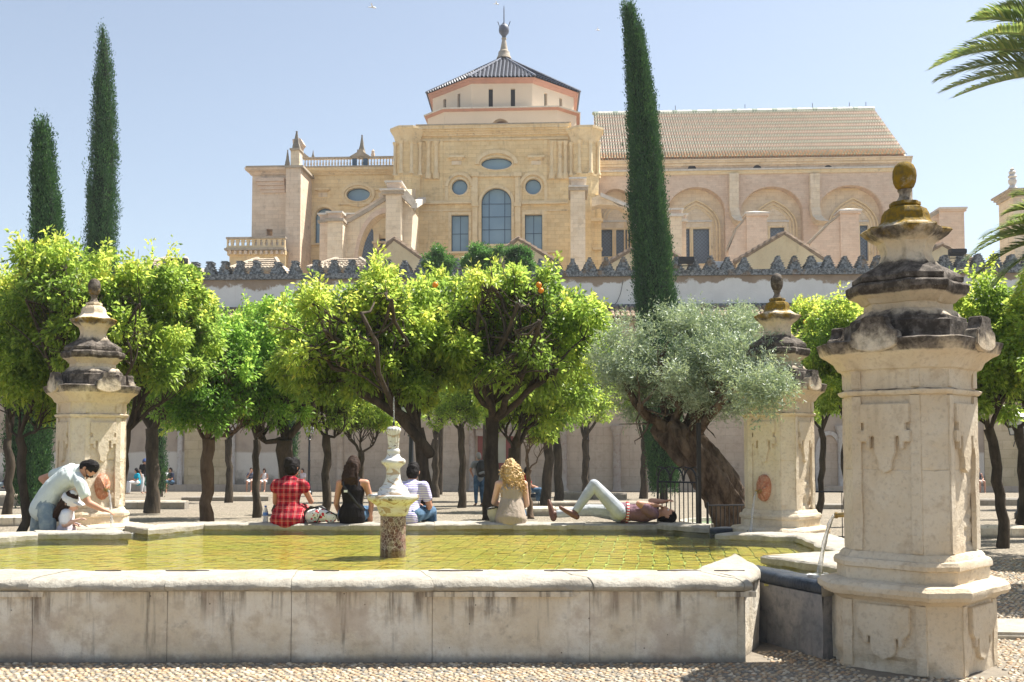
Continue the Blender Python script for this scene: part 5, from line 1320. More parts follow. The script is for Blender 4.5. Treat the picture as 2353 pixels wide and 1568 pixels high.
    cols = [[], [], [], []]; mb = MB(); N = Vector((0, -(zt-ze), YT-Y)).normalized()
    pat = [1, 1, 0, 2, 2, 0, 1, 1, 0, 2, 2, 0]
    for j in range(nrow):
        t0, t1 = j/nrow, (j+1)/nrow
        for i in range(ncol):
            u0, u1 = i/ncol, (i+1)/ncol
            def pt(u, t, h): return E0.lerp(E1, u).lerp(T0.lerp(T1, u), t)+N*h
            if j < 4: cm = 3 if (j+i) % 3 else 1
            else: cm = {0: 1, 1: 2}[((j-5)//3) % 2]
            if i == 0: cm = 1
            # channel tile
            a = u0; c = u0+(u1-u0)*.5; mb.cur = 0 if (j % 3 == 0) else cm; o0 = len(mb.v)
            if j < 5 and j % 2: mb.cur = 3
            mb.v += [tuple(pt(u0-.1/ncol, t0, .03)), tuple(pt(u0+.35/ncol, t0, -.03)), tuple(pt(u0+.35/ncol, t1, -.06)), tuple(pt(u0-.1/ncol, t1, 0))]
            mb.f.append((o0, o0+1, o0+2, o0+3)); mb.mi.append(mb.cur)
            # cover tile, half round, white lip every few rows
            mb.cur = cm if (j % 3 or j < 4) else 0
            o0 = len(mb.v); h = (0.0, .15, .17, .13, 0.0)
            for t, lf in ((t0, .05), (t1, 0.0)):
                for m_, (uu, hh) in enumerate(zip((.28, .42, .62, .82, .96), h)): mb.v.append(tuple(pt(u0+uu/ncol, t, hh+lf)))
            for m_ in range(4): mb.f.append((o0+m_, o0+m_+1, o0+m_+6, o0+m_+5)); mb.mi.append(mb.cur)
    b.put('roof_tiles', mb, [M['tile_w'], M['tile_g'], M['tile_r'], M['tile_o']], kind='stuff')
    mb = MB(); mb.add([E0-N*.12, E1-N*.12, T1-N*.12, T0-N*.12, E0+Vector((0, 11.5, -.3)), E1+Vector((0, 11.5, -.3))], [(0, 1, 2, 3), (1, 5, 2), (0, 3, 4)]); b.put('roof_deck', mb, M['tile_o'])
    for i in range(56):
        a = T0.lerp(T1, i/56+.001); c = T0.lerp(T1, (i+1)/56-.001); mb = MB(); mb.tube([a+Vector((0, 0, .08)), c+Vector((0, 0, .08))], [.22, .19], 6); b.put('ridge_tile', mb, M['tile_w'] if i % 4 else M['tile_g'])
    # thin lightning conductors on the ridge
    for px in (1552, 1712, 1867, 1952, 1990):
        x, z = L(px, 256, YT); mb = MB(); mb.tube([(x, YT, zt-.1), (x, YT, zt+.75)], .03, 4); b.put('lightning_rod', mb, M['iron'])
build_nave()

# detached brick piers on the far right
def build_brick_tower():
    b = BG('brick_buttress_tower', 2185, 80, label='plain square rosy brick tower with a shallow pyramid cap right of the long striped roof', cat='tower')
    Y = 80.0
    pier(b, 2160, 2217, 486, Y, 2.0, M['brick'], name='tower_body'); mb = MB(); bxm(mb, 2158, 2220, 481, 485.9, Y, 2.2, .1); b.put('pier_cap', mb, M['brick']); cap_pyramid(b, 2162, 2216, 481, 475, Y, 2, M['light_cap'])
    q = pp([(2162, 484), (2135, 500), (2135, 640), (2162, 640)], Y+.3); mb = MB(); mb.prism(q, Y+.3, Y+1.6); b.put('side_wall', mb, M['brick'])
    (ax, az), (cx2, cz2) = L(2162, 480, Y), L(2133, 497, Y); mb = MB(); mb.prism([(ax, az), (cx2, cz2), (cx2, cz2-.25), (ax, az-.25)], Y+.1, Y+1.8); b.put('raking_coping', mb, M['grey_cap'])
build_brick_tower()
def build_right_tower():
    b = BG('stone_tower', 2335, 70, label='pale stone gate tower with corner finial at the right edge above the palm', cat='tower')
    Y = 70.0
    x0 = L(2332, 600, Y)[0]; x1 = x0+6; z0 = L(2332, 640, Y)[1]; zt = L(2332, 452, Y)[1]
    mb = MB(); mb.box(x0, x1, Y, Y+2.35, z0, zt); b.put('tower_body', mb, M['cream_ashlar'])
    for e, a, c in ((.12, 0, .2), (.25, .201, .36), (.38, .361, .5)):
        mb = MB(); mb.box(x0-e, x1+e, Y-e, Y+2.35+e, zt+a, zt+c); b.put('cornice', mb, M['grey_cap'])
    x = x0+.1; z = zt+.5; zt2 = L(2331, 383, Y)[1]; h = zt2-z
    mb = MB(); mb.lathe([(.34, z), (.3, z+h*.1), (.16, z+h*.22), (.26, z+h*.32), (.28, z+h*.45), (.18, z+h*.52), (.30, z+h*.6), (.18, z+h*.7), (.24, z+h*.8), (.12, z+h*.88), (.14, z+h*.94), (.03, z+h)], (x, Y+.3), 10); b.put('finial', mb, M['light_cap'], sm=40)
build_right_tower()

# ================================================================ COURTYARD WALL WITH BATTLEMENTS
YW = 57.0
wall = BG('mosque_wall', 1176, YW, label='long plastered courtyard wall with stepped mossy merlons and a strip of clay roof tiles', cat='wall')
def build_wall():
    b = wall; Y = YW; zg = -1.0
    x0 = L(-420, 700, Y)[0]; x1 = L(2900, 700, Y)[0]
    zc1 = LZ(617, Y); zc0 = LZ(630, Y); zr = LZ(712, Y)
    mb = MB(); mb.box(x0, x1, Y+1.2, Y+2.2, zr-1.5, zc0); b.put('upper_wall', mb, M['up_plaster'])
    mb = MB(); mb.box(x0, x1, Y+1.0, Y+2.3, zc0+.002, zc1); b.put('coping_band', mb, M['moss'])
    mb = MB(); mb.box(x0, x1, Y+1.1, Y+2.2, zr+.25, zr+.42); b.put('drip_course', mb, M['moss'])
    # merlons read off the photograph
    xs = []; px = 296
    lst = [318, 352, 380, 427, 462, 497, 532, 571, 622, 662, 712, 754, 795, 838, 880]+[880+41*i for i in range(1, 9)]+[1241, 1279, 1316, 1356, 1395, 1436, 1475, 1515, 1560]+[1562+39.6*i for i in range(1, 12)]+[2035+39.6*i for i in range(0, 12)]
    lst = [20, 62, 105, 148, 190, 232, 275]+lst
    hm = LZ(583, Y)-zc1
    for i, px in enumerate(lst):
        if abs(px-1760) < 12: continue
        x = L(px, 615, Y)[0]; r = random.Random(i); k = 1+r.uniform(-.13, .10); hk = 1+r.uniform(-.12, .05)
        steps = [(.46, 0, .16), (.40, .16, .34), (.33, .34, .50), (.25, .50, .66), (.17, .66, .84), (.12, .84, 1.0)]
        if px < 900: steps = [(.46, 0, .2), (.38, .2, .38), (.30, .38, .55), (.22, .55, .7), (.15, .7, .86), (.20, .86, 1.0)]
        poly = []
        for hw, a, c in steps:
            poly += [(x+hw*1.02*k+r.uniform(-.02, .02), zc1+hm*hk*a), (x+hw*.70*k+r.uniform(-.03, .03), zc1+hm*hk*(a+c)/2), (x+hw*1.0*k+r.uniform(-.03, .02), zc1+hm*hk*c-.01)]
        poly2 = poly+[(2*x-a, c) for a, c in poly[::-1]]
        mb = MB(); mb.prism(poly2, Y+1.25, Y+1.95); o = b.put('merlon', mb, M['moss'])
    # lean-to roof with clay barrel tiles
    ze = LZ(733, Y-.6); xa = L(1350, 720, Y)[0]; xb = L(1930, 720, Y)[0]
    for zone in ((x0, x1),):
        mb = MB(); mb.add([(x0, Y-.55, ze), (x1, Y-.55, ze), (x1, Y+1.2, zr+.25), (x0, Y+1.2, zr+.25), (x0, Y-.55, ze-.12), (x1, Y-.55, ze-.12), (x1, Y+1.2, ze-.12), (x0, Y+1.2, ze-.12)], [(0, 1, 2, 3), (4, 7, 6, 5), (0, 4, 5, 1)]); b.put('porch_roof', mb, M['clay'])
    pitch = .285; n = 0; rest = MB(); x = x0
    mbt = MB(); Ls = 1.8
    def half_tile(mb, x, t0, t1, lift, w=.125):
        o0 = len(mb.v)
        for t, l in ((t0, lift), (t1, lift*.2)):
            yy = Y-.62+t*1.85; zz = ze+t*(zr+.25-ze)+l
            for k in range(5): a = math.pi*k/4; mb.v.append((x+w*math.cos(a), yy, zz+.1*math.sin(a)))
        mb.f += [(o0+k, o0+k+1, o0+k+6, o0+k+5)[::-1] for k in range(4)]+[tuple(o0+k for k in range(5))]; mb.mi += [0]*5
    while x < x1:
        vis = xa < x < xb
        if vis:
            for k in range(3):
                mb = MB(); half_tile(mb, x, k*.33, k*.33+.37, .06); b.put('roof_tile', mb, M['clay'])
        else:
            for k in range(3): half_tile(rest, x, k*.33, k*.33+.37, .06)
        x += pitch
    b.put('roof_tiles', rest, M['clay'], kind='stuff')
    # lower wall in stretches of different render
    zt = ze-.14
    mb = MB(); mb.box(x0, x1, Y+.5, Y+1.15, zg-.6, zt); b.put('wall_core', mb, M['low_mid'])
    def stretch(p0, p1, mat, name='wall_bay', out=0.0):
        a = L(p0, 1050, Y)[0]; c = L(p1, 1050, Y)[0]; mb = MB(); mb.box(a, c-.006, Y-out, Y+.5, zg-.6, zt); b.put(name, mb, mat)
    stretch(-420, 424, M['low_left']); stretch(424, 525, M['low_yel'], out=.03); stretch(525, 640, M['low_left']); stretch(640, 1080, M['low_mid']); stretch(1080, 1290, M['low_left'] if False else M['low_mid'], out=.02)
    stretch(1290, 1480, M['low_mid'], out=.0); stretch(1480, 1860, M['low_mid'], out=.02); stretch(1860, 2262, M['low_left']); stretch(2262, 2420, M['low_yel'], out=.04); stretch(2420, 2900, M['low_left'])
    # engaged columns
    for (px, r, mat, ptop) in ((415, 6, M['white_col'], 985), (534, 8, M['white_col'], 975), (782, 8, M['low_mid'], 960), (1085, 7, M['column'], 960), (1293, 10, M['column'], 960), (1417, 9, M['column'], 985), (1932, 8, M['white_col'], 985), (2232, 8, M['white_col'], 985)):
        x = L(px, 1050, Y)[0]; k = Y/F; R = r*k; z0 = zg; z1 = LZ(ptop, Y, px)
        mb = MB(); mb.lathe([(R*1.5, z0), (R*1.5, z0+.15), (R*1.2, z0+.3), (R, z0+.4), (R*.95, z1-.4), (R*1.1, z1-.35), (R*1.0, z1-.3), (R*1.6, z1), (R*1.7, z1+.15)], (x, Y-.12), 14); b.put('column', mb, mat, sm=40)
    # bench ledge along the foot
    for (p0, p1) in ((-300, 250), (250, 640), (1880, 2500)):
        a = L(p0, 1110, Y)[0]; c = L(p1, 1110, Y)[0]; mb = MB(); mb.box(a, c-.02, Y-1.1, Y+.02, zg-.5, zg+.52); b.put('bench_ledge', mb, M['low_mid'])
    # painted doorway: entablature, oxblood frame on cream
    xa = L(1098, 1050, Y)[0]; xb = L(1180, 1050, Y)[0]; zt2 = LZ(985, Y, 1140); zd = LZ(990, Y, 1140)
    mb = MB(); mb.box(xa-.3, xb+.3, Y-.45, Y+.1, zd+.1, zd+.45); mb.box(xa-.1, xb+.1, Y-.3, Y+.1, zd-.3, zd+.095); b.put('door_entablature', mb, M['column'])
    mb = MB(); mb.box(xa, xb, Y-.10, Y+.02, zg+.6, zd-.31); b.put('door_panel', mb, M['door_cream'])
    fw = .42
    for (a, c, e, g) in ((xa, xa+fw, zg+.6, zd-.31), (xb-fw, xb, zg+.6, zd-.31), (xa+fw, xb-fw, LZ(1079, Y, 1140), LZ(1064, Y, 1140)), (xa+fw, xb-fw, LZ(1110, Y, 1140), LZ(1104, Y, 1140)), (xa+fw, xb-fw-.9, zd-.9, zd-.31)):
        mb = MB(); mb.box(a+.003, c-.003, Y-.14, Y-.08, e, g); b.put('door_frame', mb, M['door_red'])
    # a drain pipe line and arch moulding at the right
    mb = MB(); x = L(1352, 1050, Y)[0]; mb.tube([(x, Y-.05, zg), (x, Y-.05, LZ(965, Y, 1352))], .035, 5); b.put('drainpipe', mb, M['iron'])
    mb = MB(); x = L(1418, 690, Y)[0]; mb.tube([(x+.4, Y+1.12, LZ(640, Y)), (x+.25, Y+1.12, LZ(670, Y)), (x+.05, Y+1.12, LZ(690, Y)), (x-.35, Y+1.12, LZ(708, Y))], .015, 4); b.put('cable', mb, M['iron'])
    ap_ = archpoly(1883, 1928, 1000, 1128, Y, 12, ry=40); band(b, offp(ap_, .22), ap_, Y, .12, M['white_col'])
    mb = MB(); n = len(ap_); mb.prism(offp(ap_, .0), Y-.03, Y+.02); b.put('blind_arch', mb, M['low_mid'])
build_wall()

# small gables and tiled hips showing over the battlements
def gable(apx, apy, lx, ly, rx, ry, Y, label, seed):
    b = BG('gabled_roof', apx, Y, label=label, cat='roof', group='yellow gable ends behind the battlements')
    A, L0, R0 = L(apx, apy, Y), L(lx, ly, Y), L(rx, ry, Y); dep = 26
    zb = LZ(670, Y)
    mb = MB(); mb.prism([(L0[0]+.1, L0[1]-.1), (A[0], A[1]-.08), (R0[0]-.1, R0[1]-.1), (R0[0]-.1, zb), (L0[0]+.1, zb)], Y, Y+.5); b.put('gable_wall', mb, M['gable'])
    for (p, q) in ((L0, A), (A, R0)):
        d = Vector((q[0]-p[0], 0, q[1]-p[1])); ln = d.length; d.normalize(); n = max(4, int(ln/.38)); up = Vector((-d.z, 0, d.x))
        for k in range(n):
            a = Vector((p[0], 0, p[1]))+d*(ln*k/n); c = Vector((p[0], 0, p[1]))+d*(ln*(k+1.12)/n)
            if p is A: a, c = c, a
            mb = MB(); mb.tube([Vector((a.x, Y+.05, a.z+.05)), Vector((c.x, Y+.05, c.z+.02))], [.17, .12], 6, cap=True); b.put('verge_tile', mb, M['clay'])
        mb = MB(); mb.add([(p[0], Y-.1, p[1]), (q[0], Y-.1, q[1]), (q[0], Y+dep, q[1]), (p[0], Y+dep, p[1])], [(0, 1, 2, 3)]); b.put('roof_slope', mb, M['pale_tile'])
    return b
gable(905, 549, 850, 600, 978, 600, 61, 'yellow gable end left of the tall cathedral window', 1)
gable(1190, 549, 1128, 602, 1277, 602, 61, 'yellow gable end partly behind green leafy tops in the centre', 2)
gable(1490, 552, 1395, 606, 1586, 606, 61, 'tiled gable end mostly hidden by the tall cypress', 3)
gable(1802, 536, 1690, 602, 1905, 602, 61, 'widest yellow gable end right of the cypress', 4)
gable(2165, 562, 2085, 606, 2250, 606, 61, 'gable end behind the near pillar at the right', 5)
def hall_roof():
    b = BG('prayer_hall_roof', 1176, 62.5, label='low pale tiled prayer hall roofs running back from the battlements to the cathedral', cat='roof')
    x0, x1 = L(-300, 700, 62.5)[0], L(2700, 700, 62.5)[0]; n = 17; w_ = (x1-x0)/n
    for i in range(n):
        a = x0+w_*i; mb = MB(); mb.add([(a, 62.5, 9.0), (a+w_/2, 62.5, 10.4), (a+w_/2, 83, 10.4), (a, 83, 9.0), (a+w_, 62.5, 9.0), (a+w_, 83, 9.0)], [(0, 1, 2, 3), (1, 4, 5, 2), (0, 4, 1)]); b.put('roof_slope', mb, M['pale_tile'])
hall_roof()
def hip(px, w_, ptop, pbot, Y, label):
    b = BG('tiled_hip_roof', px, Y, label=label, cat='roof', group='sunbleached hipped roofs behind the battlements')
    x, zt = L(px, ptop, Y); zb = LZ(pbot, Y); hw = w_*Y/F/2; dep = 9
    top = [Vector((x-hw*.38, Y+2.2, zt)), Vector((x+hw*.38, Y+2.2, zt)), Vector((x+hw*.38, Y+dep, zt)), Vector((x-hw*.38, Y+dep, zt))]
    bot = [Vector((x-hw, Y, zb)), Vector((x+hw, Y, zb)), Vector((x+hw, Y+dep+2, zb)), Vector((x-hw, Y+dep+2, zb))]
    mb = MB(); mb.loft([bot, top]); b.put('roof_deck', mb, M['pale_tile'])
    for k in range(13):
        f = (k+.5)/13
        for r_ in range(5):
            a = bot[0].lerp(bot[1], f).lerp(top[0].lerp(top[1], f), r_/5); c = bot[0].lerp(bot[1], f).lerp(top[0].lerp(top[1], f), (r_+1.1)/5)
            mb = MB(); mb.tube([a+Vector((0, -.02, .07)), c+Vector((0, 0, .03))], [.15, .11], 6, cap=False); b.put('roof_tile', mb, M['pale_tile'])
    for s_ in (0, 1):
        a, c = bot[s_], top[s_]; mb = MB(); mb.tube([a+Vector((0, 0, .1)), c+Vector((0, 0, .1))], .16, 6); b.put('hip_tile', mb, M['pale_tile'])
hip(372, 130, 583, 612, 60, 'cream tiled hipped roof furthest left above the orange trees')
hip(588, 120, 584, 615, 60, 'cream tiled hipped roof below the stone balcony')
hip(782, 150, 584, 615, 60, 'cream tiled hipped roof below the flying buttress arch')
# white service boxes and dark lamps on the roofs behind the wall
def service_box(px0, px1, py0, py1, Y, label):
    x0, x1, z0, z1 = rc(px0, px1, py0, py1, Y); p = EX*((x0+x1)/2)+EY*Y
    o = empty('service_box', (p.x, p.y, z0), -ROT, label=label, cat='box'); hw = (x1-x0)/2; h = z1-z0
    mb = MB(); mb.box(-hw, hw, -.4, .4, 0, h*.9); ob = mb.build('body', M['white_box'], o); bevel_obj(ob, .03)
    mb = MB(); mb.box(-hw-.05, hw+.05, -.45, .45, h*.9+.002, h); mb.build('lid', M['white_box'], o)
service_box(1832, 1890, 1003*0+607, 628, 59.5, 'small white service box between the tall cypress and the wide gable') if False else None
service_box(1634, 1668, 604, 632, 59.5, 'white metal service box behind the merlons right of the cypress')
service_box(1860, 1895, 606, 630, 59.5, 'white metal service box under the raking brick buttress')
def floodlight(px, py, Y, label):
    x, z = L(px, py, Y); p = EX*x+EY*Y; o = empty('floodlight', (p.x, p.y, z), -ROT, label=label, cat='lamp', group='black floodlights on the battlements')
    mb = MB(); mb.loft([[(-.42, -.3, -.12), (.42, -.3, -.12), (.42, .3, -.2), (-.42, .3, -.2)], [(-.42, -.3, .12), (.42, -.3, .12), (.42, .3, .2), (-.42, .3, .2)]]); ob = mb.build('housing', M['black_box'], o); bevel_obj(ob, .03)
    mb = MB(); mb.tube([(-.45, 0, 0), (-.45, 0, -.35), (.45, 0, -.35), (.45, 0, 0)], .03, 5, cap=False); mb.build('bracket', M['iron'], o)
floodlight(1577, 597, 57.5, 'black floodlight just right of the tall cypress top of the wall'); floodlight(412, 600, 57.5, 'black floodlight at the left end of the battlements')
floodlight(2200, 579, 57.5, 'black floodlight below the brick tower at the right')
# ================================================================ TREES
def leaf_cloud(centers, dirs, rng, per, llen, lwid, spread, droop=.15, tint=None, fold=.25):
    """leaves as folded diamonds around cluster centres"""
    n = len(centers)*per
    c = np.repeat(centers, per, 0); d0 = np.repeat(dirs, per, 0)
    d = d0*.55+rng.normal(0, .62, (n, 3)); d[:, 2] += .12-droop*rng.random(n)*2
    d /= np.linalg.norm(d, axis=1)[:, None]+1e-6
    base = c+d*spread*rng.random((n, 1))+rng.normal(0, spread*.35, (n, 3))
    ref = rng.normal(0, 1, (n, 3)); s = np.cross(d, ref); s /= np.linalg.norm(s, axis=1)[:, None]+1e-6
    nn = np.cross(s, d)
    ln = llen*rng.uniform(.65, 1.25, (n, 1)); wd = lwid*rng.uniform(.75, 1.2, (n, 1))
    tip = base+d*ln-np.array([0, 0, 1])*ln*droop*rng.random((n, 1))
    mid = base+d*ln*.48
    L_ = mid+s*wd*.5+nn*wd*fold; R_ = mid-s*wd*.5+nn*wd*fold
    V = np.stack([base, L_, tip, R_], 1).reshape(-1, 3)
    i = np.arange(n)*4
    Fc = np.stack([np.stack([i, i+1, i+2], 1), np.stack([i, i+2, i+3], 1)], 1).reshape(-1, 3)
    if tint is None: tt = rng.random(n)
    else: tt = np.clip(np.repeat(tint, per)+rng.normal(0, .16, n), 0, 1)
    return V, Fc, np.repeat(tt, 4)
def crown_clusters(rng, c, R, nblob, nclu, flat=.55, blob=(.26, .42)):
    """cluster centres on the skins of many overlapping lumps"""
    c = np.array(c); R = np.array(R)
    u = rng.normal(0, 1, (nblob, 3)); u /= np.linalg.norm(u, axis=1)[:, None]
    rad = rng.uniform(.30, 1.0, (nblob, 1))**.8
    u[:, 2] = np.where(u[:, 2] < -flat, -flat*rng.random(nblob), u[:, 2])
    bc = c+u*R*rad; br = rng.uniform(*blob, nblob)*min(R)*(1.15-.45*rad[:, 0])
    bt = rng.uniform(.06, .58, nblob)
    k = rng.integers(0, nblob, nclu)
    v = rng.normal(0, 1, (nclu, 3)); v[:, 2] += .25; v /= np.linalg.norm(v, axis=1)[:, None]
    rr = br[k][:, None]*rng.uniform(.55, 1.05, (nclu, 1))
    p = bc[k]+v*rr*np.array([1.1, 1.1, .85])
    out = (p-c)/R; on = np.linalg.norm(out, axis=1)
    dirs = v*.7+out/(on[:, None]+1e-6)*.3
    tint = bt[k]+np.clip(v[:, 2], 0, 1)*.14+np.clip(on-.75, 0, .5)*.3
    return p, dirs, tint, bc
def branch_path(rng, a, b, n=5, wob=.12, sag=0.0):
    a = Vector(a); b = Vector(b); ln = (b-a).length; pts = [a]
    off = Vector((0, 0, 0))
    for k in range(1, n):
        off += Vector(rng.normal(0, wob*ln/n, 3)); t = k/n
        pts.append(a.lerp(b, t)+off*math.sin(math.pi*t)+Vector((0, 0, sag*math.sin(math.pi*t)*ln)))
    pts.append(b); return pts
def orange_tree(name, px, D, pyfork, cpx, ctop, cbot, chw, label, seed, leaves=3600, twid=30, bend=(0, 0), mat='orange_leaf', cat='orange tree', fruits=(), limbs=None, barkm='bark', base_off=0, group='orange trees in the courtyard', depth=.9, llen=.097, thick=1.0, main=None):
    rng = np.random.default_rng(seed)
    b0 = P(px, 1190, D); base = Vector((b0.x, D, ground_z(D))); twid *= .86
    root = empty(name, base, label=label, cat=cat, group=group)
    k = D/F
    fork = P(px+bend[0], pyfork, D)-base; r = twid*k/2
    top = P(cpx, ctop, D); bot = P(cpx, cbot, D)
    c = (top+bot)/2-base; R = (chw*k, chw*k*depth, (top.z-bot.z)/2)
    # trunk
    mb = MB(); pts = []
    n = 9
    for i in range(n+1):
        t = i/n; p = Vector((0, 0, 0)).lerp(fork, t)+Vector((bend[1]*k*math.sin(math.pi*t)+rng.normal(0, .022), rng.normal(0, .022), 0)); pts.append(p)
    mb.tube(pts, [r*(1.35-.35*min(1, t*3/n))*(1+rng.normal(0, .04)) for t in range(n+1)], 12, cap=False)
    o = mb.build('trunk', M[barkm], root, sm=60); rough_mesh(o, r*.16, 4, seed, amp2=r*.06, freq2=22)
    # limbs from the fork into the lumps
    p, d, tint, bc = crown_clusters(rng, c, R, 105, int(leaves*(.72 if D < 18 else .8)), .85, (.17, .30))
    # loose upright shoots breaking the outline
    ns = leaves//28; idx = rng.choice(len(p), ns, replace=False); sh = []; 
    for q in idx:
        if p[q][2] < c[2]: continue
        L__ = rng.uniform(.15, .42); dv = np.array([rng.normal(0, .3), rng.normal(0, .3), 1.0])
        for tt_ in np.linspace(.2, 1, 5): sh.append((p[q]+dv*L__*tt_, dv, .6+.3*rng.random()))
    if sh: p = np.concatenate([p, [a_[0] for a_ in sh]]); d = np.concatenate([d, [a_[1] for a_ in sh]]); tint = np.concatenate([tint, [a_[2] for a_ in sh]])
    targets = []
    if limbs: targets = [Vector(P(a, b_, D+dd)-base) for a, b_, dd in limbs]
    else:
        for q in range(5):
            a = q*2*math.pi/5+rng.uniform(-.4, .4); targets.append(Vector((c.x+R[0]*.5*math.cos(a), c.y+R[1]*.5*math.sin(a), c.z+R[2]*rng.uniform(-.15, .35))))
    bcv = [Vector(x) for x in bc]
    if main:
        mb = MB(); q_ = [Vector(P(a_, b_, D+dd_)-base) for a_, b_, dd_, w_ in main]; mb.tube(q_, [w_*k/2 for a_, b_, dd_, w_ in main], 10); o = mb.build('branch', M[barkm], root, sm=70); rough_mesh(o, .012, 6, seed)
    for q, tg in enumerate(targets):
        mb = MB(); pth = branch_path(rng, fork*.97, tg, 6, .30, -.02); rr = r*rng.uniform(.36, .50)*thick
        mb.tube(pth, [rr*(1-.55*i/6) for i in range(7)], 8)
        near = sorted(bcv, key=lambda v: (v-tg).length)[:11]
        for v in near:
            s0 = pth[rng.integers(3, 7)]; sub = branch_path(rng, s0, v, 4, .35); mb.tube(sub, [rr*.40*(1-.7*i/4) for i in range(5)], 6)
            for _ in range(6):
                e = v+Vector(rng.normal(0, 1, 3)).normalized()*min(R)*.34; mb.tube(branch_path(rng, sub[3], e, 3, .35), [rr*.19, rr*.15, rr*.10, rr*.05], 4, cap=False)
        mb.build('branch', M[barkm], root, sm=70)
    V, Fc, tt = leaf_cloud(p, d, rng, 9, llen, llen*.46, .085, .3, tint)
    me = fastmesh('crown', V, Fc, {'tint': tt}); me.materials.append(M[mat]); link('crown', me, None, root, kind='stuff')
    for (fx, fy) in fruits:
        q = P(fx, fy, D-R[1]*.75)-base; mb = MB(); mb.ball(q, .045, 10, 8); mb.build('fruit', M['fruit'], root, sm=80)
    return root
OT = orange_tree
OT('orange_tree', 984, 16.0, 985, 850, 628, 952, 255, 'big gnarled orange tree behind the white fountain with a long limb reaching left', 1, 5600, 34, (-22, 6),
   limbs=[(800, 855, -.3), (965, 905, .2), (720, 700, -1.5), (905, 770, .3), (830, 720, -1.7), (900, 690, -1.6), (745, 760, -1.5)], fruits=((1000, 655),), thick=1.15,
   main=[(985, 1040, 0, 30), (955, 1000, -.1, 26), (915, 955, -.3, 22), (870, 925, -.5, 20), (830, 905, -.6, 19), (815, 875, -.7, 17), (795, 852, -.8, 15), (765, 846, -.9, 12), (745, 815, -.9, 10), (715, 795, -1, 7)])
OT('orange_tree', 1115, 16.8, 960, 1160, 618, 958, 250, 'leaning orange tree with two thick stems just left of the curly haired woman', 2, 5600, 36, (16, 4),
   limbs=[(1100, 720, -1.4), (1165, 860, -.3), (1240, 740, -1.7), (1280, 850, -1.2), (1130, 660, -1.5), (1190, 700, -1.7)], fruits=((1238, 655), (1243, 668)), thick=1.2)
OT('orange_tree', 475, 19.0, 1010, 478, 748, 1015, 150, 'short straight orange tree with sawn limbs between the left pillar and the red dress', 3, 2900, 32, (2, 2),
   mat='green_leaf', limbs=[(400, 930, 0), (455, 900, .2), (520, 910, -.2), (548, 985, 0), (480, 860, 0)], barkm='bark_brown')
OT('orange_tree', 640, 20.0, 1010, 640, 690, 1000, 140, 'dark forked orange tree right behind the woman in the red dress', 4, 3200, 44, (16, 10),
   mat='green_leaf', limbs=[(580, 985, 0), (655, 890, .2), (690, 900, -.2), (610, 880, 0), (700, 830, .3)])
OT('orange_tree', 350, 27.0, 985, 385, 650, 1010, 140, 'upright orange tree with a pale scarred trunk right of the left pillar', 5, 3600, 34, (0, 0),
   limbs=[(330, 930, 0), (385, 950, 0), (300, 860, .2), (400, 850, 0), (350, 780, 0)])
OT('orange_tree', 56, 17.0, 1005, 92, 615, 1000, 170, 'slim curving orange tree at the far left in front of the cypress hedge', 6, 4200, 22, (-14, 6),
   limbs=[(100, 960, 0), (20, 940, .2), (60, 800, 0), (150, 740, -.2), (40, 700, 0)])
OT('orange_tree', 185, 16.4, 985, 215, 548, 935, 215, 'large spreading orange tree whose trunk hides behind the left pillar', 7, 5800, 30, (0, 0),
   limbs=[(130, 780, -1.2), (300, 800, -1.2), (210, 690, -1.4), (320, 700, -1.2), (150, 660, -1.3), (60, 690, -1.2)], thick=1.2)
OT('orange_tree', 262, 17.4, 985, 388, 622, 905, 112, 'bushy orange tree crown just right of the left pillar', 8, 3600, 24, (30, 0), limbs=[(330, 870, 0), (380, 800, 0), (420, 830, 0), (360, 720, 0), (430, 740, 0)])
OT('orange_tree', 746, 22.0, 1000, 748, 760, 1000, 110, 'thin forked orange tree between the red dress and the dark haired woman', 9, 2300, 22, (4, 3),
   limbs=[(720, 975, 0), (760, 960, 0), (790, 985, 0), (740, 880, 0)])
OT('orange_tree', 826, 27.0, 1040, 835, 820, 1005, 95, 'small many branched orange tree behind the dark haired woman', 10, 1900, 16, (4, 2),
   limbs=[(800, 1000, 0), (830, 985, 0), (865, 1000, 0), (790, 975, .3)])
OT('orange_tree', 1061, 31.0, 985, 1050, 820, 1000, 105, 'slender Y shaped orange tree in the middle distance right of the fountain', 11, 2200, 19, (-2, 1),
   limbs=[(1030, 950, 0), (1078, 955, 0), (1050, 900, 0)])
OT('orange_tree', 1185, 21.0, 1030, 1225, 780, 1000, 140, 'dark orange tree whose low limb bends left behind the curly haired woman', 12, 2600, 30, (-4, -5),
   limbs=[(1160, 990, 0), (1205, 940, 0), (1260, 930, 0), (1240, 860, 0)])
OT('orange_tree', 1216, 24.0, 1080, 1235, 915, 1025, 48, 'little spindly orange sapling with a sawn stump on its stem', 13, 500, 13, (-3, 0), barkm='bark_brown',
   limbs=[(1200, 1010, 0), (1215, 1005, 0), (1255, 1010, 0)])
OT('orange_tree', 1255, 28.5, 960, 1285, 760, 990, 120, 'straight dark trunked orange tree above the reclining man\'s shoes', 14, 2600, 25, (6, 0))
OT('orange_tree', 1284, 34.0, 975, 1330, 745, 975, 100, 'orange tree with a hollow split trunk furthest right of the central group', 15, 2500, 22, (-10, 4))
OT('orange_tree', 1876, 23.0, 985, 1885, 680, 970, 105, 'orange tree between the two right hand pillars with a thin crooked trunk', 16, 3000, 16, (14, 6), fruits=((1850, 740),), mat='orange_leaf')
OT('orange_tree', 1955, 21.0, 960, 1935, 700, 950, 105, 'orange tree just left of the near pillar with a dark trunk', 17, 2600, 24, (-12, 0))
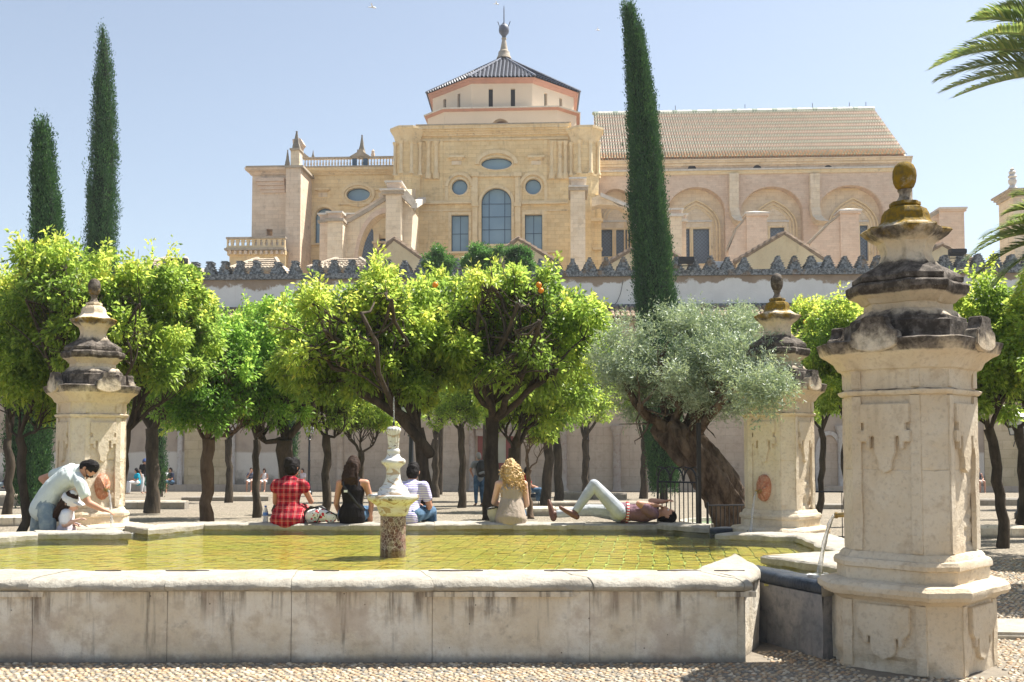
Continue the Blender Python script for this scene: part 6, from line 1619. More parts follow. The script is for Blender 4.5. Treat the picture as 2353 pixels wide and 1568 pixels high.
OT('orange_tree', 2302, 16.6, 985, 2275, 640, 985, 135, 'leaning orange tree right of the near pillar', 18, 4200, 26, (-30, 8), fruits=(), limbs=[(2255, 920, 0), (2300, 900, 0), (2220, 820, .3), (2320, 780, 0)])
OT('orange_tree', 2350, 21.5, 985, 2385, 690, 960, 140, 'orange tree cut by the right edge of the picture behind the lamp post', 19, 3600, 26, (-10, 6), limbs=[(2290, 960, 0), (2340, 900, 0), (2400, 880, 0)])
OT('orange_tree', 590, 24.5, 1010, 590, 690, 960, 125, 'orange tree crown in the row behind, right of the short straight one', 20, 2400, 20, (0, 0), mat='green_leaf')
OT('orange_tree', 1390, 38.0, 985, 1375, 720, 930, 70, 'small distant orange tree beside the olive tree\'s left side', 21, 1300, 14, (0, 0)) if False else None
OT('orange_tree', 20, 24.0, 1010, 20, 620, 900, 130, 'second row orange tree at the left edge', 22, 2600, 22, (0, 0))

OT('orange_tree', 2700, 11.6, 960, 2690, 560, 960, 320, 'out of frame orange tree nearest the right edge shading the cobbles', 23, 3000, 30, (0, 0))
OT('orange_tree', 2600, 15.0, 960, 2600, 600, 960, 260, 'second orange tree beyond the right edge shading the cobbles', 24, 2400, 28, (0, 0))
far_lab = ('far row orange tree beyond the short straight one', 'far row orange tree left of the thick lamp post', 'far row orange tree beyond the white fountain', 'far row orange tree left of the painted door', 'far row orange tree right of the painted door', 'far row orange tree in front of the tall cypress', 'far row orange tree between the right hand pillars', 'far row orange tree directly behind the near pillar', 'far row orange tree right of the near pillar', 'far row orange tree at the right edge behind the palm')
for q_, (px_, D_, s_) in enumerate(((525, 36, 31), (905, 37, 32), (1000, 43, 33), (1135, 38, 34), (1345, 44, 35), (1480, 41, 36), (1840, 36, 37), (1985, 33, 38), (2180, 31, 39), (2420, 30, 40))):
    OT('orange_tree', px_, D_, 1010, px_+6, 800, 985, 78, far_lab[q_], s_, 1300, 18, (0, 0), llen=.11)

# acacia-like feathery tops behind
def bushy(px, D, ctop, cbot, chw, label, seed, n=1500):
    rng = np.random.default_rng(seed); b0 = P(px, 1100, D); base = Vector((b0.x, D, ground_z(D))); root = empty('leafy_tree', base, label=label, cat='tree', group='feathery green trees close to the wall')
    top = P(px, ctop, D); bot = P(px, cbot, D); c = (top+bot)/2-base; R = (chw*D/F, chw*D/F*.9, (top.z-bot.z)/2)
    mb = MB(); mb.tube([(0, 0, 0), (0.1, 0, c.z*.5), tuple(c)], [.14, .11, .05], 8); mb.build('trunk', M['bark'], root, sm=60)
    p, d, t, _ = crown_clusters(rng, c, R, 20, n, blob=(.3, .5)); V, Fc, tt = leaf_cloud(p, d, rng, 8, .13, .05, .16, .1, t)
    me = fastmesh('crown', V, Fc, {'tint': tt}); me.materials.append(M['acacia_leaf']); link('crown', me, None, root, kind='stuff')
bushy(1113, 48, 545, 660, 42, 'feathery green tree top rising in front of the big cathedral window', 41, 1700)
bushy(1190, 48, 552, 650, 30, 'feathery green tree top over the centre gable', 42, 1100)
bushy(1010, 48, 558, 680, 30, 'small feathery green tree top in front of the left gable', 43, 900)

# cypresses
def cypress(name, bx, D, pts, label, seed, n=26000, dens=1.0):
    """pts: (py, centre px, half width px) from the foot upwards"""
    rng = np.random.default_rng(seed); base = Vector((P(bx, 1150, D).x, D, ground_z(D)))
    root = empty('cypress_tree', base, label=label, cat='cypress', group='columnar cypresses in the courtyard')
    prof = []
    for py, cx_, hw in pts:
        hw *= .88
        q = P(cx_, py, D)-base; prof.append((q.z, q.x, hw*D/F))
    z = np.array([p[0] for p in prof]); X = np.array([p[1] for p in prof]); W = np.array([p[2] for p in prof])
    o = np.argsort(z); z, X, W = z[o], X[o], W[o]
    mb = MB(); rings = []
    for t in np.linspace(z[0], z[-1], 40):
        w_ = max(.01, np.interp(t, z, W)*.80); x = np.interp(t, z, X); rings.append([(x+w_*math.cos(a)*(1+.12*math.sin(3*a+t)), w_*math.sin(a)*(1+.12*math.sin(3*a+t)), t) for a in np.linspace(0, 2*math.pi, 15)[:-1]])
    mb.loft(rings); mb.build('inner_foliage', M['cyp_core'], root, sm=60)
    mb = MB(); mb.tube([(0, 0, -.1), (X[0], 0, z[0]+.3)], [.16, .12], 8); mb.build('trunk', M['bark'], root)
    # sprays: narrow upright lumps over the surface, each made of small flakes
    nl = n//14; area = np.maximum(W, .05); zs = z[0]+(z[-1]-z[0])*rng.random(nl*3); w_ = np.interp(zs, z, W); keep = rng.random(nl*3) < w_/W.max()+.08
    zs = zs[keep][:nl]; nl = len(zs); w_ = np.interp(zs, z, W); x0 = np.interp(zs, z, X); a = rng.uniform(0, 2*math.pi, nl)
    groove = 1+.10*np.sin(5*a+zs*.5)+.07*np.sin(11*a-zs*1.1)+.05*np.sin(3*a+zs*2.3)
    r = w_*groove*rng.uniform(.80, 1.04, nl)*np.where(rng.random(nl) < .035, rng.uniform(1.1, 1.38, nl), 1); c = np.stack([x0+r*np.cos(a), r*np.sin(a), zs], 1); tl = rng.random(nl)**1.5
    m = 14; cc = np.repeat(c, m, 0); aa = np.repeat(a, m); N_ = len(cc)
    out = np.stack([np.cos(aa), np.sin(aa), np.zeros(N_)], 1)
    off = rng.normal(0, 1, (N_, 3))*np.array([.05, .05, .16]); p = cc+off+out*rng.uniform(-.02, .07, (N_, 1))
    d = out*rng.uniform(.1, .75, (N_, 1))+np.array([0, 0, 1])+rng.normal(0, .25, (N_, 3)); d /= np.linalg.norm(d, axis=1)[:, None]
    s = np.cross(d, rng.normal(0, 1, (N_, 3))); s /= np.linalg.norm(s, axis=1)[:, None]
    ln = rng.uniform(.04, .11, (N_, 1)); wd = ln*.36
    V = np.stack([p, p+d*ln*.5+s*wd*.5, p+d*ln, p+d*ln*.5-s*wd*.5], 1).reshape(-1, 3); i = np.arange(N_)*4
    Fc = np.stack([i, i+1, i+2, i+3], 1); t = np.clip(np.repeat(tl, m)*.8+rng.random(N_)*.3, 0, 1)
    me = fastmesh('crown', V, Fc, {'tint': np.repeat(t, 4)}); me.materials.append(M['cyp_leaf']); link('crown', me, None, root, kind='stuff')
cypress('cypress', 1525, 36, [(1120, 1525, 30), (1060, 1524, 35), (980, 1523, 42), (850, 1514, 44), (700, 1508, 46), (600, 1500, 44), (480, 1490, 42), (350, 1482, 37), (220, 1472, 30), (120, 1461, 23), (60, 1452, 17), (25, 1442, 12), (12, 1437, 4)],
        'very tall leaning cypress rising in front of the striped roof', 51, 150000)
cypress('cypress', 222, 40, [(1120, 222, 30), (900, 226, 38), (700, 230, 36), (525, 232, 34), (450, 234, 33), (350, 238, 29), (250, 240, 24), (180, 239, 19), (130, 239, 14), (95, 238, 8), (66, 235, 2)],
        'tall pointed cypress second from the left', 52, 80000)
cypress('cypress', 78, 31, [(1148, 75, 28), (1090, 66, 44), (1000, 66, 50), (850, 85, 42), (700, 100, 36), (540, 108, 33), (460, 105, 28), (380, 100, 23), (320, 98, 18), (290, 96, 12), (278, 96, 4)],
        'shorter blunt topped cypress furthest left', 53, 80000)
cypress('cypress', 668, 43, [(1118, 667, 10), (1060, 668, 15), (900, 667, 17), (760, 664, 14), (700, 663, 5)], 'slim young cypress behind the woman in the red dress', 54, 9000)
cypress('cypress', 366, 44, [(1125, 368, 12), (1090, 368, 14), (1000, 366, 11), (930, 366, 3)], 'low narrow cypress behind the scarred orange trunk', 55, 5000)

# olive tree
def olive():
    D = 15.3; rng = np.random.default_rng(77); base = Vector((P(1672, 1190, D).x, D, 0)); root = empty('olive_tree', base, label='ancient leaning olive tree with a huge gnarled trunk and silvery crown inside iron railings', cat='olive tree')
    k = D/F
    path = [(1704, 1262, 46), (1686, 1195, 46), (1664, 1145, 50), (1628, 1085, 55), (1590, 1035, 56), (1562, 1000, 54), (1545, 975, 38)]
    pts = [P(a, b, D)-base for a, b, c in path]; mb = MB(); mb.tube(pts, [(c*k, c*k*.85) for a, b, c in path], 40, lat=(1, 0, 0), cap=False)
    # subdivide along by resampling
    rings = []; n = 56
    for i in range(n+1):
        t = i/n*(len(pts)-1); j = min(int(t), len(pts)-2); f = t-j; f2 = f*f*(3-2*f)
        c = pts[j].lerp(pts[j+1], f); r = (path[j][2]*(1-f2)+path[j+1][2]*f2)*k; ring = []
        for q in range(64):
            a = 2*math.pi*q/64; rr = r*(1+.13*math.sin(a*5+i*.09)+.09*math.sin(a*9-i*.16+1)); 
            tw = Vector((math.cos(a), math.sin(a), i*.02)); rr += r*.30*noise.fractal(tw*1.6+Vector((3, 0, c.z*.6)), .8, 2.1, 5)
            kn = noise.voronoi(Vector((math.cos(a)*1.6, math.sin(a)*1.6, c.z*2.2)))[0][0]; rr += r*.22*max(0, .5-kn)
            ring.append((c.x+rr*math.cos(a), c.y+rr*.85*math.sin(a), c.z+.05*math.sin(a*3)))
        rings.append(ring)
    mb = MB(); mb.loft(rings); o = mb.build('trunk', M['olive_bark'], root, sm=60)
    top = pts[-2]
    for (a, b, dd, r) in ((1470, 930, -.4, 16), (1440, 850, .2, 12), (1560, 860, .3, 18), (1660, 880, -.9, 16), (1735, 880, -2.6, 11), (1620, 790, .3, 12), (1530, 800, -.3, 12)):
        tg = P(a, b, D+dd)-base; mb = MB(); pth = branch_path(rng, top+Vector(((a-1580)*k*.25, 0, 0)), tg, 6, .3); mb.tube(pth, [r*k*(1-.6*i/6) for i in range(7)], 8)
        for _ in range(12):
            s0 = pth[rng.integers(2, 7)]; e = s0+Vector(rng.normal(0, 1, 3)).normalized()*.55; mb.tube(branch_path(rng, s0, e, 4, .3), [r*k*.2, r*k*.15, r*k*.1, r*k*.07, r*k*.04], 5, cap=False)
        mb.build('branch', M['olive_bark'], root, sm=60)
    P_, D_, T_ = [], [], []
    for (cx_, cy_, hw, hh, nn, ddd) in ((1600, 850, 205, 92, 3300, 0), (1665, 795, 120, 80, 1500, 0), (1450, 850, 85, 65, 900, 0), (1735, 885, 66, 66, 1000, -2.4), (1764, 905, 38, 46, 420, -3.3), (1690, 835, 62, 55, 700, -1.2), (1570, 910, 150, 65, 1400, 0), (1440, 775, 60, 45, 220, 0), (1610, 748, 110, 40, 420, 0)):
        c = P(cx_, cy_, D+ddd)-base; p, d, t, _ = crown_clusters(rng, c, (hw*k, min(1.1, hw*k), hh*k), 22, nn, .7, (.3, .55)); P_.append(p); D_.append(d); T_.append(t)
    p = np.concatenate(P_); d = np.concatenate(D_); t = np.concatenate(T_)
    # twigs carrying paired leaves: place leaves along short upright shoots
    rng2 = rng; m = 11; n_ = len(p)
    tw = d*.6+rng2.normal(0, .45, (n_, 3)); tw[:, 2] += .28; tw /= np.linalg.norm(tw, axis=1)[:, None]
    L0 = .22*rng2.uniform(.6, 1.3, (n_, 1)); pos = np.repeat(p, m, 0)+np.repeat(tw*L0, m, 0)*np.tile(np.linspace(0, 1, m), n_)[:, None]
    dd = np.repeat(tw, m, 0)*.8+rng2.normal(0, .55, (n_*m, 3)); dd /= np.linalg.norm(dd, axis=1)[:, None]
    V, Fc, tt = leaf_cloud(pos, dd, rng2, 1, .062, .0145, .004, .05, np.repeat(t, m)*.8+.1)
    # align more closely with the shoot
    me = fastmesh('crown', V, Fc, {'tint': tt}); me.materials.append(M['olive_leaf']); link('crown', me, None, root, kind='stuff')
olive()

# palms at the right edge: arching fronds with leaflets
def frond(root, a, tip, arch, seed, n=110, ll=.62, lw=.034):
    rng = np.random.default_rng(seed); a = Vector(a); b = Vector(tip); mid = a.lerp(b, .5)+Vector((0, 0, arch)); pts = []
    for i in range(25):
        t = i/24; pts.append(a*(1-t)**2+mid*2*t*(1-t)+b*t*t)
    mb = MB(); mb.tube(pts, [.035*(1-.85*i/24) for i in range(25)], 6)
    root_f = None
    V, Fc = [], []
    for i in range(n):
        t = .10+.90*i/n; q = t*24; j = min(int(q), 23); p = pts[j].lerp(pts[j+1], q-j); tg = (pts[j+1]-pts[j]).normalized()
        side = tg.cross(Vector((0, 0, 1))).normalized(); up = side.cross(tg)
        for s_ in (-1, 1):
            L_ = ll*(math.sin(math.pi*min(1, (t*.92+.06)))**.55)*rng.uniform(.85, 1.1); d = (side*s_*(.75)+tg*(.62+.35*t)+up*rng.uniform(.15, .45)).normalized()
            w_ = up.cross(d).normalized()*lw*.5; p1 = p+d*L_*.5+Vector((0, 0, -.02)); p2 = p+d*L_+Vector((0, 0, -.13*L_-.03*rng.random()))
            wv = (d.cross(up)).normalized()*lw*.5
            if wv.length < 1e-4: wv = w_
            o0 = len(V); V += [p-wv*.5, p+wv*.5, p1+wv+up*.01, p1-wv+up*.01, p2]; Fc.append((o0, o0+1, o0+2)); Fc.append((o0, o0+2, o0+3)); Fc.append((o0+3, o0+2, o0+4))
    r_ = mb.build('frond', M['palm_stem'], root, sm=60)
    me = fastmesh('leaflets', [tuple(v) for v in V], Fc, {'tint': np.repeat(rng.random(len(V)//5), 5)}); me.materials.append(M['palm_leaf']); link('leaflets', me, None, r_)
def palm(px, cy_, D, tips, label, seed, ll):
    base = Vector((P(px, 1100, D).x, D, ground_z(D))); root = empty('palm_tree', base, label=label, cat='palm tree', group='palm trees at the right edge')
    c = P(px, cy_, D)-base
    mb = MB(); mb.tube([(0, 0, -.1), (.05, 0, c.z*.5), (c.x, 0, c.z-.2)], [.24, .2, .22], 14); o = mb.build('trunk', M['bark_brown'], root, sm=60); rough_mesh(o, .04, 6, 3)
    for i, (tx, ty, dd, ar) in enumerate(tips):
        frond(root, c+Vector((0, 0, 0)), P(tx, ty, D+dd)-base, ar, seed+i, ll=ll)
palm(2500, 170, 20, [(2135, 160, -.3, .9), (2165, 210, .2, .45), (2235, 45, .1, .8), (2240, 90, -1.0, .8), (2250, 35, .8, .9), (2150, 150, .9, 1.0), (2300, 20, .3, .8), (2190, 225, -.8, .35), (2150, 185, .6, .6), (2330, -60, .5, 1.0), (2440, -170, 0, .5), (2700, 20, 0, 1), (2760, 200, .5, 1), (2600, -100, -1, .8), (2600, 330, 1.2, .6), (2470, 330, -1.5, .5), (2300, 130, 1.8, 1.0), (2380, 240, -1.2, .7)],
     'palm fronds reaching into the sky at the top right corner', 61, .6)
palm(2520, 590, 15.5, [(2222, 595, -.2, .75), (2312, 490, .3, .6), (2320, 505, -1, .5), (2238, 640, .5, .8), (2245, 570, .6, .7), (2330, 450, .8, .6), (2260, 545, -.5, .7), (2285, 655, 0, .7), (2480, 330, 0, .5), (2700, 400, 0, .6), (2850, 560, 0, 1), (2800, 700, 0, .6), (2380, 680, -.8, .9), (2330, 700, 1.0, .9), (2500, 760, -1, .4)],
     'lower palm fronds in front of the wall at the right edge', 81, .42)
# ================================================================ PEOPLE
SKIN = plain('tanned skin', (0.48, 0.25, 0.165), 0.55, 0.08, 14, spec=0.35)
SKIN_L = plain('fair skin', (0.62, 0.39, 0.29), 0.55, 0.07, 14, spec=0.35)
HAIR_D = plain('near black hair', (0.012, 0.010, 0.010), 0.75, 0.3, 60, spec=0.15)
HAIR_B = plain('dark brown hair', (0.035, 0.020, 0.014), 0.75, 0.3, 60, spec=0.15)
HAIR_Y = plain('blonde curls', (0.50, 0.33, 0.14), 0.6, 0.4, 40, spec=0.4)
HAIR_G = plain('grey hair', (0.28, 0.26, 0.25), 0.7, 0.3, 40)
def denim(name, a, b):
    t = MT(name, 0.85, 0.15); col = t.mix(t.mask(t.noise(6, 5, 0.6), 0.38, 0.64), a, b)
    return t.done(col, t.bump(t.noise(11, 4, 0.6, t.mapping(t.pos, (1, 1, .5))), 0.7, 0.02))
JEANS = denim('blue denim', (0.035, 0.075, 0.135), (0.09, 0.16, 0.25)); JEANS_F = denim('faded blotched denim', (0.16, 0.22, 0.27), (0.34, 0.39, 0.38))
KHAKI = denim('pale grey stone cotton', (0.38, 0.41, 0.44), (0.48, 0.51, 0.52)); SHORTS = denim('white cotton', (0.7, 0.7, 0.72), (0.8, 0.8, 0.82))
def cloth(name, col, var=0.12):
    t = MT(name, 0.9, 0.1); c = t.mix(t.mask(t.noise(5, 4), .35, .65), col, tuple(x*(1-var) for x in col))
    f = t.noise(7, 3, 0.6, t.mapping(t.pos, (1.6, 1.6, .6)), dist=.8); return t.done(c, t.bump(f, 0.8, 0.03))
BLACK_T = cloth('black jersey', (0.018, 0.016, 0.018)); WHITE_T = cloth('pale mint cotton', (0.60, 0.66, 0.64)); TAUPE = cloth('taupe jersey', (0.40, 0.33, 0.27)); MAUVE = cloth('mauve brown cotton', (0.22, 0.13, 0.155))
TURQ = cloth('turquoise cotton', (0.02, 0.35, 0.5)); WHITE = cloth('white cotton', (0.75, 0.75, 0.77)); NAVY = cloth('navy cotton', (0.03, 0.035, 0.06)); PINKW = cloth('pale pink cotton', (0.66, 0.58, 0.62)); GREEN_C = cloth('green cotton', (0.05, 0.2, 0.14)); RED_C = cloth('red cotton', (0.5, 0.03, 0.04))
CAPBLUE = plain('blue cap cloth', (0.05, 0.09, 0.25), .8); GREYC = cloth('grey cotton', (0.25, 0.26, 0.27)); SHOE = plain('brown leather', (0.13, 0.055, 0.035), .45, .3, 20); BLACKP = plain('black rubber', (0.015, 0.015, 0.016), .5)
def plaid():
    t = MT('red tartan cloth', 0.9, 0.1); o = t.objc(); s = t.sep(o)
    def lines(v, per, w_, ph=0.0):
        m = t.math('PINGPONG', t.math('ADD', v, ph), per/2); return t.mask(m, w_, w_*.5)
    n = t.noise(9, 3, .5, o); wob = t.math('MULTIPLY', n, .012)
    x = t.math('ADD', s[0], wob); z = t.math('ADD', s[2], wob)
    col = t.mix(t.mask(t.noise(4, 3, .5, o), .3, .7), (0.46, 0.022, 0.035), (0.36, 0.012, 0.028))
    for v, per, w_, ph, c, k in ((x, .078, .018, 0, (0.14, 0.006, 0.02), .65), (z, .082, .018, .01, (0.14, 0.006, 0.02), .65), (x, .078, .0019, .039, (0.70, 0.58, 0.48), .6), (z, .082, .0019, .047, (0.70, 0.58, 0.48), .55), (x, .078, .0016, .026, (0.5, 0.42, 0.35), .6), (z, .082, .0016, .030, (0.35, 0.4, 0.3), .6)):
        col = t.mix(t.math('MULTIPLY', lines(v, per, w_, ph), k), col, c)
    return t.done(col, t.bump(t.noise(7, 3, .6, o), .6, .03))
PLAID = plaid()
def striped(name, a, b, per, duty, axis=2):
    t = MT(name, 0.9, 0.1); o = t.objc(); s = t.sep(o)
    v = t.math('ADD', s[axis], t.math('MULTIPLY', t.noise(5, 2, .5, o), .02)); m = t.math('PINGPONG', v, per/2)
    return t.done(t.mix(t.mask(m, per/2*duty+.0012, per/2*duty-.0012), a, b), t.bump(t.noise(7, 3, .6, o), .6, .03))
STR_V = striped('violet and white striped cotton', (0.70, 0.70, 0.76), (0.26, 0.20, 0.55), .022, .42); STR_N = striped('navy with white stripes', (0.025, 0.035, 0.08), (0.6, 0.6, 0.62), .09, .16)

def remesh(mb, name, mat, parent, voxel, it=3, keep_attr=None):
    me = mb.mesh(name+'_raw'); o = bpy.data.objects.new('tmp', me); COL.objects.link(o)
    m = o.modifiers.new('r', 'REMESH'); m.mode = 'VOXEL'; m.voxel_size = voxel; m.use_smooth_shade = True
    s = o.modifiers.new('s', 'SMOOTH'); s.factor = .5; s.iterations = it
    dg = bpy.context.evaluated_depsgraph_get(); dg.update()
    new = bpy.data.meshes.new_from_object(o.evaluated_get(dg)); new.name = name
    bpy.data.objects.remove(o); bpy.data.meshes.remove(me)
    new.materials.clear(); new.materials.append(mat); new.polygons.foreach_set('use_smooth', [True]*len(new.polygons))
    return link(name, new, None, parent)
def V3(*a): return Vector(a)
def lerp_pts(a, b, n): return [a.lerp(b, i/n) for i in range(n+1)]
def make_person(loc, rz, J, label, skin, hair, top, legs_, top_m, legs_m, voxel=.010, hair_kind='short', sleeve='short', legcover='long', shoes=None, sc=1.0, glasses=False, cap=None, woman=False, group=None, fing=True, shoe_len=.24, girth=1.0):
    """J: joints in the figure's own frame (x right, y forward, z up)"""
    root = empty('person', loc, rz, label=label, cat='person', group=group); root.scale = (sc,)*3
    J = {k: Vector(v) for k, v in J.items()}
    lat = (J['shR']-J['shL']).normalized(); hl = (J['hipR']-J['hipL']).normalized()
    pel, chest, neck, head = J['pelvis'], J['chest'], J['neck'], J['head']
    waist = pel.lerp(chest, .45)+J.get('bow', V3(0, 0, 0)); up = (head-neck).normalized()
    g = girth; wv = .88 if woman else 1.0
    def torso(mb, k, a=0.0, low=0.0):
        pts = [pel+(pel-waist)*low, pel.lerp(waist, .5), waist, waist.lerp(chest, .5), chest, chest.lerp(neck, .45), chest.lerp(neck, .78)]
        rad = [(.165 if woman else .155, .125), (.155 if woman else .148, .118), (.125*wv if woman else .142, .10), (.14*wv, .108), (.158*wv, .118), ((.165 if not (a and sleeve == 'none' and top != 'dress') else .135)*wv, .105), (.10, .07)]
        mb.tube(pts, [((x*g+a)*k, (y*g+a)*k) for x, y in rad], 18, lat=lat)
        if a and sleeve == 'none' and top != 'dress':
            for s in ('L', 'R'): mb.tube([chest.lerp(neck, .6), chest.lerp(neck, .6).lerp(J['sh'+s], .62)], [.072, .056], 10)
        else:
            for s in ('L', 'R'): mb.tube([chest.lerp(neck, .6), J['sh'+s]], [(.07+a), (.056*wv+a)], 10)
    def arm(mb, s, a, upto=1.0, frm=0.0):
        A, B, C_ = J['sh'+s], J['el'+s], J['wr'+s]; w_ = .86 if woman else 1
        if upto <= 1: mb.tube([A, A.lerp(B, upto)], [.055*w_+a, (.055-.012*upto)*w_+a*1.25], 10)
        else: mb.tube([A, A.lerp(B, .5), B], [.054*w_+a, .048*w_+a, .041*w_+a], 10); mb.tube([B, B.lerp(C_, .35), B.lerp(C_, upto-1)], [.041*w_+a, .042*w_+a, .029*w_+a], 10)
    def leg(mb, s, a, upto=2.0):
        A, B, C_ = J['hip'+s], J['kn'+s], J['an'+s]
        if upto <= 1: mb.tube([A, A.lerp(B, upto)], [.092*g+a, (.092-.03*upto)*g+a], 12)
        else: mb.tube([A, A.lerp(B, .5), B], [.092*g+a, .080*g+a, .060+a], 12); mb.tube([B, B.lerp(C_, .3), B.lerp(C_, upto-1)], [.058+a, .057+a, .038+a*1.15], 12)
    def hand(mb, s):
        W, E = J['wr'+s], J['el'+s]; d = (W-E).normalized(); t = J.get('hd'+s); d2 = (Vector(t)-W).normalized() if t is not None else d
        sv = d2.cross(Vector((0, 0, 1))); sv = sv.normalized() if sv.length > .1 else Vector((1, 0, 0)); nv = sv.cross(d2)
        mb.tube([W, W+d2*.05, W+d2*.085], [(.026, .02), (.038, .018), (.036, .015)], 10, lat=sv)
        if not fing: mb.tube([W+d2*.08, W+d2*.15-nv*.03], [(.034, .013), (.028, .011)], 8, lat=sv); return
        for q, (o, l) in enumerate(((-.028, .062), (-.010, .074), (.009, .070), (.027, .055))):
            a0 = W+d2*.082+sv*o; a1 = a0+d2*l*.55-nv*.006; a2 = a1+(d2*.7-nv*.7).normalized()*l*.5; mb.tube([a0, a1, a2], [.0095, .009, .0075], 6)
        a0 = W+d2*.03-sv*.03; a1 = a0+(d2*.6-sv*.8).normalized()*.035; a2 = a1+(d2*.9-sv*.2-nv*.2).normalized()*.03; mb.tube([a0, a1, a2], [.012, .011, .009], 6)
    fwd = J.get('face'); fwd = Vector(fwd).normalized() if fwd is not None else Vector((0, 1, 0))
    fwd = (fwd-up*fwd.dot(up)).normalized(); hx = fwd.cross(up).normalized()
    hc = head
    body = MB(); torso(body, .97)
    for s in 'LR': arm(body, s, 0, 2.0); hand(body, s); leg(body, s, 0, 2.0)
    body.tube([neck-up*.05, neck.lerp(hc, .55)], [.056*wv+.004, .052*wv], 12)
    # head: skull, jaw, nose, lips, ears
    body.tube([hc-up*.045+fwd*.012, hc+up*.01, hc+up*.06], [(.064, .078), (.074, .094), (.066, .082)], 16, lat=hx)
    body.tube([hc-up*.10+fwd*.055, hc-up*.055+fwd*.03], [(.026, .022), (.052, .05)], 12, lat=hx)
    body.tube([hc+up*.012+fwd*.088, hc-up*.03+fwd*.112], [.010, .015], 8); body.tube([hc-up*.062+fwd*.088-hx*.015, hc-up*.062+fwd*.088+hx*.015], .008, 6)
    for s in (-1, 1): body.tube([hc+hx*s*.076-up*.015, hc+hx*s*.079+up*.018-fwd*.006], [(.008, .014), (.01, .018)], 8)
    for s in 'LR':      # feet
        A = J['an'+s]; T = J.get('to'+s); 
        if T is not None and shoes is None: body.tube([A+(A-J['kn'+s]).normalized()*.02, A.lerp(Vector(T), .5)+(A-J['kn'+s]).normalized()*.035, Vector(T)+(A-J['kn'+s]).normalized()*.04], [.036, .036, .026], 10)
    remesh(body, 'body', skin, root, voxel, 2)
    for s in (-1, 1):
        mb = MB(); mb.ball(hc+hx*s*.031+up*.012+fwd*.082, .011, 8, 6); mb.build('eye', WHITE, root, sm=80)
    if glasses:
        mb = MB()
        for s in (-1, 1): mb.tube([hc+hx*s*.012+up*.010+fwd*.102, hc+hx*s*.05+up*.014+fwd*.092], [(.008, .012), (.009, .013)], 8, lat=up); mb.tube([hc+hx*s*.056+up*.016+fwd*.085, hc+hx*s*.08+up*.012], .003, 5)
        mb.build('sunglasses', BLACKP, root)
    # clothes
    a = .011
    if top:
        mb = MB(); torso(mb, 1.0, a, .0 if legcover == 'long' and shoes is SHOE else .35 if top != 'dress' else .6)
        su = {'short': .55, 'long': 1.95, 'none': 0}[sleeve]
        if su:
            for s in 'LR': arm(mb, s, a+.006, su)
        if top == 'loose': mb.tube([waist, pel, pel+(pel-waist)*.55], [(.155*g, .125), (.185*g, .15), (.20*g, .165)], 18, lat=lat)
        if top == 'dress':
            mb.tube([waist, pel, pel+(pel-waist).normalized()*.07], [(.15, .125), (.205, .17), (.235, .20)], 20, lat=lat)
            for s in 'LR': mb.tube([J['hip'+s], J['hip'+s].lerp(J['kn'+s], .7)], [.13, .12], 12)
            for s in 'LR': mb.ball(J['sh'+s].lerp(J['el'+s], .2), (.082, .075, .085))
        remesh(mb, 'dress' if top == 'dress' else 'shirt', top_m, root, voxel, 2)
    if legs_:
        up_ = {'long': 1.93, 'short': .85, 'knee': 1.15}[legcover]
        mb = MB()
        for s in 'LR': leg(mb, s, .013, up_ if up_ != 1.15 else 1.12)
        mb.tube([pel-(waist-pel)*.35, pel, pel.lerp(waist, .45)], [(.16*g, .13*g), (.168*g, .132), (.155*g, .12)], 16, lat=hl); remesh(mb, 'trousers' if legcover == 'long' else 'shorts', legs_m, root, voxel, 2)
    if shoes is not None:
        for s in 'LR':
            A = J['an'+s]; T = Vector(J['to'+s]); dn = (A-J['kn'+s]).normalized(); fd = (T-A).normalized(); fd = (fd-dn*fd.dot(dn)).normalized()
            mb = MB(); mb.tube([A-fd*.05+dn*.045, A+fd*.04+dn*.05, A+fd*.13+dn*.062, A+fd*.19+dn*.066], [(.042, .042), (.046, .042), (.048, .032), (.036, .024)], 12, lat=dn.cross(fd)); mb.tube([A+dn*.0, A+dn*.05], .045, 10); remesh(mb, 'shoe', shoes, root, voxel, 2)
    # hair
    rng = random.Random(int(hc.x*1000)+int(loc[0]*77)); mb = MB()
    if hair_kind == 'short': mb.tube([hc-up*.03-fwd*.040, hc+up*.02-fwd*.026, hc+up*.065-fwd*.008], [(.080, .078), (.085, .092), (.074, .090)], 16, lat=hx)
    elif hair_kind == 'bun':
        mb.tube([hc-up*.035-fwd*.025, hc+up*.03-fwd*.015, hc+up*.08-fwd*.005], [(.082, .088), (.090, .103), (.072, .088)], 16, lat=hx); mb.ball(hc+up*.055-fwd*.115, (.055, .052, .055)); mb.ball(hc-up*.005-fwd*.10, (.06, .04, .05))
    elif hair_kind in ('long', 'pony'):
        mb.tube([hc-up*.05-fwd*.03, hc+up*.03-fwd*.018, hc+up*.08-fwd*.005], [(.084, .085), (.094, .105), (.074, .09)], 16, lat=hx)
        if hair_kind == 'long':
            mb.tube([hc+up*.04-fwd*.05, hc-up*.06-fwd*.065, hc-up*.17-fwd*.09, hc-up*.25-fwd*.08], [(.088, .06), (.10, .055), (.105, .045), (.07, .03)], 14, lat=hx)
            for k in range(16): x = (k/15-.5)*.2; mb.tube([hc+hx*x*.8-fwd*.075, hc+hx*x-up*.14-fwd*.10, hc+hx*x*1.1-up*(.24+rng.uniform(0, .06))-fwd*.09], [.02, .017, .008], 6)
        else: mb.tube([hc-fwd*.09, hc-fwd*.13-up*.08, hc-fwd*.11-up*.2], [.03, .035, .015], 8)
    elif hair_kind == 'curly':
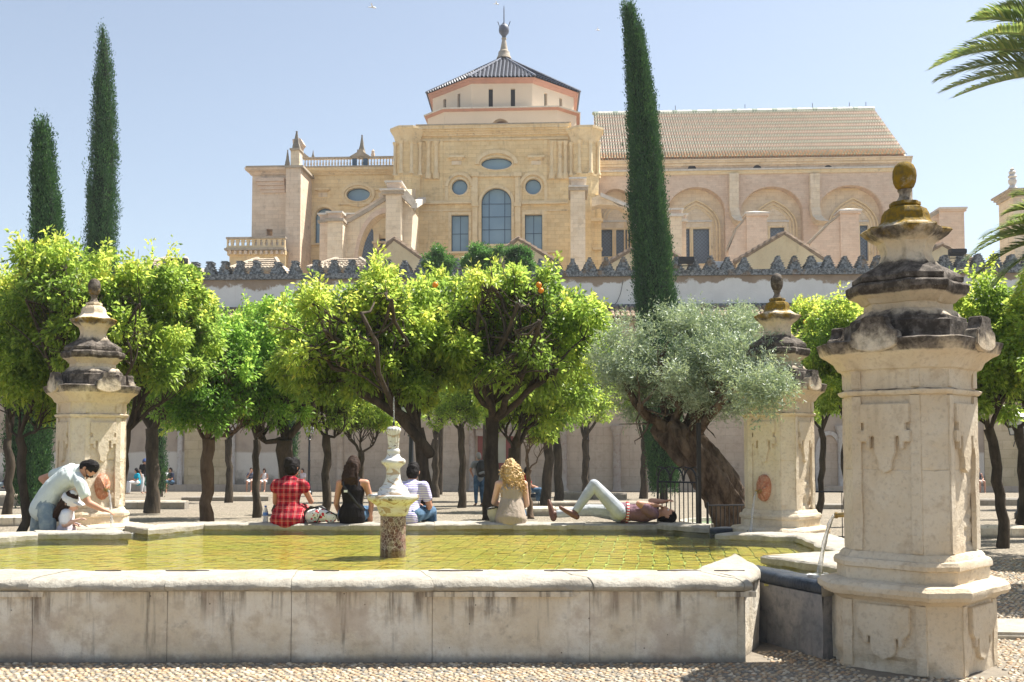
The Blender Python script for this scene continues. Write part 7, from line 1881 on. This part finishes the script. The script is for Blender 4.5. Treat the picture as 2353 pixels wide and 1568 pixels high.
        for k in range(620):
            th = rng.uniform(0, 2*math.pi); ph = rng.uniform(-.5, 1); r = rng.uniform(.088, .125)
            v = hx*math.cos(th)*math.cos(ph)-fwd*abs(math.sin(th))*math.cos(ph)*1.0+up*math.sin(ph); p = hc+v*r+fwd*.01
            if ph < .25 : p += -up*rng.uniform(0, .27)-fwd*.03+hx*rng.uniform(-.05, .05)
            pts = [p+Vector((.013*math.cos(q*1.3+k), .013*math.sin(q*1.3+k), -.011*q)) for q in range(7)]; mb.tube(pts, [.0055]*6+[.003], 4)
        crl = mb; mb = MB()
        mb.tube([hc-up*.02-fwd*.02, hc+up*.03-fwd*.012, hc+up*.075], [(.088, .095), (.092, .104), (.074, .09)], 14, lat=hx)
        mb.tube([hc-up*.0-fwd*.08, hc-up*.13-fwd*.09, hc-up*.24-fwd*.08], [(.105, .065), (.125, .06), (.08, .035)], 12, lat=hx)
        o = remesh(mb, 'hair', hair, root, .006, 1)
        for v in o.data.vertices:
            n0 = (v.co-hc).normalized(); q = v.co*62; v.co += n0*(noise.noise(q)*.016+noise.noise(q*.45)*.020)
        crl.build('curls', hair, root, sm=70)
    if hair_kind not in ('curly', 'none'):
        o = remesh(mb, 'hair', hair, root, max(.006, voxel*.8), 1)
        me = o.data
        for v in me.vertices: v.co += (v.co-hc).normalized()*noise.fractal(v.co*34, .8, 2, 3)*.006+Vector((0, 0, 0))
    if cap is not None:
        mb = MB(); mb.tube([hc+up*.045-fwd*.005, hc+up*.085-fwd*.005, hc+up*.112], [(.098, .118), (.092, .108), (.05, .06)], 14, lat=hx); mb.tube([hc+up*.055+fwd*.08, hc+up*.045+fwd*.17], [(.07, .012), (.055, .008)], 10, lat=hx); mb.build('cap', cap, root, sm=60)
    return root
SEAT = {'pelvis': (0, 0, .11), 'chest': (0, .03, .40), 'neck': (0, .06, .555), 'head': (0, .09, .695), 'shL': (-.165, .04, .50), 'shR': (.165, .04, .50), 'elL': (-.215, .12, .245), 'elR': (.215, .12, .245), 'wrL': (-.09, .33, .21), 'wrR': (.09, .33, .21),
        'hipL': (-.09, .03, .10), 'hipR': (.09, .03, .10), 'knL': (-.12, .47, .12), 'knR': (.12, .47, .12), 'anL': (-.12, .50, -.42), 'anR': (.12, .50, -.42), 'toL': (-.12, .66, -.47), 'toR': (.12, .66, -.47), 'face': (0, 1, -.2)}
def seatJ(**k): d = dict(SEAT); d.update(k); return d
def coping_at(px, y=13.45): return (P(px, 1198, y).x, y, CT+.0)
# red dress
make_person(coping_at(662), 0, seatJ(elR=(.26, .17, .26), wrR=(.17, .38, .36), elL=(-.20, .14, .25), head=(.03, .11, .69), face=(.55, 1, -.1), chest=(.0, .04, .40)), 'woman in a red tartan dress with pinned up dark hair sitting on the far coping',
            SKIN, HAIR_D, 'dress', False, PLAID, None, .010, 'bun', 'none', woman=True, sc=1.02, girth=1.12)
make_person(coping_at(809), 0, seatJ(elL=(-.21, .04, .24), wrL=(-.17, .20, .06), elR=(.235, .06, .25), wrR=(.20, .24, .08), head=(.0, .10, .70), face=(.3, 1, -.2)), 'woman with long dark hair in a black sleeveless top sitting on the far coping',
            SKIN, HAIR_B, True, True, BLACK_T, JEANS, .010, 'long', 'none', woman=True, sc=1.03)
make_person(coping_at(935), -.35, seatJ(pelvis=(0, 0, .10), chest=(-.02, .14, .36), neck=(-.04, .22, .49), head=(-.05, .28, .62), shL=(-.19, .17, .45), shR=(.15, .17, .45), elR=(.21, .22, .20), wrR=(.12, .38, .16), elL=(-.22, .25, .2), face=(-.3, 1, -.4)), 'man in a violet and white striped shirt sitting bent forward behind the white fountain',
            SKIN, HAIR_D, True, True, STR_V, JEANS, .010, 'short', 'short', sc=1.04)
make_person(coping_at(1174), 0, seatJ(chest=(.01, .07, .38), neck=(.02, .13, .52), head=(.0, .18, .645), shL=(-.155, .09, .475), shR=(.165, .09, .475), elR=(.20, .10, .22), wrR=(.10, .28, .16), wrL=(-.05, .32, .18), face=(-.2, 1, -.6)), 'woman with curly blonde hair in a taupe sleeveless top sitting on the far coping',
            SKIN_L, HAIR_Y, 'loose', True, TAUPE, JEANS, .010, 'curly', 'none', woman=True, sc=1.05)
# straps
def strap(parent_loc, pts, label, cat='strap', mat=BLACKP, w_=(.018, .005)):
    pass
# man lying on the coping, knee raised, arms over his face
def LP(px, py, dy=0.0): return P(px, py, 13.45+dy)
o0 = LP(1425, 1190); b0 = Vector((o0.x, 13.45, CT))
def lj(px, py, dy=0): v = LP(px, py, dy)-b0; return v
JL = {'pelvis': lj(1428, 1178), 'chest': lj(1476, 1178), 'neck': lj(1508, 1182), 'head': lj(1531, 1184), 'shL': lj(1500, 1181, .17), 'shR': lj(1500, 1179, -.17), 'elL': lj(1496, 1152, .30), 'elR': lj(1468, 1158, -.22),
      'wrL': lj(1525, 1153, .14), 'wrR': lj(1508, 1162, -.14), 'hdL': lj(1538, 1150, .08), 'hdR': lj(1522, 1164, -.06), 'hipL': lj(1424, 1180, .09), 'hipR': lj(1424, 1178, -.09), 'knL': lj(1352, 1172, .14), 'knR': lj(1365, 1114, -.02),
      'anL': lj(1278, 1182, .10), 'anR': lj(1322, 1176, -.10), 'toL': lj(1262, 1150, .16), 'toR': lj(1298, 1192, -.12), 'face': (.15, -.25, 1), 'bow': (0, 0, 0)}
make_person(b0, 0, JL, 'man in stone trousers and mauve shirt lying on the far coping, one knee up', SKIN, HAIR_D, True, True, MAUVE, KHAKI, .010, 'short', 'short', shoes=SHOE, glasses=False)
o = MB(); a, c = LP(1405, 1168, -.0), LP(1412, 1192, 0)
# beaded belt round his waist
bx = MB(); cpt = LP(1440, 1178)-b0; ringp = [(cpt.x+.01*math.sin(t), cpt.y+.175*math.cos(t), cpt.z+.137*math.sin(t)) for t in np.linspace(0, 2*math.pi, 33)]
bx.tube([(p[0]+b0.x, p[1]+b0.y, p[2]+b0.z) for p in ringp], [(.018, .006)]*33, 6, lat=(1, 0, 0), cap=False)
bt = MT('beaded belt', .6, .3); bt_m = bt.done(bt.mix(bt.mask(bt.math('PINGPONG', bt.sep()[2], .018), .008, .010), (.5, .04, .04), bt.mix(bt.mask(bt.voro(60), .3, .4), (.05, .15, .3), (.7, .68, .6))))
tag(bx.build('belt', bt_m), 'beaded red white and blue belt on the lying man', 'belt')
# man bending to the spout
def bj(px, py, dy=0): return P(px, py, 12.56+dy)-Vector((P(95, 1200, 12.56).x, 12.56, 0))
bb = Vector((P(95, 1200, 12.56).x, 12.56, 0))
JB = {'pelvis': bj(103, 1158), 'chest': bj(158, 1096), 'neck': bj(184, 1082, -.02), 'head': bj(203, 1078, -.05), 'shL': bj(158, 1080, .20), 'shR': bj(185, 1112, -.17), 'elL': bj(96, 1100, .26), 'elR': bj(203, 1156, -.20),
      'wrL': bj(128, 1130, .22), 'wrR': bj(237, 1172, -.12), 'hdR': bj(252, 1176, -.12), 'hipL': bj(96, 1170, .09), 'hipR': bj(108, 1172, -.09), 'knL': bj(80, 1250, .12), 'knR': bj(112, 1252, -.12), 'anL': bj(75, 1322, .14), 'anR': bj(104, 1324, -.12), 'toL': bj(95, 1328, .14), 'toR': bj(124, 1330, -.12), 'face': (.75, -.35, -.75), 'bow': (-.02, 0, .05)}
make_person(bb, 0, JB, 'man in a pale mint T-shirt and blotched jeans bending down to the left spout', SKIN, HAIR_D, True, True, WHITE_T, JEANS_F, .010, 'short', 'short', shoes=BLACKP, glasses=True, girth=1.05)
gb = Vector((P(152, 1200, 12.48).x, 12.48, 0))
def gj(px, py, dy=0): return P(px, py, 12.48+dy)-gb
JG = {'pelvis': gj(152, 1228), 'chest': gj(153, 1190), 'neck': gj(156, 1172), 'head': gj(161, 1156, -.02), 'shL': gj(148, 1182, .10), 'shR': gj(152, 1184, -.12), 'elL': gj(150, 1205, .12), 'elR': gj(148, 1206, -.14), 'wrL': gj(166, 1205, .05), 'wrR': gj(167, 1199, -.12),
      'hipL': gj(150, 1240, .06), 'hipR': gj(153, 1240, -.06), 'knL': gj(151, 1285, .06), 'knR': gj(154, 1285, -.06), 'anL': gj(150, 1325, .06), 'anR': gj(153, 1325, -.06), 'toL': gj(165, 1330, .06), 'toR': gj(168, 1330, -.06), 'face': (1, -.25, .05)}
make_person(gb, 0, JG, 'little girl with long brown hair and a white cap beside the bending man', SKIN_L, HAIR_B, True, True, WHITE, PINKW, .0085, 'long', 'short', woman=True, girth=.68, cap=WHITE)
mb = MB(); p = P(170, 1200, 12.48); mb.tube([p, P(185, 1206, 12.45)], [.008, .007], 8); tag(mb.build('pen', PINKW), 'pale lilac pen held by the little girl', 'pen')
# distant people along the wall; each sits on the ledge
def far_seat(px, D, label, facing=math.pi, **k):
    z = ground_z(D)+.45
    ks = dict(skin=SKIN, hair=HAIR_D, top=True, legs_=True, top_m=NAVY, legs_m=SHORTS, voxel=.022, hair_kind='short', sleeve='short', legcover='short', fing=False, woman=False, sc=1.0)
    J = k.pop('J', None) or seatJ(); ks.update(k)
    x = P(px, 1100, D).x
    return make_person((x, D, z), facing, J, label, **ks)
eat = seatJ(elR=(.2, .16, .3), wrR=(.05, .24, .50), hdR=(.02, .2, .6), anL=(-.12, .48, -.36), anR=(.12, .48, -.36), toL=(-.12, .62, -.42), toR=(.12, .62, -.42))
far_seat(578, 54.6, 'man in a navy striped polo eating on the ledge by the far wall', J=eat, top_m=STR_N, legs_m=SHORTS)
far_seat(608, 54.6, 'woman in a white top drinking beside the man in the navy striped polo', J=eat, top_m=WHITE, hair=HAIR_B, hair_kind='pony', woman=True, sleeve='none', sc=.95)
far_seat(697, 54.6, 'child in a pale pink shirt seated by the far wall beside the red dress', J=eat, top_m=PINKW, sc=.95, facing=math.pi-.6)
far_seat(395, 52.5, 'man in a dark T-shirt and denim shorts seated right of the scarred trunk', J=seatJ(anL=(-.12, .6, -.30), anR=(.12, .62, -.3), toL=(-.12, .74, -.34), toR=(.12, .74, -.34)), legs_m=JEANS, facing=math.pi-.75, glasses=True, legcover='knee')
far_seat(377, 53.2, 'woman with long dark hair leaning beside the man in the dark T-shirt', top_m=WHITE, hair_kind='long', woman=True, legs_m=RED_C, facing=math.pi+.3)
far_seat(317, 50, 'woman in a turquoise top and white trousers crouching left of the scarred trunk', top_m=TURQ, legs_m=WHITE, legcover='long', hair_kind='pony', woman=True, facing=math.pi-.8, sc=.95)
far_seat(338, 48, 'person in a green top and khaki trousers half hidden behind the scarred trunk', top_m=GREEN_C, legs_m=KHAKI, legcover='long', hair_kind='none', facing=-1.4, sc=.85)
STAND = {'pelvis': (0, 0, .93), 'chest': (0, .02, 1.24), 'neck': (0, .02, 1.42), 'head': (0, .05, 1.57), 'shL': (-.18, 0, 1.37), 'shR': (.18, 0, 1.37), 'elL': (-.24, -.02, 1.10), 'elR': (.24, -.02, 1.10), 'wrL': (-.24, .1, .87), 'wrR': (.24, .1, .87),
         'hipL': (-.09, 0, .90), 'hipR': (.09, 0, .90), 'knL': (-.1, .03, .49), 'knR': (.1, .02, .49), 'anL': (-.11, 0, .08), 'anR': (.11, 0, .08), 'toL': (-.12, .15, .04), 'toR': (.12, .15, .04), 'face': (0, 1, -.3)}
def far_stand(px, D, label, rz, **k):
    ks = dict(skin=SKIN, hair=HAIR_D, top=True, legs_=True, top_m=NAVY, legs_m=JEANS, voxel=.022, fing=False); J = dict(STAND); J.update(k.pop('J', {})); ks.update(k)
    return make_person((P(px, 1100, D).x, D, ground_z(D)), rz, J, label, **ks)
far_stand(330, 50.5, 'standing man in a blue cap and black T-shirt left of the scarred trunk', -2.0, cap=CAPBLUE, top_m=BLACK_T, legs_m=WHITE)
far_stand(1101, 33, 'standing man with a dark backpack half hidden behind the leaning orange tree', .5, top_m=GREYC, hair=HAIR_G, J={'elL': (-.3, .03, 1.15), 'wrL': (-.12, .24, .98)})
far_seat(10, 42, 'man in a dark jumper reclining on a low wall at the left edge', J=seatJ(chest=(0, -.14, .36), neck=(0, -.17, .52), head=(0, -.15, .66), shL=(-.17, -.18, .47), shR=(.17, -.18, .47), elL=(-.25, -.3, .25), elR=(.25, -.3, .25), wrL=(-.2, -.1, .1), wrR=(.2, -.1, .1), anL=(-.1, .8, -.2), anR=(.1, .8, -.2), toL=(-.1, .9, -.1), toR=(.1, .9, -.1)), facing=math.pi/2+.3, legs_m=JEANS_F, legcover='long', hair=HAIR_G)
far_seat(2247, 52.5, 'woman in a dark vest top seated by the far wall at the right edge', top_m=NAVY, sleeve='none', hair=HAIR_B, woman=True, glasses=True)
far_seat(1206, 30, 'person in a red shirt sitting low just behind the curly haired woman', top_m=RED_C, skin=SKIN, legs_m=JEANS, legcover='long', facing=-1.2, sc=.95)
# ================================================================ SMALL THINGS
# backpack of the standing man
def backpack(loc, rz, label, sc=1.0, squash=1.0):
    o = empty('backpack', loc, rz, label=label, cat='backpack'); o.scale = (sc,)*3
    mb = MB(); mb.tube([(0, 0, .02), (0, -.02, .22*squash), (0, 0, .42*squash)], [(.16, .10), (.17, .12), (.12, .08)], 14, lat=(1, 0, 0)); remesh(mb, 'sack', BLACKP, o, .02, 3)
    for s in (-1, 1): mb = MB(); mb.tube([(s*.08, .10, .38*squash), (s*.1, .15, .25*squash), (s*.1, .10, .06)], [(.022, .006)]*3, 6, lat=(1, 0, 0)); mb.build('shoulder_strap', BLACKP, o)
    mb = MB(); mb.tube([(-.1, -.1, .06), (0, -.14, .1*squash), (.1, -.1, .06)], [(.05, .04)]*3, 8); mb.build('front_pocket', GREYC, o)
bp = P(1101, 1100, 33); backpack((bp.x+.08, 32.75, ground_z(33)+.98), .5, 'dark backpack worn by the standing man behind the leaning orange tree')
bp = P(1225, 1140, 33); backpack((bp.x, 33, ground_z(33)+.02), .2, 'black backpack lying on the ground behind the curly haired woman', 1.15, .6)
# floral bag on the coping
fb = P(733, 1190, 13.42); bag = empty('shoulder_bag', (fb.x, 13.42, CT), label='floral shoulder bag with a black strap lying between the red dress and the black top', cat='bag')
t = MT('red and white floral print', .8, .2); oc_ = t.objc(); n = t.voro(17, 'F1', oc_); col = t.mix(t.mask(n, .30, .36), (.55, .03, .04), (.72, .70, .66)); col = t.mix(t.mask(t.voro(24, 'F1', oc_), .20, .16), col, (.02, .02, .025)); col = t.mix(t.mask(t.voro(13, 'F1', t.mapping(oc_, loc=(3, 1, 2))), .18, .14), col, (.08, .25, .08)); FLORAL = t.done(col, t.bump(t.noise(9, 3), .6, .03))
mb = MB(); mb.tube([(-.10, 0, .085), (0, -.01, .10), (.06, 0, .09)], [(.085, .09), (.10, .10), (.085, .085)], 14, lat=(0, 1, 0)); remesh(mb, 'body', FLORAL, bag, .008, 4)
mb = MB(); mb.tube([(-.17, -.02, .02), (-.18, -.03, .14), (-.10, -.05, .21), (0, -.05, .19), (.03, -.09, .10), (.0, -.14, .015), (-.10, -.16, .01), (-.16, -.10, .015)], [(.016, .008)]*8, 6); mb.build('strap', BLACKP, bag, sm=60)
mb = MB(); mb.tube([(-.19, .04, .03), (-.10, .05, .17), (.02, .05, .20), (.08, .05, .16)], [.03, .035, .03, .02], 8); mb.build('flap', BLACKP, bag, sm=60)
p2 = P(760, 1190, 13.40); pouch = empty('cloth_pouch', (p2.x, 13.40, CT), label='small rounded floral pouch right of the larger floral bag', cat='bag'); mb = MB(); mb.tube([(-.02, 0, .07), (.03, 0, .075)], [(.065, .075), (.05, .065)], 12, lat=(0, 1, 0)); remesh(mb, 'body', FLORAL, pouch, .008, 3); mb = MB(); mb.tube([(-.07, -.03, .12), (.0, -.05, .15), (.08, -.03, .10), (.10, -.02, .03)], .009, 6); mb.build('cord', BLACKP, pouch)
# water bottle
p = P(610, 1196, 13.5); wb = empty('water_bottle', (p.x, 13.5, CT), label='clear plastic water bottle with a blue cap on the coping left of the red dress', cat='bottle')
t = MT('clear plastic', .1, .6); t.b.inputs['Transmission Weight'].default_value = .6; t.b.inputs['IOR'].default_value = 1.1; PET = t.done((.85, .9, .95))
mb = MB(); mb.lathe([(.030, 0), (.034, .01), (.034, .06), (.031, .075), (.034, .09), (.034, .135), (.028, .16), (.014, .19), (.013, .20)], n=16); mb.build('body', PET, wb, sm=50)
mb = MB(); mb.lathe([(.0345, .09), (.0352, .092), (.0352, .13), (.0345, .132)], n=16); mb.build('label', plain('blue bottle label', (.10, .22, .55), .5, .3, 60), wb, sm=50)
mb = MB(); mb.lathe([(.015, .2), (.016, .203), (.016, .218), (.014, .22)], n=12); mb.build('cap', plain('blue plastic', (.03, .10, .5), .4), wb, sm=50)
# straw bag beside the curly haired woman
p = P(1139, 1190, 13.55); sb_ = empty('straw_bag', (p.x, 13.55, CT), label='pale woven bag with a dark rim at the left hip of the curly haired woman', cat='bag'); mb = MB(); mb.loft([[(.07*math.cos(a), .09*math.sin(a), 0) for a in np.linspace(0, 2*math.pi, 17)[:-1]], [(.10*math.cos(a)-.01, .12*math.sin(a), .10) for a in np.linspace(0, 2*math.pi, 17)[:-1]], [(.09*math.cos(a)-.02, .12*math.sin(a), .19+.02*math.cos(a)) for a in np.linspace(0, 2*math.pi, 17)[:-1]]]); mb.build('body', cloth('woven straw', (.50, .46, .33), .3), sb_, sm=50)
mb = MB(); mb.tube([(.093*math.cos(a)-.02, .123*math.sin(a), .192+.02*math.cos(a)) for a in np.linspace(0, 2*math.pi, 17)], .009, 6, cap=False); mb.build('rim', BLACKP, sb_)
# cross-body straps on two of the sitters (they are worn: things of their own)
def worn(px, loc_y, pts, label):
    o = empty('bag_strap', coping_at(px, loc_y), label=label, cat='strap'); mb = MB(); mb.tube([Vector(q) for q in pts], [(.014, .005)]*len(pts), 6, lat=(.7, 0, .7), cap=False); mb.build('band', BLACKP, o); return o
o = worn(809, 13.45, [(-.13, .02, .58), (-.10, -.09, .48), (0, -.115, .36), (.08, -.12, .25), (.15, -.06, .17)], 'black diagonal bag strap across the back of the black sleeveless top'); mb = MB(); mb.box(-.09, -.045, -.125, -.115, .40, .43); mb.build('buckle', M['white_box'], o)
# sandals etc are hidden; iron lamp posts
def lamp_post(px, D, pybase, pytop, label, scale=1.0):
    z0 = ground_z(D); x = P(px, 1000, D).x; o = empty('lamp_post', (x, D, z0), label=label, cat='lamp post', group='black iron lamp posts of the courtyard'); Ht = P(px, pytop, D).z-z0; lh = .62*scale
    hp = Ht-lh-.10; r = .05*scale
    mb = MB(); mb.lathe([(r*3.2, -.05), (r*3.2, .12), (r*2.2, .18), (r*2.0, .42), (r*1.3, .5), (r*1.2, hp*.55), (r*1.5, hp*.56), (r*1.1, hp*.58), (r*.95, hp-.30), (r*1.8, hp-.27), (r*.9, hp-.22), (r*1.5, hp-.12), (r*.6, hp-.05), (r*.6, hp+.05)], n=12); mb.build('post', M['iron'], o, sm=30)
    for s in (-1, 1):
        for ax in (0, 1):
            pts = [Vector((0, 0, hp-.28))]+[Vector((s*(.04+.13*t_), 0, hp-.28+.20*math.sin(t_*3))) for t_ in (0.2, .5, .8, 1)]
            if ax: pts = [Vector((p_.y, p_.x, p_.z)) for p_ in pts]
            mb = MB(); mb.tube([p_*1.0 for p_ in pts], .010, 5); mb.build('scroll', M['iron'], o)
    la = MB(); w0, w1 = .15*scale, .21*scale
    lant = MB(); zb, zt = hp+.02, hp+.02+lh*.62
    for sx, sy in ((-1, -1), (1, -1), (1, 1), (-1, 1)): lant.tube([(sx*w0, sy*w0, zb), (sx*w1, sy*w1, zt)], .012, 5)
    for z_, w_ in ((zb, w0), (zt, w1), ((zb+zt)/2, (w0+w1)/2)):
        lant.tube([(-w_, -w_, z_), (w_, -w_, z_), (w_, w_, z_), (-w_, w_, z_), (-w_, -w_, z_)], .010, 4, cap=False)
    ln_ = lant.build('lantern', M['iron'], o)
    mb = MB(); mb.loft([[(-w1*1.1, -w1*1.1, zt+.01), (w1*1.1, -w1*1.1, zt+.01), (w1*1.1, w1*1.1, zt+.01), (-w1*1.1, w1*1.1, zt+.01)], [(-.05, -.05, zt+.16), (.05, -.05, zt+.16), (.05, .05, zt+.16), (-.05, .05, zt+.16)]]); mb.lathe([(.05, zt+.16), (.06, zt+.20), (.02, zt+.24), (.03, zt+.27), (.004, zt+.32)], n=8); mb.build('roof', M['iron'], ln_)
    mb = MB(); mb.loft([[(-w0*.95, -w0*.95, zb+.01), (w0*.95, -w0*.95, zb+.01), (w0*.95, w0*.95, zb+.01), (-w0*.95, w0*.95, zb+.01)], [(-w1*.95, -w1*.95, zt-.01), (w1*.95, -w1*.95, zt-.01), (w1*.95, w1*.95, zt-.01), (-w1*.95, w1*.95, zt-.01)]], cap=False); mb.build('glass', PET, ln_)
lamp_post(711, 48, 1130, 962, 'black iron lamp post near the far wall behind the red dress')
lamp_post(945, 25, 1180, 900, 'thick dark lamp post behind the man in the violet striped shirt', 1.15)
lamp_post(2345, 24, 1190, 925, 'black iron lamp post with scrolls near the right edge', 1.1)
# ornate railing round the olive
def bars(name, pts_px, D, z0, z1, n, label, curls=False):
    pts = [Vector((P(px, 1200, d).x, d, 0)) for px, d in pts_px]; o = empty(name, pts[0], label=label, cat='railing'); B = pts[0]
    tot = sum((b-a).length for a, b in zip(pts[:-1], pts[1:]))
    for a, b in zip(pts[:-1], pts[1:]):
        m = max(2, int(n*(b-a).length/tot)); d = (b-a)
        for z_ in (z0+.06, z1):
            mb = MB(); mb.tube([a-B+Vector((0, 0, z_)), b-B+Vector((0, 0, z_))], .013, 6); mb.build('rail', M['iron'], o)
        for i in range(m+1):
            p = a+d*i/m-B; r = .017 if i in (0, m) else .008; mb = MB(); mb.tube([p+Vector((0, 0, z0-.02)), p+Vector((0, 0, z1+(.03 if i in (0, m) else 0)))], r, 6); mb.build('baluster', M['iron'], o)
        if curls:
            k = max(1, round(d.length/.22)); s = d.normalized()
            for i in range(k):
                c = a+d*(i+.5)/k-B
                for sg in (-1, 1):
                    q = [c+s*sg*(.10*math.cos(t_))*1.0+Vector((0, 0, z1+.02+.24*t_/2.6+.05*math.sin(t_*1.6))) for t_ in np.linspace(0, 2.6, 9)]+[c+s*sg*(-.11)+Vector((0, 0, z1+.18)), c+s*sg*(-.13)+Vector((0, 0, z1+.10)), c+s*sg*(-.08)+Vector((0, 0, z1+.06))]
                    mb = MB(); mb.tube(q, [(.013, .007)]*len(q), 6); mb.build('scroll', M['iron'], o, sm=60)
    return o
bars('iron_railing', [(1512, 14.6), (1602, 14.2)], 15, 0.05, P(1512, 1107, 14.6).z, 9, 'tall black iron railing topped with curling scrolls in front of the olive trunk', True)
bars('iron_railing', [(1626, 14.1), (1715, 14.2)], 15, 0.05, P(1625, 1160, 14.3).z, 9, 'low plain black railing at the foot of the olive trunk')
p = P(1607, 1200, 14.5); post = empty('iron_post', (p.x, 14.5, 0), label='tall straight black iron post in front of the olive trunk', cat='post'); mb = MB(); mb.box(-.028, .028, -.028, .028, -.03, P(1607, 972, 14.5).z); mb.build('shaft', M['iron'], post)
mb = MB(); mb.box(-.06, .06, -.06, .06, -.03, .05); mb.build('foot', M['iron'], post)
bars('iron_railing', [(1872, 17.5), (2000, 17.2)], 17, 0.05, P(1900, 1130, 17.5).z, 2, 'thin two bar rail between the two right hand pillars')
# small round basin by the olive
p = P(1690, 1188, 18.5); rb = empty('round_basin', (p.x, 18.5, 0), label='small round white stone basin of green water behind the low railing', cat='basin')
mb = MB(); mb.lathe([(.95, -.05), (.95, .18), (1.0, .2), (1.0, .30), (.86, .30), (.84, .22), (.82, .1)], n=28); mb.build('rim', M['coping'], rb, sm=30); mb = MB(); mb.lathe([(.85, .20), (.85, .235)], n=28); mb.build('green_water', plain('green basin water', (.20, .30, .16), .15, .1, 4), rb)
# stone kerbs of the tree pits and irrigation channels
rk = random.Random(9)
def kerb(pts_px, h, label, w_=.28):
    pts = [Vector((P(px, 1150, d).x, d, 0)) for px, d in pts_px]; o = empty('stone_kerb', (pts[0].x, pts[0].y, ground_z(pts[0].y)), label=label, cat='kerb', group='stone kerbs edging the tree pits')
    for a, b in zip(pts[:-1], pts[1:]):
        d = b-a; L_ = d.length; d.normalize(); n = max(1, int(L_/1.1)); s = Vector((-d.y, d.x, 0))*w_/2
        for i in range(n):
            q0 = a+d*(L_*i/n+.01)-o.location; q1 = a+d*(L_*(i+1)/n-.01)-o.location; q0.z = ground_z(a.y+d.y*L_*i/n)-o.location.z; q1.z = q0.z; hh = h+rk.uniform(-.03, .03)
            mb = MB(); mb.loft([[q0-s-Vector((0, 0, .1)), q1-s-Vector((0, 0, .1)), q1+s-Vector((0, 0, .1)), q0+s-Vector((0, 0, .1))], [q0-s+Vector((0, 0, hh*.8)), q1-s+Vector((0, 0, hh*.8)), q1+s+Vector((0, 0, hh*.8)), q0+s+Vector((0, 0, hh*.8))], [q0-s*.75+Vector((0, 0, hh)), q1-s*.75+Vector((0, 0, hh)), q1+s*.75+Vector((0, 0, hh)), q0+s*.75+Vector((0, 0, hh))]])
            mb.build('kerb_stone', M['basin'], o)
kerb([(-80, 21), (115, 21.5)], .22, 'low stone kerb at the left edge before the slim orange tree', .4)
kerb([(-80, 33), (130, 33)], .45, 'pale stone block wall at the left edge below the reclining man', .6)
kerb([(285, 30), (430, 30)], .22, 'stone kerb at the foot of the scarred orange trunk', .4)
kerb([(420, 38), (620, 38)], .2, 'stone kerb beyond the short straight orange tree', .4)
kerb([(1280, 40), (1440, 40)], .28, 'reddish kerb beyond the hollow orange trunk', .4)
kerb([(1150, 30), (1500, 30)], .22, 'long kerb behind the reclining man\'s raised knee', .4)
kerb([(1130, 25.5), (1420, 25.5)], .22, 'kerb just above the reclining man\'s lower leg', .4)
kerb([(1150, 33), (1250, 33)], .25, 'short kerb below the painted doorway', .4)
kerb([(1870, 30), (2010, 30)], .18, 'kerb seen between the two right hand pillars', .35)
kerb([(2200, 18.6), (2500, 18.6)], .22, 'kerb at the foot of the leaning orange tree on the right', .3)
kerb([(2200, 33), (2500, 33)], .22, 'distant kerb near the seated woman at the right', .35)
# steps and stones at the foot of the left pillar and the pale slab at the right
def block(name, x0, x1, y0, y1, z1, label, cat='stone', mat='coping', z0=-.03):
    o = empty(name, ((x0+x1)/2, (y0+y1)/2, 0), label=label, cat=cat); hx, hy = (x1-x0)/2, (y1-y0)/2; rings = []
    n = 12
    mb = MB(); bm = bmesh.new(); bmesh.ops.create_grid(bm, x_segments=2, y_segments=2, size=.5); bm.free()
    mb.box(-hx, hx, -hy, hy, z0, z1); ob = mb.build('block', M[mat], o)
    bm = bmesh.new(); bm.from_mesh(ob.data); bmesh.ops.bevel(bm, geom=bm.edges[:], offset=min(.05, (z1-z0)*.3), segments=3, affect='EDGES'); bmesh.ops.subdivide_edges(bm, edges=[e for e in bm.edges if e.calc_length() > .15], cuts=4, use_grid_fill=True); bm.to_mesh(ob.data); bm.free(); smooth(ob.data, 50); rough_mesh(ob, .012, 5, x0)
    return o
block('stone_slab', 4.05, 5.3, 8.7, 9.45, .06, 'pale flat slab in the cobbles right of the near pillar', 'slab')
# birds
for (px, py, D, s, lb) in ((855, 18, 60, .5, 'blurred swift flying at the top left of the finial'), (1140, 10, 60, .35, 'small swift flying just above the finial'), (1373, 70, 60, .3, 'small swift flying between the finial and the tall cypress')):
    p = P(px, py, D); o = empty('bird', p, .4, label=lb, cat='bird'); mb = MB(); mb.tube([(-.5*s, 0, 0), (-.1*s, 0, .02), (.35*s, 0, .03), (.5*s, 0, .02)], [.02*s, .09*s, .11*s, .04*s], 8); mb.build('body', M['white_box'], o, sm=60)
    for q in (-1, 1): mb = MB(); mb.loft([[(-.05*s, q*.05*s, .05*s), (.18*s, q*.05*s, .05*s), (.18*s, q*.05*s, .07*s), (-.05*s, q*.05*s, .07*s)], [(-.35*s, q*.7*s, .25*s), (-.28*s, q*.7*s, .25*s), (-.28*s, q*.7*s, .255*s), (-.35*s, q*.7*s, .255*s)]]); mb.build('wing', M['white_box'], o)

# ================================================================ AIR
mb = MB(); mb.box(-75, 75, -4, 118, -3.0, 42.5)
t_ = bpy.data.materials.new('thin summer haze'); t_.use_nodes = True; n_ = t_.node_tree; n_.nodes.clear()
pv = n_.nodes.new('ShaderNodeVolumePrincipled'); pv.inputs['Density'].default_value = 0.00042; pv.inputs['Color'].default_value = (0.93, 0.96, 1, 1)
oo = n_.nodes.new('ShaderNodeOutputMaterial'); n_.links.new(pv.outputs[0], oo.inputs['Volume'])
tag(mb.build('haze', t_), 'thin pale summer haze filling the courtyard air', 'haze', kind='stuff')
